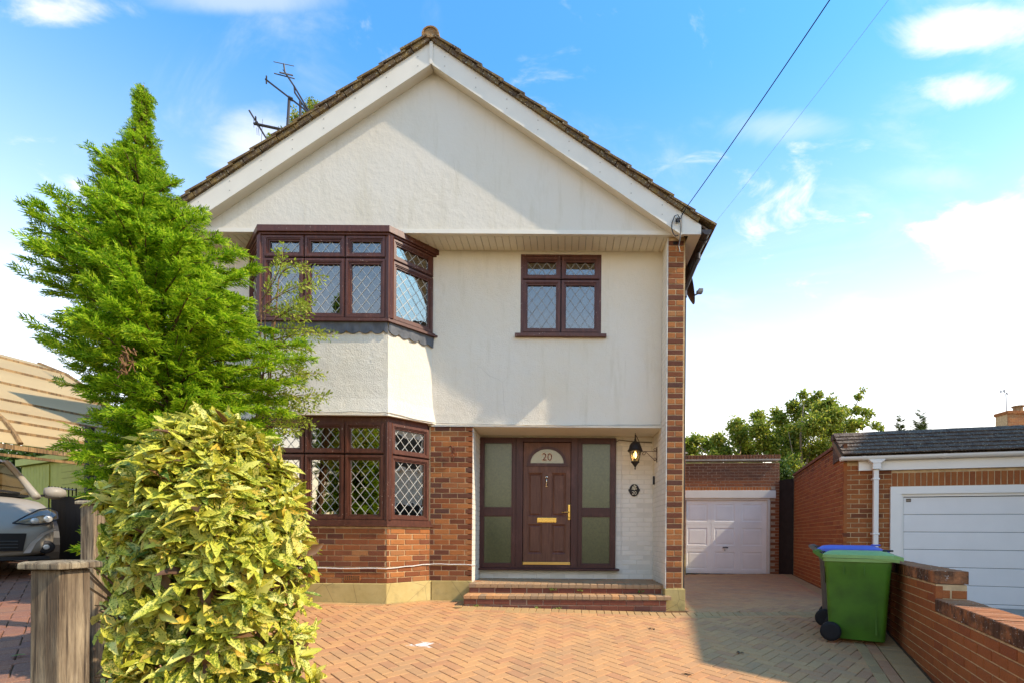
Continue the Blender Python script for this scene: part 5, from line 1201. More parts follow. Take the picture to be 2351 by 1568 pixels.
# ------------------------------------------------------------------ wheelie bins
BGREEN = simple('bin_green', (0.055, 0.150, 0.008), 0.5, 0.28, 4, 0.15, 300, 0.4)
BGREEN2 = simple('bin_lid_green', (0.20, 0.33, 0.085), 0.5, 0.12, 6, 0.15, 300, 0.4)
BBLUE = simple('bin_lid_blue', (0.075, 0.10, 0.42), 0.45, 0.1, 5)
BGREY = simple('bin_grey', (0.10, 0.085, 0.07), 0.5, 0.1, 5)
TYRE = simple('bin_tyre', (0.012, 0.011, 0.011), 0.7, 0.15, 20)
def wheelie_bin(loc, yaw, body, lid, label, sticker=False):
    """local +x = the bin's front, handle and wheels at -x; z up"""
    b = thing('wheelie_bin', label, 'wheelie bin', loc, 'wheelie bins beside the garden wall', yaw)
    Wm = WM[b.name]
    def part(mb, name, mat, parent=b, **k): 
        o = mb.build(name, mat, parent, world=Wm, **k); return o
    H = 0.865
    def ring(z, x0, x1, hw, r):
        pts = []
        for (cx, cy, a0) in ((x1 - r, hw - r, 0), (x0 + r, hw - r, 90), (x0 + r, -hw + r, 180), (x1 - r, -hw + r, 270)):
            for a in (0, 30, 60, 90): pts.append((cx + r*math.cos(R(a0 + a)), cy + r*math.sin(R(a0 + a)), z))
        return pts
    secs = [(0.03, -0.20, 0.245, 0.195, 0.04), (0.06, -0.255, 0.25, 0.20, 0.045), (0.20, -0.262, 0.258, 0.212, 0.045), (0.50, -0.278, 0.276, 0.235, 0.045), (0.76, -0.292, 0.292, 0.250, 0.045), (0.785, -0.300, 0.298, 0.256, 0.045), (H, -0.300, 0.300, 0.258, 0.045)]
    mb = MB(); rs = [ring(*s) for s in secs]; n = len(rs[0])
    for i, r in enumerate(rs): mb.add(r, [])
    for i in range(len(rs) - 1): mb.add([], []); mb.f += [(i*n+k, i*n+(k+1) % n, (i+1)*n+(k+1) % n, (i+1)*n+k) for k in range(n)]
    mb.f.append(tuple(range(n))[::-1]); mb.f.append(tuple((len(rs)-1)*n + k for k in range(n))); mb.mi = [0]*len(mb.f)
    bd = part(mb, 'body', body, auto=35)
    mb = MB()
    for x in (-0.12, 0.06):
        for s in (-1, 1): mb.box((x, s*0.254 - 0.006, 0.70), (x + 0.008, s*0.254 + 0.006, 0.80))
    for s in (-1, 1): mb.prism([(0.16, s*0.236, 0.10), (0.165, s*0.236, 0.46), (0.18, s*0.236, 0.10)], (0, s*0.002, 0))
    part(mb, 'rib', body, bd)
    mb = MB(); r0 = ring(0.835, -0.315, 0.318, 0.272, 0.05); r1 = ring(0.868, -0.315, 0.318, 0.272, 0.05); mb.add(r0 + r1, [tuple(range(n))[::-1], tuple(n + k for k in range(n))] + [(k, (k+1) % n, n+(k+1) % n, n+k) for k in range(n)]); part(mb, 'rim', lid if body is not BGREY else body, auto=35)
    mb = MB(); r0 = ring(0.872, -0.325, 0.335, 0.278, 0.055); r1 = ring(0.905, -0.322, 0.330, 0.272, 0.055); r2 = ring(0.938, -0.27, 0.25, 0.215, 0.05); r3 = ring(0.944, -0.22, 0.20, 0.17, 0.04)
    mb.add(r0 + r1 + r2 + r3, [tuple(range(n))[::-1], tuple(3*n + k for k in range(n))] + [(j*n+k, j*n+(k+1) % n, (j+1)*n+(k+1) % n, (j+1)*n+k) for j in range(3) for k in range(n)])
    ld = part(mb, 'lid', lid, auto=35)
    mb = MB(); mb.prism([(0.325, -0.20, 0.868), (0.40, -0.14, 0.845), (0.405, 0.14, 0.845), (0.325, 0.20, 0.868)], (0, 0, 0.035)); mb.prism([(0.10, -0.277, 0.872), (0.36, -0.277, 0.835), (0.36, -0.277, 0.872)], (0, 0.554, 0)); part(mb, 'lid_lip', lid, ld)
    mb = MB(); mb.box((0.22, -0.06, 0.9395), (0.315, 0.06, 0.957)); part(mb, 'lid_grip', BLACKP if body is BGREEN else lid, ld, bevel=0.006)
    # handle bar behind, with lugs
    mb = MB(); mb.tube([(-0.395, -0.24, 0.935), (-0.395, 0.24, 0.935)], 0.015, 8)
    for y in (-0.235, -0.11, 0.0, 0.11, 0.235): mb.prism([(-0.30, y - 0.012, 0.835), (-0.30, y - 0.012, 0.90), (-0.385, y - 0.012, 0.948), (-0.405, y - 0.012, 0.92)], (0, 0.024, 0))
    part(mb, 'handle', body)
    mb = MB()
    for y in (-0.17, 0.0, 0.17): mb.tube([(-0.335, y - 0.04, 0.915), (-0.335, y + 0.04, 0.915)], 0.017, 8)
    part(mb, 'hinge', BLACKP)
    for s in (-1, 1):
        mb = MB(); y = s*0.235
        mb.lathe((-0.235, y, 0.10), [(0.068, -0.028), (0.088, -0.027), (0.1, -0.016), (0.1, 0.016), (0.088, 0.027), (0.068, 0.028)], 24, 'Y'); wh = part(mb, 'wheel', TYRE, auto=40)
        mb = MB(); mb.lathe((-0.235, y + s*0.02, 0.10), [(0.016, -0.006), (0.067, -0.004), (0.067, 0.002), (0.02, 0.0)], 18, 'Y')
        for k in range(6): mb.obox(Vector((-0.235, y + s*0.0205 - 0.002, 0.10)), Vector((math.cos(R(60*k))*0.062, 0, math.sin(R(60*k))*0.062)), (0, s*0.006 if s > 0 else 0.004, 0), Vector((-math.sin(R(60*k))*0.008, 0, math.cos(R(60*k))*0.008)))
        part(mb, 'rim', BLACKP, wh)
    mb = MB(); mb.tube([(-0.235, -0.21, 0.10), (-0.235, 0.21, 0.10)], 0.012, 8); part(mb, 'axle', BLACKP)
    if sticker:
        mb = MB(); mb.add([(-0.291, -0.20, 0.60), (-0.291, -0.07, 0.60), (-0.297, -0.07, 0.78), (-0.297, -0.20, 0.78)], [(3, 2, 1, 0)]); part(mb, 'sticker', simple('sticker_yellow', (0.55, 0.50, 0.10), 0.5), bd)
    return b
yb = R(-32)
g = Vector((3.125, 5.28, 0)); g.z = gz(g.x, g.y) + 0.004
wheelie_bin(g, yb, BGREEN, BGREEN2, 'green wheelie bin with a green lid, the nearer of the two', True)
g2 = g + Vector((math.sin(R(24)), math.cos(R(24)), 0)) * 0.62 + Vector((-0.01, 0.02, 0)); g2.z = gz(g2.x, g2.y) + 0.004
wheelie_bin(g2, yb, BGREY, BBLUE, 'grey-brown wheelie bin with a blue lid standing behind the green one')

# ------------------------------------------------------------------ gate posts
def wood(name, a, b):
    t = NT(name); n = t.noise(45, 6, 0.65, stretch=(1, 1, 0.05), dist=0.8); c = t.mix(t.rng(n, 0.3, 0.7), a, b)
    n2 = t.noise(7, 6, 0.65, stretch=(1, 1, 0.22)); c = t.mix(t.rng(n2, 0.42, 0.62, 0, 0.8), c, (0.10, 0.062, 0.036)); n4 = t.noise(3.2, 4, 0.6); c = t.mix(t.rng(n4, 0.60, 0.75, 0, 0.4), c, (0.62, 0.50, 0.34))
    n3 = t.noise(90, 4, 0.7, stretch=(1, 1, 0.03)); c = t.mix(t.rng(n3, 0.54, 0.64, 0, 0.85), c, (0.045, 0.03, 0.02))
    t.bump(t.math('ADD', n, t.math('MULTIPLY', n3, 0.9)), 1.0, 0.010); return t.done(c, 0.85, 0.2)
WOODP = wood('weathered_wood', (0.15, 0.10, 0.06), (0.52, 0.39, 0.23)); WOODC = wood('weathered_cap', (0.42, 0.33, 0.20), (0.55, 0.44, 0.27))
def gate_post(cx, cy, w, top, cw, ct, yaw, label):
    p = thing('gate_post', label, 'post', (cx, cy, 0), 'timber posts beside the shrub', yaw); wm = WM[p.name]
    z0 = -0.5; h = w / 2
    mb = MB(); mb.box((-h, -h, z0), (h, h, top)); mb.build('post', WOODP, p, bevel=0.008, world=wm)
    c = cw / 2; mb = MB(); lo = [(-c, -c, top + 0.001), (c, -c, top + 0.001), (c, c, top + 0.001), (-c, c, top + 0.001)]; mi_ = [(x, y, top + ct) for x, y, z in lo]; to = [(x*0.80, y*0.80, top + ct*1.3) for x, y, z in lo]
    mb.add(lo + mi_ + to, [(3, 2, 1, 0), (8, 9, 10, 11)] + [(i, (i+1) % 4, 4+(i+1) % 4, 4+i) for i in range(4)] + [(4+i, 4+(i+1) % 4, 8+(i+1) % 4, 8+i) for i in range(4)]); mb.build('cap', WOODC, p, bevel=0.004, world=wm)
    return p
Yf = 1.56
f0 = at(104, 1306, Yf); gate_post(f0.x, Yf + 0.05, 0.100, at(104, 1307, Yf).z, 0.140, 0.020, R(-3), 'weathered square timber post with a cracked cap, the nearer of the two')
Yr = 3.35
r0 = at(201, 1157, Yr); gate_post(r0.x, Yr + 0.05, 0.100, r0.z, 0.140, 0.02, R(-3), 'taller pale timber post standing behind the near post')

# ------------------------------------------------------------------ silver car next door
PAINT = NT('silver_paint'); PAINT.done((0.30, 0.265, 0.215), 0.5, 0.3, 0.0); PAINT.p.inputs['Coat Weight'].default_value = 0.06; PAINT.p.inputs['Coat Roughness'].default_value = 0.08; PAINT = PAINT.m
def make_car(loc, yaw):
    car = thing('parked_car', 'silver hatchback parked nose-out under the carport on the neighbouring drive', 'car', loc, None, yaw); wm = WM[car.name]
    def part(mb, name, mat, parent=car, **k): return mb.build(name, mat, parent, world=wm, **k)
    # stations: y (0 = nose, + = back), half width, z bottom, z shoulder, z top at centre
    st = [(0.00, 0.52, 0.24, 0.46, 0.50), (0.05, 0.66, 0.20, 0.52, 0.58), (0.16, 0.77, 0.18, 0.62, 0.68), (0.40, 0.835, 0.18, 0.74, 0.80), (0.75, 0.86, 0.18, 0.83, 0.895), (1.10, 0.865, 0.18, 0.895, 0.965), (1.6, 0.868, 0.18, 0.92, 0.97), (2.4, 0.868, 0.18, 0.94, 0.97), (3.2, 0.86, 0.18, 0.97, 1.0), (3.75, 0.82, 0.22, 0.97, 1.0), (3.95, 0.70, 0.34, 0.85, 0.88)]
    def ring(y, w, zb, zs, zt):
        zm = (zb + zs) / 2
        half = [(0, zb), (w*0.80, zb), (w*0.97, zb + 0.06), (w, zm), (w*0.985, zs - 0.05), (w*0.93, zs), (w*0.72, zs + (zt-zs)*0.6), (w*0.38, zt - (zt-zs)*0.10), (0, zt)]
        return [(x, y, z) for x, z in half] + [(-x, y, z) for x, z in half[-2:0:-1]]
    mb = MB(); rs = [ring(*s) for s in st]; n = len(rs[0])
    for r in rs: mb.v += r
    for i in range(len(rs)-1): mb.f += [(i*n+k, (i+1)*n+k, (i+1)*n+(k+1) % n, i*n+(k+1) % n) for k in range(n)]
    mb.f.append(tuple(range(n))); mb.f.append(tuple((len(rs)-1)*n+k for k in range(n))[::-1]); mb.mi = [0]*len(mb.f)
    body = part(mb, 'body', PAINT, smooth=True); ss = body.modifiers.new('s', 'SUBSURF'); ss.levels = ss.render_levels = 2
    # cabin
    cb = [(1.00, 0.74, 0.95, 0.95), (1.72, 0.60, 1.40, 1.43), (2.5, 0.60, 1.44, 1.48), (3.4, 0.57, 1.38, 1.42)]
    base = [(1.00, 0.76, 0.93), (1.72, 0.80, 0.93), (2.5, 0.80, 0.95), (3.75, 0.72, 0.98)]
    mb = MB(); mb.add([(s*w, y, z) for (y, w, z0, z) in cb for s in (-1, 0.5, -0.5, 1)], [])
    roof_r = [(1.66, 0.585, 1.385, 1.44), (1.80, 0.60, 1.425, 1.475), (2.5, 0.60, 1.455, 1.50), (3.4, 0.57, 1.40, 1.44), (3.55, 0.55, 1.34, 1.37)]
    mb = MB()
    for (y, w, ze, zc) in roof_r: mb.v += [(-w, y, ze), (-w*0.93, y, ze + 0.035), (-w*0.5, y, zc - 0.008), (0, y, zc), (w*0.5, y, zc - 0.008), (w*0.93, y, ze + 0.035), (w, y, ze)]
    mb.f = [(i*7+k, i*7+k+1, (i+1)*7+k+1, (i+1)*7+k) for i in range(4) for k in range(6)]; mb.mi = [0]*len(mb.f); part(mb, 'car_roof', PAINT, smooth=True)
    mb = MB(); 
    for (y, w, z) in ((1.005, 0.735, 0.955), (1.35, 0.66, 1.19), (1.665, 0.575, 1.395)): mb.v += [(x*w, y - (1 - x*x)*0.10, z + (1-x*x)*0.03) for x in (-1, -0.66, -0.33, 0, 0.33, 0.66, 1)]
    mb.f = [(i*7+k, i*7+k+1, (i+1)*7+k+1, (i+1)*7+k) for i in range(2) for k in range(6)]; mb.mi = [0]*len(mb.f); part(mb, 'windscreen', CARGL, smooth=True)
    mb = MB()
    for s in (-1, 1):
        mb.tube([(s*0.765, 0.98, 0.935), (s*0.69, 1.35, 1.185), (s*0.605, 1.70, 1.415), (s*0.615, 2.4, 1.465), (s*0.58, 3.4, 1.405), (s*0.70, 3.72, 1.02)], [0.045, 0.036, 0.036, 0.03, 0.035, 0.06], 8)
    part(mb, 'pillar', PAINT, smooth=True)
    for s in (-1, 1):
        mb = MB(); mb.add([(s*0.775, 1.05, 0.95), (s*0.62, 1.72, 1.40), (s*0.62, 2.5, 1.44), (s*0.60, 3.35, 1.38), (s*0.74, 3.6, 1.02), (s*0.80, 2.4, 0.97)], [(0, 1, 2, 5), (5, 2, 3, 4)]); part(mb, 'side_window', CARGL)
    # dark cabin floor and seats
    mb = MB(); mb.box((-0.66, 1.3, 0.85), (0.66, 3.5, 0.965)); 
    for s in (-1, 1): mb.box((s*0.36 - 0.24, 2.0, 0.96), (s*0.36 + 0.24, 2.15, 1.30)); mb.box((s*0.36 - 0.12, 2.02, 1.31), (s*0.36 + 0.12, 2.12, 1.45))
    mb.box((-0.70, 1.02, 0.93), (0.70, 1.35, 0.975)); part(mb, 'cabin', simple('car_interior', (0.03, 0.03, 0.03), 0.8))
    # nose: grille, blades, lamps
    DARKP = MAT.get('grille_black') or simple('grille_black', (0.02, 0.019, 0.02), 0.5)
    def front(x): 
        # y of the nose skin at half-width x (rough)
        return 0.02 + 0.12*(abs(x)/0.7)**3
    mb = MB(); xs = np.linspace(-0.50, 0.50, 11)
    for z in (0.27, 0.47): mb.v += [(x*(1 if z < .4 else 1.06), front(x) - 0.055, z) for x in xs]
    mb.f = [(k, k+1, 11+k+1, 11+k) for k in range(10)]; mb.mi = [0]*10; gr = part(mb, 'grille', DARKP, smooth=True)
    mb = MB()
    for z in (0.31, 0.345, 0.38): mb.tube([(x, front(x) - 0.062, z) for x in np.linspace(-0.46, 0.46, 9)], 0.007, 6)
    part(mb, 'grille_bar', simple('grille_grey', (0.06, 0.06, 0.06), 0.4), gr)
    CHR = simple('pale_silver', (0.60, 0.59, 0.55), 0.3, 0.03, 3, metal=0.3)
    for s in (-1, 1):
        mb = MB(); a = [(s*0.50, front(.5) - 0.072, 0.245), (s*0.56, front(.55) - 0.07, 0.36), (s*0.66, front(.62) - 0.045, 0.475), (s*0.76, 0.085, 0.53)]; b = [(s*0.56, front(.56) - 0.068, 0.245), (s*0.61, front(.6) - 0.062, 0.36), (s*0.69, front(.65) - 0.035, 0.455), (s*0.78, 0.10, 0.515)]
        mb.v = a + b; mb.f = [(i, i+1, 5+i, 4+i) if s > 0 else (4+i, 5+i, i+1, i) for i in range(3)]; mb.mi = [0]*3; part(mb, 'bumper_blade', CHR)
        mb = MB(); lampo = [(s*0.40, 0.035, 0.555), (s*0.56, 0.10, 0.54), (s*0.70, 0.17, 0.56), (s*0.805, 0.30, 0.62), (s*0.82, 0.42, 0.70), (s*0.775, 0.50, 0.755), (s*0.66, 0.40, 0.725), (s*0.52, 0.18, 0.64)]
        cxx = (s*0.66, 0.20, 0.66); off = Vector((s*0.02, -0.045, 0.03)); vs = [Vector(p) + off for p in lampo]; cen = Vector(cxx) + off*1.3
        mb.v = [tuple(v) for v in vs] + [tuple(cen)]; mb.f = [((i, (i+1) % 8, 8) if s > 0 else (8, (i+1) % 8, i)) for i in range(8)]; mb.mi = [0]*8; hl = part(mb, 'headlight', MAT.get('lamp_lens') or lens(), smooth=True)
        mb = MB(); mb.tube([tuple(v) for v in vs + vs[:1]], 0.009, 5); part(mb, 'lamp_seal', DARKP, hl)
        for (lx_, ly_, lz_, r) in ((s*0.60, 0.06, 0.615, 0.036), (s*0.72, 0.14, 0.64, 0.042)): mb = MB(); mb.lathe((lx_, ly_ - 0.01, lz_), [(r*0.2, 0.05), (r*0.8, 0.03), (r, 0.0), (r*0.8, -0.006)], 14, 'Y'); part(mb, 'lamp_bowl', CHR, hl, smooth=True)
        mb = MB(); mb.lathe((s*0.70, 0.125, 0.31), [(0.075, 0.04), (0.078, -0.035), (0.058, -0.045)], 18, 'Y'); fg = part(mb, 'fog_light', DARKP, smooth=True)
        mb = MB(); mb.lathe((s*0.70, 0.118, 0.31), [(0.012, -0.045), (0.026, -0.047), (0.03, -0.04)], 14, 'Y'); part(mb, 'fog_lens', CHR, fg, smooth=True)
        # door mirror
        mb = MB(); mb.lathe((s*0.97, 1.18, 1.01), [(0.02, -0.11), (0.065, -0.10), (0.085, -0.03), (0.08, 0.05), (0.05, 0.10), (0.02, 0.11)], 12, 'X'); part(mb, 'mirror', PAINT, smooth=True); mb = MB(); mb.obox((s*0.80, 1.15, 0.945), (s*0.12, 0, 0.02), (0, 0.06, 0), (0, 0, 0.03)); part(mb, 'mirror_arm', BLACKP)
        for y in (0.72, 3.25):
            mb = MB(); mb.lathe((s*0.775, y, 0.30), [(0.19, -0.095), (0.285, -0.09), (0.30, -0.06), (0.30, 0.06), (0.285, 0.09), (0.19, 0.095)], 24, 'X'); wh = part(mb, 'wheel', TYRE, auto=40)
            mb = MB(); mb.lathe((s*0.775 + s*0.07, y, 0.30), [(0.03, -0.005), (0.185, -0.01), (0.19, 0.02), (0.03, 0.012)], 18, 'X'); part(mb, 'wheel_trim', CHR, wh)
            mb = MB(); mb.lathe((s*0.80, y, 0.33), [(0.335, -0.10), (0.338, 0.072), (0.30, 0.073)], 24, 'X'); part(mb, 'wheel_arch', DARKP)
    mb = MB(); mb.box((-0.72, 0.02, 0.165), (0.72, 0.5, 0.205)); mb.box((-0.80, 0.5, 0.15), (0.80, 3.8, 0.20)); part(mb, 'under_tray', DARKP)
    mb = MB(); mb.tube([(-0.60, 0.985, 0.975), (0.1, 0.925, 0.995), (0.62, 0.99, 0.98)], 0.011, 6); mb.tube([(0.60, 0.98, 0.985), (0.05, 1.02, 1.06)], 0.008, 6); part(mb, 'wiper', BLACKP)
    mb = MB(); mb.add([(0.30, 1.50, 1.305), (0.50, 1.55, 1.30), (0.48, 1.59, 1.33), (0.33, 1.55, 1.34)], [(0, 1, 2, 3)]); 
    return car
def lens():
    t = NT('lamp_lens'); t.N.remove(t.p); g = t.n('ShaderNodeBsdfGlossy'); g.inputs['Roughness'].default_value = 0.05; tr = t.n('ShaderNodeBsdfTransparent'); tr.inputs['Color'].default_value = (0.85, 0.82, 0.72, 1); df = t.n('ShaderNodeBsdfDiffuse'); df.inputs['Color'].default_value = (0.20, 0.16, 0.09, 1)
    a = t.n('ShaderNodeMixShader'); a.inputs[0].default_value = 0.35; b = t.n('ShaderNodeMixShader'); b.inputs[0].default_value = 0.18
    t.L.new(tr.outputs[0], a.inputs[1]); t.L.new(df.outputs[0], a.inputs[2]); t.L.new(a.outputs[0], b.inputs[1]); t.L.new(g.outputs[0], b.inputs[2]); t.L.new(b.outputs[0], t.out.inputs[0]); return t.m
cl_ = Vector((-6.44, 5.24, 0)); cl_.z = gzl(cl_.x, cl_.y + 1.0) + 0.03
make_car(cl_, R(56))

# ------------------------------------------------------------------ carport, shed, railings and hedge next door
CPM = NT('carport_sheet'); n_ = CPM.noise(1.2, 5, 0.6, stretch=(1, 0.3, 1)); c_ = CPM.mix(CPM.rng(n_, 0.35, 0.7), (0.76, 0.62, 0.37), (0.66, 0.52, 0.30)); CPM.done(c_, 0.5, 0.3)
tl_ = CPM.n('ShaderNodeBsdfTranslucent'); CPM.L.new(c_, tl_.inputs[0]); mx_ = CPM.n('ShaderNodeMixShader'); mx_.inputs[0].default_value = 0.6; CPM.L.new(CPM.p.outputs[0], mx_.inputs[1]); CPM.L.new(tl_.outputs[0], mx_.inputs[2]); CPM.L.new(mx_.outputs[0], CPM.out.inputs[0]); CPM = CPM.m
PURL = wood('purlin_wood', (0.30, 0.18, 0.075), (0.40, 0.25, 0.11))
CP = thing('carport', 'curved translucent tan carport roof on timber purlins over the silver car', 'carport', (-8, 7, 0))
ax_ = Vector((0.26, 0.966, 0)); nx_ = Vector((-0.966, 0.26, 0)); L0 = Vector((-7.0, 6.2, 0))
prof = [(0.0, 2.13), (0.13, 2.28), (0.30, 2.44), (0.55, 2.60), (0.90, 2.82), (1.40, 3.16), (1.90, 3.48), (2.50, 3.80), (3.2, 4.05)]
def cpp(p, z, t): return L0 + nx_*p + ax_*t + UPV*z
mb = MB(); T0, T1 = -3.0, 2.1
for p, z in prof: mb.v += [tuple(cpp(p, z, T0)), tuple(cpp(p, z, T1))]
m = len(prof)
for p, z in prof: mb.v += [tuple(cpp(p, z + 0.008, T0)), tuple(cpp(p, z + 0.008, T1))]
mb.f = [(2*i, 2*i+1, 2*i+3, 2*i+2) for i in range(m-1)] + [(2*m+2*i+2, 2*m+2*i+3, 2*m+2*i+1, 2*m+2*i) for i in range(m-1)]; mb.mi = [0]*len(mb.f); mb.build('roof_sheet', CPM, CP)
for i, (p, z) in enumerate(prof[1:-1]):
    mb = MB(); r = 0.008 if i in (0, 1, 2, 3) else 0.013; mb.obox(cpp(p - r, z - 0.02, T0), ax_*(T1-T0), nx_*2*r, UPV*0.055); mb.build('purlin', PURL, CP)
mb = MB(); mb.obox(cpp(-0.02, 2.055, T0), ax_*(T1-T0), nx_*0.05, UPV*0.06); mb.build('front_rail', PURL, CP)
mb = MB(); mb.obox(cpp(0.03, 1.965, T0), ax_*(T1-T0), nx_*0.04, UPV*0.035); mb.build('front_rail', PURL, CP)
for t_ in (-1.9, 0.15, 2.05):
    mb = MB(); mb.tube([cpp(p - 0.012, z + 0.012, t_) for p, z in prof], 0.030, 6); mb.build('curved_rib', PURL, CP)
for t_ in (-0.75, 1.0):
    q = cpp(0.02, 0, t_); mb = MB(); mb.box((q.x - 0.05, q.y - 0.05, 0.2), (q.x + 0.05, q.y + 0.05, 1.99)); mb.build('post', simple('carport_post', (0.07, 0.055, 0.045), 0.8) if 'carport_post' not in MAT else MAT['carport_post'], CP)
SH = thing('shed', 'pale green timber shed with a flat roof behind the silver car', 'shed', (-9, 10, 0))
SHG = simple('shed_green', (0.36, 0.41, 0.08), 0.7, 0.1, 6, 0.1, 60); SHG2 = simple('shed_green_trim', (0.46, 0.50, 0.12), 0.7, 0.08, 6)
s0_, s1_ = at(52, 1060, 10.2), at(197, 1075, 8.9); su = Vector((s1_.x - s0_.x, s1_.y - s0_.y, 0)); sl = su.length; su.normalize(); sv = Vector((-su.y, su.x, 0)); sz1 = at(130, 1060, 9.5).z; sz0 = gzl(0, 9.5) - 0.1
mb = MB(); mb.obox((s0_.x, s0_.y, sz0), su*(sl + 0.8), sv*1.6, UPV*(sz1 - sz0)); mb.build('frame', SHG, SH)
for k in range(9):
    w = 0.15; 
    if k*w < sl*0.62: m2 = MB(); m2.cbox(Vector((s0_.x, s0_.y, sz0)) + su*(k*w + 0.002) - sv*0.015, su*(w - 0.004), sv*0.014, UPV*(sz1 - sz0 - 0.02), 0.004); m2.build('board', SHG, SH)
for k in range(11):
    m2 = MB(); o_ = Vector((s0_.x, s0_.y, sz1 - 0.10 - k*0.115)) + su*(sl*0.66) - sv*0.022; m2.prism([o_, o_ + UPV*0.11, o_ + UPV*0.11 + sv*0.02, o_ + sv*0.02 - UPV*0.0], su*(sl*0.34 + 0.8)); m2.build('lap_board', SHG, SH)
mb = MB(); mb.obox(Vector((s0_.x, s0_.y, sz1)) - su*0.10 - sv*0.08, su*(sl + 1.0), sv*1.8, UPV*0.13); mb.build('roof', SHG2, SH)
RL = thing('railing', 'thin black iron railing in front of the green shed', 'railing', (-7, 7.6, 0)); q0, q1 = at(112, 1118, 8.6), at(175, 1124, 7.6)
mb = MB(); mb.tube([q0, q1], 0.012, 6); mb.tube([q0 - UPV*0.75, q1 - UPV*0.75], 0.012, 6); mb.build('rail', BLACKM, RL)
for k in range(9):
    p_ = q0.lerp(q1, k/8); mb = MB(); mb.tube([p_ + UPV*0.03, p_ - UPV*0.8], 0.008, 6); mb.build('bar', BLACKM, RL)
DF = thing('black_fence', 'short black-stained fence panel between the car and the posts', 'fence', (-6, 6.6, 0)); q0, q1 = at(118, 1140, 7.2), at(200, 1140, 6.3)
for k in range(7):
    a_ = q0.lerp(q1, k/7); d_ = (q1 - q0)/7; mb = MB(); mb.obox((a_.x, a_.y, 0.2), (d_.x*0.985, d_.y*0.985, 0), (0.008, 0.018, 0), (0, 0, a_.z - 0.2)); mb.build('board', simple('black_stain', (0.012, 0.010, 0.010), 0.8) if 'black_stain' not in MAT else MAT['black_stain'], DF)
mb = MB(); q = at(206, 1040, 5.6); mb.lathe((q.x, q.y, 0), [(0.045, 0.1), (0.045, 2.2)], 12); o_ = mb.build('black_pipe', simple('pipe_black', (0.02, 0.018, 0.02), 0.4), None, auto=50); tag(o_, 'upright black pipe half hidden by the conifer, left of it', 'pipe')
# ------------------------------------------------------------------ foliage
def leafmat(name, stops, trans=0.45, rough=0.55, speck=None, spec=0.35):
    t = NT(name); c = t.ramp(t.rand(), stops)
    if speck:
        n = t.noise(speck[0], 3, 0.7); k = t.noise(9, 2); r2 = t.math('FRACT', t.math('MULTIPLY', t.rand(), 37.7))
        th = t.math('ADD', t.rng(k, 0.3, 0.7, 0.06, -0.06), t.rng(r2, 0, 1, 0.61, 0.46))
        c = t.mix(t.rng(t.math('SUBTRACT', n, th), 0.0, 0.03), c, speck[1])
    d = t.n('ShaderNodeBsdfTranslucent'); t.L.new(c, d.inputs[0]); t.done(c, rough, spec)
    m = t.n('ShaderNodeMixShader'); m.inputs[0].default_value = trans; t.L.new(t.p.outputs[0], m.inputs[1]); t.L.new(d.outputs[0], m.inputs[2]); t.L.new(m.outputs[0], t.out.inputs[0]); return t.m
BARK = grain('bark', (0.10, 0.055, 0.03), (0.20, 0.105, 0.055), 0.9, (1, 1, 0.2), 30, 0.5); TWIG = simple('twig', (0.20, 0.11, 0.05), 0.9, 0.2, 20)
rnd = RNG.random; rn = RNG.normal
def frames(dirs, up=None):
    """orthonormal frames with x along dirs"""
    d = dirs / np.linalg.norm(dirs, axis=1, keepdims=True); r = rn(size=d.shape) if up is None else np.broadcast_to(up, d.shape)
    z = r - d * (r*d).sum(1, keepdims=True); z /= np.linalg.norm(z, axis=1, keepdims=True) + 1e-9; y = np.cross(z, d); return d, y, z
def scatter(tmplV, tmplF, pos, d, y, z, scale):
    """copies of a template (local x along d)"""
    n = len(pos); k = len(tmplV); V = (pos[:, None, :] + scale[:, None, None] * (tmplV[None, :, 0:1]*d[:, None, :] + tmplV[None, :, 1:2]*y[:, None, :] + tmplV[None, :, 2:3]*z[:, None, :])).reshape(-1, 3)
    Fq = (tmplF[None] + (np.arange(n) * k)[:, None, None]).reshape(-1, tmplF.shape[1]); return V, Fq
def cat(parts):
    Vs, Fs, b = [], [], 0
    for V, Fq in parts: Vs.append(V); Fs.append(Fq + b); b += len(V)
    return np.concatenate(Vs), np.concatenate(Fs)

# --- conifer: flat fern-like sprays on ascending branches
def spray_template(nb, seed, wid=0.05, curl=0.35):
    r = np.random.default_rng(seed); V, Fq = [], []
    def strip(p, q, w0, w1, nrm):
        d = q - p; s = np.cross(d, nrm); s /= np.linalg.norm(s) + 1e-9; b = len(V); V.extend([p - s*w0/2, p + s*w0/2, q + s*w1/2, q - s*w1/2]); Fq.append([b, b+1, b+2, b+3])
    ax = lambda t: np.array([t, 0.05*math.sin(3*t), -curl*t*t*0.6]); nz = np.array([0, 0, 1.0])
    for i in range(4): strip(ax(i/4), ax((i+1)/4), wid*0.7, wid*0.6, nz)
    for i in range(nb):
        t = 0.10 + 0.86*i/nb; s = 1 if i % 2 else -1; p = ax(t); ln = (0.48*(1 - t)**0.7 + 0.10) * r.uniform(0.75, 1.2); a = R(r.uniform(36, 56)); dirv = np.array([math.cos(a), s*math.sin(a), r.uniform(-0.25, 0.12)])
        m = p + dirv*ln*0.55; e = p + dirv*ln + np.array([ln*0.18, 0, -ln*0.22]); tl_ = np.array([0, r.uniform(-.5, .5), 1.0])
        strip(p, m, wid*0.9, wid*1.15, tl_); strip(m, e, wid*1.1, wid*0.35, tl_)
        if ln > 0.25:
            for sg in (-1, 1):
                q = p + dirv*ln*r.uniform(.35, .55); a2 = a*s + sg*R(38); e2 = q + np.array([math.cos(a2), math.sin(a2), r.uniform(-.3, .1)])*ln*0.38; strip(q, e2, wid*0.95, wid*0.4, tl_)
    return np.array(V), np.array(Fq)
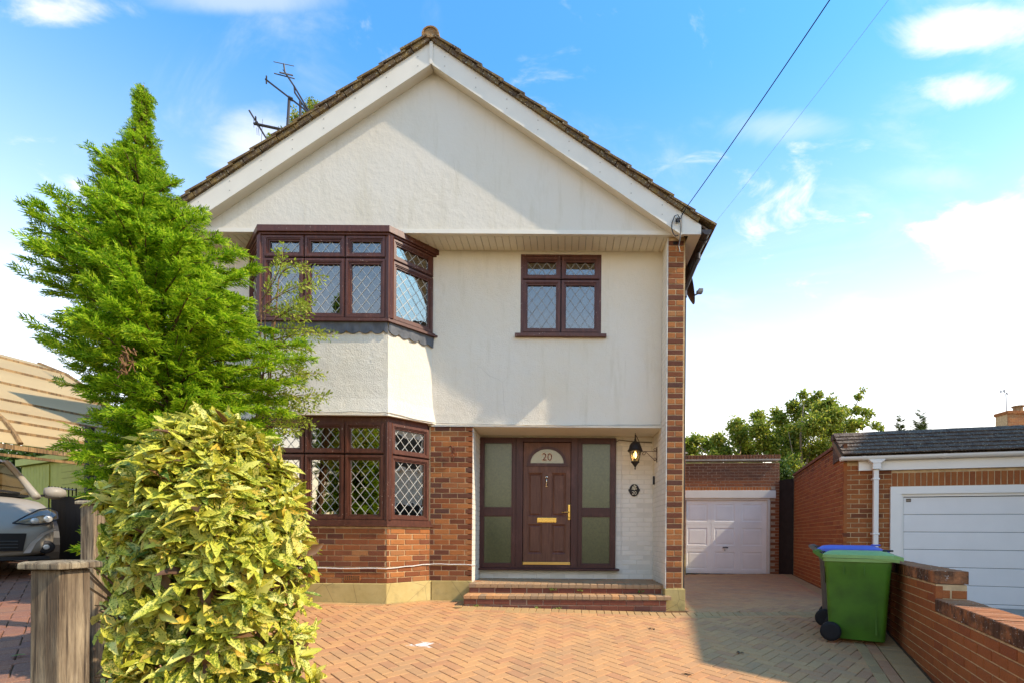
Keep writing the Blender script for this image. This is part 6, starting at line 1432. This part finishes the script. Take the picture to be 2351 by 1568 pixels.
CT = thing('conifer_tree', 'tall bright green conifer in front of the left side of the house', 'tree', (-3.7, 4.7, 0))
CG = leafmat('conifer_green', [(0, (0.07, 0.17, 0.008)), (0.3, (0.20, 0.37, 0.012)), (0.65, (0.40, 0.58, 0.018)), (1, (0.64, 0.72, 0.05))], 0.55, 0.6, spec=0.2)
CY = 4.7; s_ = F / CY
sil = [(195, 330, 333), (240, 316, 342), (270, 302, 350), (300, 278, 365), (350, 232, 385), (400, 200, 402), (440, 185, 425), (480, 180, 470), (520, 140, 500), (560, 100, 540), (600, 85, 580), (650, 75, 625), (700, 78, 655), (740, 82, 680), (780, 95, 690), (820, 118, 690), (860, 150, 685), (900, 185, 675), (940, 195, 660), (1000, 195, 640), (1080, 200, 620), (1180, 220, 600)]
trunk_px = [(330, 195), (322, 360), (318, 500), (315, 590), (345, 700), (385, 850), (400, 960), (405, 1200)]
tz = np.array([at(x, y, CY).z for x, y in trunk_px][::-1]); tx = np.array([at(x, y, CY).x for x, y in trunk_px][::-1])
sz_ = np.array([at(300, y, CY).z for y, a, b in sil][::-1]); sxl = np.array([at(a, y, CY).x for y, a, b in sil][::-1]); sxr = np.array([at(b, y, CY).x for y, a, b in sil][::-1])
ztop, zbot = tz[-1], -0.15
mb = MB(); zz = np.linspace(zbot, ztop, 24); mb.tube([(np.interp(z, tz, tx) + 0.012*math.sin(z*7), CY + 0.01*math.sin(z*5), z) for z in zz], [0.085*(1 - (z - zbot)/(ztop - zbot))**0.8 + 0.006 for z in zz], 9); mb.build('trunk', BARK, CT, smooth=True)
mbb = MB(); P_, D_, S_, T_l = [], [], [], []
NB = 700
for i in range(NB):
    z0 = 0.35 + (ztop - 0.45) * (1 - (1 - (i + 0.5)/NB)**1.15) * 1.0; z0 = min(z0, ztop - 0.12)
    az = i * 2.39996 + RNG.uniform(-.3, .3); x0 = np.interp(z0, tz, tx)
    up = np.interp(z0, [0.3, 2.0, 4.0, 5.4], [0.12, 0.40, 0.75, 1.1]); c, s = math.cos(az), math.sin(az)
    Lh = 0.4; DV = Vector((-3.85, CY, 0)).normalized(); LV = Vector((DV.y, -DV.x, 0))
    for _ in range(5):
        ztip = z0 + (0.75*up - 0.10)*Lh
        hr = np.interp(ztip, sz_, sxr) - x0; hl = x0 - np.interp(ztip, sz_, sxl); side = hr if c > 0 else hl; avg = 0.5*(hr + hl)
        Lh = 0.5*Lh + 0.5*max(0.03, (0.91*hr if c > 0 else np.interp(ztip, [2.2, 2.8], [0.90, 0.72])*hl)*c*c + 0.75*avg*s*s - 0.075)
    Lh *= RNG.uniform(0.62, 1.0) if RNG.random() < 0.8 else RNG.uniform(0.95, 1.22)
    if Lh < 0.05: Lh = 0.05
    pts = []
    nseg = 6
    for k in range(nseg + 1):
        f = k / nseg; pts.append(np.array([x0 + (LV.x*c + DV.x*s)*Lh*f, CY + (LV.y*c + DV.y*s)*Lh*f, z0 + up*Lh*(f**0.9)*0.75 - 0.10*Lh*f*f + 0.02*math.sin(f*6 + i)]))
    mbb.tube(pts, [0.011*(1 - 0.85*k/nseg) + 0.002 for k in range(nseg + 1)], 4, cap=False)
    nsp = int(3 + 50 * Lh)
    for q in range(nsp):
        f = RNG.uniform(0.10, 1.0)**0.8; j = min(int(f*nseg), nseg - 1); p = pts[j] + (pts[j+1] - pts[j])*(f*nseg - j); t = pts[j+1] - pts[j]; t /= np.linalg.norm(t)
        sd_ = np.array([-(LV.y*c + DV.y*s), LV.x*c + DV.x*s, 0.0]) * RNG.choice([-1, 1]); d = t*0.75 + sd_*RNG.uniform(0.1, 0.85) + np.array([0, 0, RNG.uniform(-0.1, 0.4)]) + rn(size=3)*0.12
        P_.append(p); D_.append(d); S_.append(RNG.uniform(0.085, 0.17) * min(1, 0.45 + 0.9*Lh))
for k in range(22): P_.append(np.array([np.interp(ztop - k*0.03, tz, tx), CY, ztop - k*0.03])); D_.append(np.array([math.cos(k*2.4)*.5, math.sin(k*2.4)*.5, 1.0])); S_.append(0.022 + 0.0022*k)
P_, D_, S_ = np.array(P_), np.array(D_), np.array(S_)
grp = RNG.integers(0, 4, len(P_)); parts = []
for k in range(4):
    tv, tf = spray_template(10, 40 + k, 0.062); m_ = grp == k; d, y, z = frames(D_[m_], None)
    up = np.array([0, 0, 1.0]) + 0.9*rn(size=(m_.sum(), 3)); z = up - d*(up*d).sum(1, keepdims=True); z /= np.linalg.norm(z, axis=1, keepdims=True); y = np.cross(z, d); parts.append(scatter(tv, tf, P_[m_], d, y, z, S_[m_]))
V, Fq = cat(parts)
o = npmesh('crown', V, Fq, CG, CT); o['kind'] = 'stuff'
mbb.build('branch', BARK, CT, smooth=True, kind='stuff')
# a dead brown tuft among the green
mb = MB(); tp = at(287, 830, CY - 0.95)
for k in range(46): a_ = tp + Vector(rn(size=3)*np.array([0.022, 0.02, 0.07])); mb.tube([a_, a_ + Vector((RNG.uniform(-.03, .05), RNG.uniform(-.03, .03), RNG.uniform(-.07, -.01)))], 0.005, 4)
mb.build('dead_spray', simple('dead_brown', (0.16, 0.08, 0.03), 0.9, 0.3, 30), CT)

# --- small-leaved shrub sending arching sprays over the wall
PS = thing('wall_shrub', 'loose small-leaved shrub with arching sprays beside the bay window', 'shrub', (-3.2, 5.9, 0))
oval = np.array([[0, 0, 0], [0.35, 0.2, 0.03], [0.7, 0.17, 0.03], [1, 0, -0.02], [0.7, -0.17, 0.03], [0.35, -0.2, 0.03]]); ovalF = np.array([[0, 1, 2, 3], [0, 3, 4, 5]])
PL_ = leafmat('small_leaf', [(0, (0.16, 0.23, 0.02)), (0.5, (0.32, 0.39, 0.03)), (1, (0.52, 0.54, 0.07))], 0.45, 0.5)
arcs = [((640, 640), (668, 575), (745, 640)), ((625, 740), (700, 650), (690, 720)), ((630, 735), (690, 690), (720, 690)), ((610, 760), (680, 745), (745, 772)), ((600, 790), (690, 760), (765, 775)), ((600, 800), (670, 790), (716, 800)), ((590, 850), (660, 800), (690, 850)), ((600, 860), (665, 830), (700, 870)), ((600, 880), (680, 850), (738, 857)), ((590, 920), (660, 880), (700, 925)), ((600, 930), (690, 905), (760, 918)), ((600, 935), (670, 915), (725, 945)), ((590, 960), (660, 930), (700, 955)), ((600, 970), (670, 960), (712, 968)), ((580, 990), (640, 965), (680, 990)), ((600, 690), (660, 610), (650, 560)), ((610, 700), (680, 640), (716, 655)), ((600, 720), (650, 690), (700, 740)), ((590, 840), (650, 770), (670, 760)), ((600, 900), (650, 850), (706, 893)), ((600, 1010), (640, 995), (690, 985)), ((590, 1020), (620, 1000), (650, 1030))]
mb = MB(); P_, D_ = [], []
Yp = 5.9; root_ = Vector((at(560, 1200, Yp).x, Yp + 0.2, 0.0))
for i, (a, b, c) in enumerate(arcs):
    for rep in range(2):
        jx = (RNG.uniform(-14, 14), RNG.uniform(-14, 14)) if rep else (0, 0); Yq = Yp + RNG.uniform(-0.3, 0.25)
        A, B, C = at(*a, Yp), at(b[0] + jx[0], b[1] + jx[1], Yq), at(c[0] + jx[0], c[1] + jx[1], Yq - 0.1); pts = []
        for k in range(13): f = k/12; pts.append(A*(1-f)**2 + B*2*f*(1-f) + C*f*f)
        mb.tube(pts, [0.006*(1 - .7*k/12) for k in range(13)], 4)
        if rep == 0: mb.tube([root_, root_.lerp(A, .6) + Vector((0, 0, .2)), A], 0.008, 4)
        for k in range(130):
            f = RNG.uniform(0.1, 1.0); j = min(int(f*12), 11); p = pts[j].lerp(pts[j+1], f*12 - j); t = (pts[j+1] - pts[j]).normalized(); off = Vector(rn(size=3)); off = off - t*off.dot(t)
            tw = RNG.uniform(0, 0.055); q = p + off.normalized()*tw; P_.append(tuple(q)); D_.append(tuple(t*0.7 + off.normalized()))
V, Fq = scatter(oval, ovalF, np.array(P_), *frames(np.array(D_)), RNG.uniform(0.024, 0.050, len(P_)))
o = npmesh('leaves', V, Fq, PL_, PS); o['kind'] = 'stuff'; mb.build('stem', TWIG, PS)

# --- spotted laurel: whorls of big speckled leaves
AU = thing('spotted_laurel', 'large yellow-speckled laurel shrub beside the timber posts', 'shrub', (-1.97, 2.8, -0.2))
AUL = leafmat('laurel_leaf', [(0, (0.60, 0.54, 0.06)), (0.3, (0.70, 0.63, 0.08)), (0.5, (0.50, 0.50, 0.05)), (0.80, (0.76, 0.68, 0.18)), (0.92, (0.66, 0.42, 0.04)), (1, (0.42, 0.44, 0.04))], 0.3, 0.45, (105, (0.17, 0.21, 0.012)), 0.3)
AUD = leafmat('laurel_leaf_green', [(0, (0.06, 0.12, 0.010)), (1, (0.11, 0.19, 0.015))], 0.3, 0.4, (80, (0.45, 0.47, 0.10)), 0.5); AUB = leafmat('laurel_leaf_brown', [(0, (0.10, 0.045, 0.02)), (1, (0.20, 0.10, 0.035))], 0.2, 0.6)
def leaf_template(curl, fold, wave):
    V = []; ws = [0.02, 0.13, 0.185, 0.20, 0.165, 0.10, 0.0]; n = 6
    for i in range(n + 1):
        t = i / n; zc = -curl*t*t
        for s in (-1, 0, 1): w = ws[i]*(1.12 if i % 2 else 0.94) * 0.92; V.append([t, s*w, zc + (abs(s)*fold*w) + wave*math.sin(9*t + s)*0.3*abs(s)])
    Fq = [[i*3 + j, (i+1)*3 + j, (i+1)*3 + j + 1, i*3 + j + 1] for i in range(n) for j in (0, 1)]; return np.array(V), np.array(Fq)
LT = [leaf_template(0.25, 0.5, 0.09), leaf_template(0.5, 0.35, 0.12), leaf_template(-0.1, 0.65, 0.07), leaf_template(0.75, 0.5, 0.12)]
ax0, ay0 = -1.995, 2.80
bz = np.array([-0.25, 0.2, 0.55, 0.84, 1.2, 1.42, 1.53, 1.62, 1.67]); br = np.array([0.45, 0.49, 0.525, 0.525, 0.465, 0.36, 0.26, 0.16, 0.04])
shoots = []
for i in range(1500):
    z = RNG.uniform(-0.2, 1.66); z = z if RNG.random() < 0.7 else RNG.uniform(0.9, 1.67); th = RNG.uniform(0, 2*math.pi)
    if math.sin(th) > 0.55 and RNG.random() < 0.6: th = -th
    r = np.interp(z, bz, br) * (1 + 0.10*math.sin(3*th + 4*z) + 0.06*math.sin(7*th - 9*z)) * (RNG.uniform(0.84, 1.0) if RNG.random() < 0.8 else RNG.uniform(0.5, 0.85))
    outw = np.array([math.cos(th), math.sin(th), 0.0]); slope = np.interp(z, [-0.2, 0.8, 1.3, 1.6], [0.25, 0.45, 0.9, 2.2])
    shoots.append((np.array([ax0, ay0, z]) + outw*r*np.array([1.0, 0.95, 1]), outw + np.array([0, 0, slope]) + rn(size=3)*0.25, r / max(np.interp(z, bz, br), .05)))
for px, py, dd in ((735, 1285, (1, -.1, -.25)), (705, 1365, (1, -.1, -.1)), (700, 1190, (1, 0, -.5)), (690, 1150, (1, 0, .1)), (705, 1240, (1, 0, -.2)), (222, 1132, (-1, -.2, .05)), (228, 1118, (-1, -.2, .4)), (225, 1395, (-.5, -.5, .9)), (222, 1440, (-.6, -.6, .3)), (700, 1480, (1, -.2, -.3)), (480, 950, (0, 0, 1)), (420, 965, (-.2, 0, 1)), (560, 970, (.2, 0, 1)), (310, 985, (-.6, 0, .8))):
    p = at(px, py, 2.65); shoots.append((np.array(p) - np.array(dd)*0.08, np.array(dd, float), 1.0))
lv = []
for p, d, depth in shoots:
    d = d / np.linalg.norm(d); a = np.cross(d, [0.3, 0.2, 0.9]); a /= np.linalg.norm(a); b = np.cross(d, a); ph = RNG.uniform(0, 6.28); nl = RNG.integers(4, 8)
    for k in range(nl):
        t = ph + k*2.4; e = RNG.uniform(0.5, 1.25); dr = d*math.cos(e) + (a*math.cos(t) + b*math.sin(t))*math.sin(e) + np.array([0, 0, -0.12]); ln = RNG.uniform(0.045, 0.09) if RNG.random() < 0.4 else RNG.uniform(0.085, 0.138)
        base = p - d*RNG.uniform(0, 0.05); nor = d + 0.35*rn(size=3) + np.array([0.15, -0.25, 0.35]); r_ = RNG.random()
        tip_ = proj(base + dr*ln)
        if tip_[0] < 228 and tip_[1] > 1150: continue
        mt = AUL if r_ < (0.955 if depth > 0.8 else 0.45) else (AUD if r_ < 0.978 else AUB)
        lv.append((base, dr, nor, ln, RNG.integers(0, 4), mt))
def leaf_size(q): 
    p = q[0]; 
    if not seen(p, 0): return 0
    dep = abs(p[0] - ax0)*0 + (ay0 - p[1]); return q[3] * (1 + 1.6*dep) / p[1]
order = sorted(range(len(lv)), key=lambda i: -leaf_size(lv[i]))
def leaf_frame(q):
    d = np.array(q[1]); d /= np.linalg.norm(d); z = q[2] - d*np.dot(q[2], d); z /= np.linalg.norm(z); y = np.cross(z, d); return d, y, z
lmesh = {}
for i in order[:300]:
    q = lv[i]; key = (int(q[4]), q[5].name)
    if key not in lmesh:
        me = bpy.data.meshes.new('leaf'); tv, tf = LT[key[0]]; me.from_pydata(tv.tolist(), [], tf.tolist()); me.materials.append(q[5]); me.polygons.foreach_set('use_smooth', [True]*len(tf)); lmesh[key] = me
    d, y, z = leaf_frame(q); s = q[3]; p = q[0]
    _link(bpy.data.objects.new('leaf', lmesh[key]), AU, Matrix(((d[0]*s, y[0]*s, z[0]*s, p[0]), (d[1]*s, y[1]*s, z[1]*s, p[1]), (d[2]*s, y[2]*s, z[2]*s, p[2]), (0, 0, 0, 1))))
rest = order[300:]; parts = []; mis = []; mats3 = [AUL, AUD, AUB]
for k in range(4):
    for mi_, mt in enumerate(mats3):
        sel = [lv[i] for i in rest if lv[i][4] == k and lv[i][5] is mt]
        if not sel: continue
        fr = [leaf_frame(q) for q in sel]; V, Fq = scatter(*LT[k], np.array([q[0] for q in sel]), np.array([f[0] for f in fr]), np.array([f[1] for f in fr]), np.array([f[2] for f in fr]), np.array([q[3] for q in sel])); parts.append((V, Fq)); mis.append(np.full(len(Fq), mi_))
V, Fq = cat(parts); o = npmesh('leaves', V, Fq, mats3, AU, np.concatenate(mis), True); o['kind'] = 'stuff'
mb = MB()
for i in range(0, len(shoots), 5):
    p, d, _ = shoots[i]; p = Vector(p); b0 = Vector((ax0 + RNG.uniform(-.15, .15), ay0 + RNG.uniform(-.1, .2), -0.22)); mid = b0.lerp(p, 0.5)*0.85 + Vector((ax0, ay0, p.z))*0.15 + Vector((0, 0, 0.12)); mb.tube([b0, mid, p - Vector(d).normalized()*0.03, p], [0.010, 0.007, 0.005, 0.003], 5)
mb.build('stem', TWIG, AU, kind='stuff')

# --- broad-leaved trees and hedge
def tree(label, group, clumps, nleaf, lsize, mat, trunk, name='tree', cat_='tree', core=True):
    """clumps: (centre, radius); trunk: list of polylines with radii"""
    t = thing(name, label, cat_, trunk[0][0][0], group); P, D = [], []
    w = np.array([c[1]**2 for c in clumps]); w /= w.sum(); cnt = (w*nleaf).astype(int)
    for (c, r), n in zip(clumps, cnt):
        d = rn(size=(n, 3)); d /= np.linalg.norm(d, axis=1, keepdims=True); rr = r * RNG.random(n)[:, None]**0.5 * (1 + 0.25*rn(size=(n, 1))); P.append(np.array(c) + d*rr*np.array([1, 1, 0.9])); D.append(d*0.6 + rn(size=(n, 3))*0.8 + np.array([0, 0, -0.2]))
    P, D = np.concatenate(P), np.concatenate(D); V, Fq = scatter(oval*np.array([1, 1.35, 1]), ovalF, P, *frames(D), RNG.uniform(0.7, 1.3, len(P))*lsize); o = npmesh('crown', V, Fq, mat, t); o['kind'] = 'stuff'
    mb = MB()
    for pl, rs in trunk: mb.tube(pl, rs, 6)
    mb.build('trunk', TRK, t, smooth=True); return t
TRK = simple('pale_bark', (0.22, 0.17, 0.10), 0.9, 0.2, 10)
TG = leafmat('tree_leaf', [(0, (0.12, 0.19, 0.02)), (0.4, (0.24, 0.31, 0.03)), (0.8, (0.40, 0.42, 0.05)), (1, (0.50, 0.43, 0.08))], 0.55, 0.5)
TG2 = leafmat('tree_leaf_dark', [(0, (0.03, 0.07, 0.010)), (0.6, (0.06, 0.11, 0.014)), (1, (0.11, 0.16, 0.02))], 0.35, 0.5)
def px_clumps(pts, Y, yj=0.8):
    out = []
    for (x, y, r) in pts:
        Yq = Y + RNG.uniform(-yj, yj); out.append((tuple(at(x, y, Yq)), r / F * Yq))
    return out
def trunkline(px, Y, r): return ([at(x, y, Y) for x, y in px], [r*(1 - 0.75*i/(len(px)-1)) for i in range(len(px))])
Yt = 17.5
grpT = 'trees behind the two garages'
c1 = px_clumps([(1575, 1020, 18), (1598, 1008, 14), (1590, 1040, 20), (1625, 1020, 20), (1650, 1005, 15), (1660, 1035, 24), (1690, 975, 18), (1700, 1000, 26), (1715, 1035, 28), (1740, 955, 16), (1745, 985, 26), (1765, 1020, 30), (1640, 1055, 22), (1600, 1065, 20), (1690, 1070, 24), (1580, 1075, 18), (1790, 960, 18), (1780, 945, 10), (1800, 990, 26), (1730, 1075, 24)], Yt)
tree('wide bushy tree behind the white panelled garage, left of the taller one', grpT, c1, 20000, 0.098, TG, [trunkline([(1690, 1250), (1695, 1120), (1700, 1000)], Yt, 0.12), trunkline([(1695, 1120), (1640, 1050), (1600, 1020)], Yt, 0.06), trunkline([(1695, 1120), (1750, 1020), (1770, 960)], Yt, 0.06)])
Yu = 16.0
c2 = px_clumps([(1820, 930, 14), (1835, 950, 20), (1845, 905, 10), (1862, 925, 18), (1880, 905, 10), (1885, 940, 24), (1905, 925, 16), (1915, 955, 26), (1935, 945, 16), (1870, 975, 30), (1840, 990, 28), (1910, 990, 30), (1945, 980, 20), (1820, 1020, 26), (1850, 1040, 30), (1890, 1030, 28), (1815, 1065, 24), (1835, 1085, 20), (1870, 1075, 18), (1960, 975, 16), (1968, 940, 10), (1972, 910, 8), (1980, 895, 5), (1985, 945, 9), (1975, 970, 14), (1998, 950, 9), (2010, 975, 9), (1800, 1045, 22), (1830, 1110, 14), (2022, 985, 6)], Yu)
tree('tall airy tree with thin pale stems beside the red garage wall', grpT, c2, 20000, 0.09, TG, [trunkline([(1845, 1200), (1842, 1095), (1838, 1000), (1845, 930)], Yu, 0.07), trunkline([(1843, 1110), (1822, 1050), (1810, 990)], Yu, 0.035), trunkline([(1842, 1100), (1862, 1030), (1880, 950)], Yu, 0.035), trunkline([(1842, 1150), (1925, 1020), (1965, 930), (1981, 893)], Yu, 0.035), trunkline([(1844, 1120), (1852, 1060), (1858, 1000)], Yu, 0.03)])
c3 = px_clumps([(1800, 1090, 22), (1815, 1105, 18), (1790, 1070, 18), (1800, 1120, 18)], 14.6, 0.2)
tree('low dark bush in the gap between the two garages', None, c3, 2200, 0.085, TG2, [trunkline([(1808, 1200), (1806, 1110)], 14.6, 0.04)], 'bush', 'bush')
# two young conifers showing their tips over the tiled roof
ct_t = spray_template(13, 77, 0.07, 0.1)
for k, (x, y0, y1, w, lab) in enumerate(((2067, 947, 1040, 26, 'small conifer tip over the tiled roof, left of the pair'), (2112, 938, 1040, 34, 'feathery conifer tip over the tiled roof, right of the pair'))):
    Yc = 22.0; t = thing('young_conifer', lab, 'tree', at(x, 1240, Yc), 'young conifers beyond the tiled roof'); P_, D_, S_ = [], [], []
    for i in range(90):
        f = RNG.random()**0.8; y = y0 + (y1 - y0)*f; az = RNG.uniform(0, 6.28); p = at(x + math.sin(i)*2, y + 6, Yc); P_.append(tuple(p)); D_.append((math.cos(az), math.sin(az), 0.75)); S_.append((w*(0.35 + 0.65*f)) / F * Yc)
    V, Fq = scatter(*ct_t, np.array(P_), *frames(np.array(D_), np.array([0, 0, 1.0])), np.array(S_)); npmesh('crown', V, Fq, leafmat('young_conifer', [(0, (0.07, 0.11, 0.02)), (1, (0.16, 0.19, 0.05))], 0.3) if 'young_conifer' not in MAT else MAT['young_conifer'], t)['kind'] = 'stuff'
    mb = MB(); mb.tube([at(x, 1240, Yc), at(x, y0, Yc)], [0.05, 0.008], 5); mb.build('trunk', BARK, t)
# hedge behind the carport
P_ = []; hc = []
for i in range(46): 
    x = RNG.uniform(-30, 240); y = RNG.uniform(1005, 1130); hc.append((tuple(at(x, y, RNG.uniform(12.2, 13.2))), 0.42))
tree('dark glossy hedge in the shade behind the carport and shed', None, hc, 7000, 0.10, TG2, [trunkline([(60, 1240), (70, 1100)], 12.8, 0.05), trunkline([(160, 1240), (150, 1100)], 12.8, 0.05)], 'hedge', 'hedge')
# the tree whose top shows over the left roof slope
Ya = 13.5
def z5p(x, y, r): a, b = z5(x, y); return (a, b, r)
c4 = px_clumps([z5p(890, 900, 4), z5p(890, 980, 7), z5p(880, 1060, 9), z5p(850, 1120, 8), z5p(930, 1080, 8), z5p(1150, 760, 6), z5p(1130, 830, 8), z5p(1180, 850, 8), z5p(1230, 800, 6), z5p(1250, 860, 7), z5p(1080, 900, 7), z5p(1050, 990, 8), z5p(1020, 1030, 7), z5p(500, 1350, 5), z5p(500, 1380, 6), z5p(1140, 900, 10), z5p(1200, 900, 10), z5p(700, 1300, 10), z5p(950, 1150, 12), z5p(1100, 1000, 12)], Ya, 0.1)
tree('tree top showing in tufts above the left roof slope by the aerials', None, c4, 1300, 0.055, TG, [trunkline([z5(900, 3300), z5(900, 2000), z5(900, 1000)], Ya, 0.12), trunkline([z5(900, 2000), z5(1150, 1300), z5(1150, 800)], Ya, 0.06), trunkline([z5(900, 2000), z5(600, 1600), z5(500, 1350)], Ya, 0.04)])

# ------------------------------------------------------------------ weeds and fallen leaves
WD = leafmat('weed_leaf', [(0, (0.12, 0.20, 0.03)), (1, (0.32, 0.36, 0.06))], 0.3)
for i, (px, py, Y, lab) in enumerate(((2070, 2211, 6.99, 'weed'), (2175, 2213, 6.99, 'weed'), (2020, 2280, 6.71, 'weed'), (1790, 2272, 6.71, 'weed'), (2090, 2283, 6.71, 'weed'), (2400, 2216, 6.99, 'weed'))):
    p = at(px*0.6122, py*0.6122, Y); P_ = np.tile(np.array(p), (16, 1)) + rn(size=(16, 3))*np.array([0.025, 0.012, 0.004]); D_ = rn(size=(16, 3)) + np.array([0, -0.5, 0.7])
    lab = ['spindly weed sprouting on the lower step, left of the other one there', 'pale green weed sprouting on the lower step, near its middle', 'flat weed growing at the foot of the steps, left of centre', 'yellow-green weed at the foot of the steps near their left end', 'tiny weed at the foot of the steps near their middle', 'small weed in the joint of the lower step near the pier'][i]
    V, Fq = scatter(oval, ovalF, P_, *frames(D_), RNG.uniform(0.02, 0.05, 16)); o = npmesh('weed', V, Fq, WD); tag(o, lab, 'weed', 'weeds sprouting round the doorsteps')
DLM = leafmat('dead_leaf', [(0, (0.06, 0.035, 0.015)), (1, (0.12, 0.075, 0.02))], 0.1)
for (px, py, lab) in ((1582, 1548, 'dark curled dead leaf on the sunny paving nearest the camera'), (1462, 1377+20, 'small dead leaf fallen at the foot of the brick steps'), (1700, 1488+10, 'pale scrap of leaf on the shaded paving left of the bins'), (1498, 1394+50, 'small brown leaf on the sunlit paving below the steps')):
    p = onground(px, py); n = 5; P_ = np.tile(np.array(p), (n, 1)) + np.array([0, 0, 0.012]) + rn(size=(n, 3))*np.array([0.012, 0.012, 0.003]); D_ = rn(size=(n, 3))*np.array([1, 1, 0.35])
    V, Fq = scatter(oval*np.array([1, 1.6, 1]), ovalF, P_, *frames(D_, np.array([0.2, 0.1, 1.0])), RNG.uniform(0.03, 0.05, n)); o = npmesh('dead_leaf', V, Fq, DLM); tag(o, lab, 'leaf', 'dead leaves lying on the paving')
p = onground(24, 1510, gzl); V, Fq = scatter(oval*np.array([1, 1.4, 1]), ovalF, np.array([tuple(p + Vector((0, 0, .01)))]*2) + rn(size=(2, 3))*.004, *frames(np.array([[1, .4, .1], [1, .2, 0.2]]), np.array([0, 0, 1.0])), np.array([.07, .06])); o = npmesh('green_leaf', V, Fq, WD); tag(o, 'single green leaf on the red-brown paving by the near post', 'leaf')

# ------------------------------------------------------------------ the bungalow behind: only its chimney and aerial show
Yh = 24.0
BH = thing('bungalow', 'house hidden behind the tiled garage roof with only its brick chimney showing', 'house', at(2340, 1230, Yh))
e0 = at(2100, 1100, Yh + 2); e1 = at(2700, 1100, Yh + 2)
mb = MB(); mb.box((at(2230, 0, Yh).x, Yh - 2, 0), (at(2230, 0, Yh).x + 9, Yh + 6, 2.6)); mb.build('wall', SIDEB, BH)
xh0 = at(2230, 0, Yh).x; mb = MB(); mb.prism([(xh0 - 0.3, Yh - 2.3, 2.6), (xh0 - 0.3, Yh + 6.3, 2.6), (xh0 - 0.3, Yh + 2, 5.2)], (9.6, 0, 0)); mb.build('roof', TILE_D, BH)
ca_ = at(2302, 960, Yh); cw_ = 1.45; mb = MB(); zt_ = at(2320, 943, Yh).z; zb_ = 3.2
mb.box((ca_.x, Yh - 0.30, zb_), (ca_.x + cw_, Yh + 0.4, zt_ - 0.2)); mb.build('chimney', MORTAR, BH)
chb = course_wall((ca_.x - 0.004, Yh - 0.306, zt_ - 0.20 - 0.075*8), (1, 0, 0), cw_ + 0.008, zt_ - 0.20 - 0.075*8, zt_ - 0.2, BR_L)
chb += course_wall((ca_.x - 0.05, Yh - 0.35, zt_ - 0.197), (1, 0, 0), cw_ + 0.1, zt_ - 0.197, zt_, BR_L, thick=0.8); lay(BH, 'brick', chb, 60, 'brick_courses')
pc_ = at(2337, 943, Yh); mb = MB(); mb.lathe((pc_.x, Yh, 0), [(0.20, zt_ - 0.02), (0.19, zt_ + 0.18), (0.25, zt_ + 0.19), (0.25, zt_ + 0.24), (0.17, zt_ + 0.25)], 14); mb.build('chimney_pot', RIDGE, BH, auto=40)
AE = thing('rooftop_aerial', 'thin rooftop aerial standing on the distant brick chimney', 'aerial', at(2311, 938, Yh)); GM = simple('aerial_grey', (0.30, 0.28, 0.27), 0.5)
mb = MB(); mb.tube([at(2311, 950, Yh), at(2309.5, 903, Yh)], 0.022, 6); mb.build('mast', GM, AE)
mb = MB(); mb.tube([at(2298, 899, Yh), at(2312, 895, Yh)], 0.016, 5); mb.tube([at(2298, 895, Yh), at(2298, 902, Yh)], 0.03, 5); mb.tube([at(2305, 893, Yh), at(2306, 901, Yh)], 0.03, 5); mb.tube([at(2309, 900, Yh), at(2315, 905, Yh)], 0.025, 5); mb.build('elements', GM, AE)

# ------------------------------------------------------------------ the next house on the right, out of the picture, that shades the drive
NH = thing('neighbour_house', 'hipped-roof rendered house standing just out of the picture on the right', 'house', (9, 6, 0))
E1 = Vector((6.80, 3.44, 0)); nd = Vector((0.66, 0.75, 0)).normalized(); nf = Vector((nd.y, -nd.x, 0))
def np_(a, d, z): return E1 + nf*a + nd*d + UPV*z
e = [np_(0, 0, 5.0), np_(8, 0, 5.0), np_(9, 9, 5.0), np_(0, 8, 5.0)]; r1 = np_(4, 4, 10.1); r2 = r1 + Vector((0.5, 3.2, 0))
ins = [np_(0.35, 0.35, -0.3), np_(7.6, 0.35, -0.3), np_(8.5, 8.5, -0.3), np_(0.35, 7.6, -0.3)]
mb = MB(); mb.prism(ins, UPV*5.25); mb.build('wall', STUCCO, NH)
mb = MB(); mb.add(e + [r1, r2], [(0, 1, 4), (1, 2, 5, 4), (2, 3, 5), (3, 0, 4, 5), (3, 2, 1, 0)]); mb.build('roof', TILE_D, NH)
for (d_, z_) in ((1.2, 3.2), (4.6, 3.2), (1.2, 0.9), (4.6, 0.9)):
    mb = MB(); mb.obox(np_(0.33, d_, z_), nd*1.2, -nf*0.03, UPV*1.2); w_ = mb.build('window', PVCW2, NH); mb = MB(); mb.obox(np_(0.298, d_ + 0.08, z_ + 0.08), nd*1.04, -nf*0.006, UPV*1.04); mb.build('pane', BLACKP, w_)
# street hedge behind the camera, which the ground-floor panes mirror
P_ = np.stack([RNG.uniform(-14, 10, 5000), RNG.uniform(-9.5, -8.6, 5000), RNG.uniform(-0.6, 2.6, 5000)], 1); P_[:, 2] += 0.5*np.sin(P_[:, 0]*0.9) + 0.3*np.sin(P_[:, 0]*2.3)
V, Fq = scatter(oval*np.array([1, 1.6, 1]), ovalF, P_, *frames(rn(size=(5000, 3))), RNG.uniform(0.16, 0.30, 5000)); o = npmesh('street_hedge', V, Fq, TG); tag(o, 'tall green hedge across the street behind the camera', 'hedge', None, 'stuff')
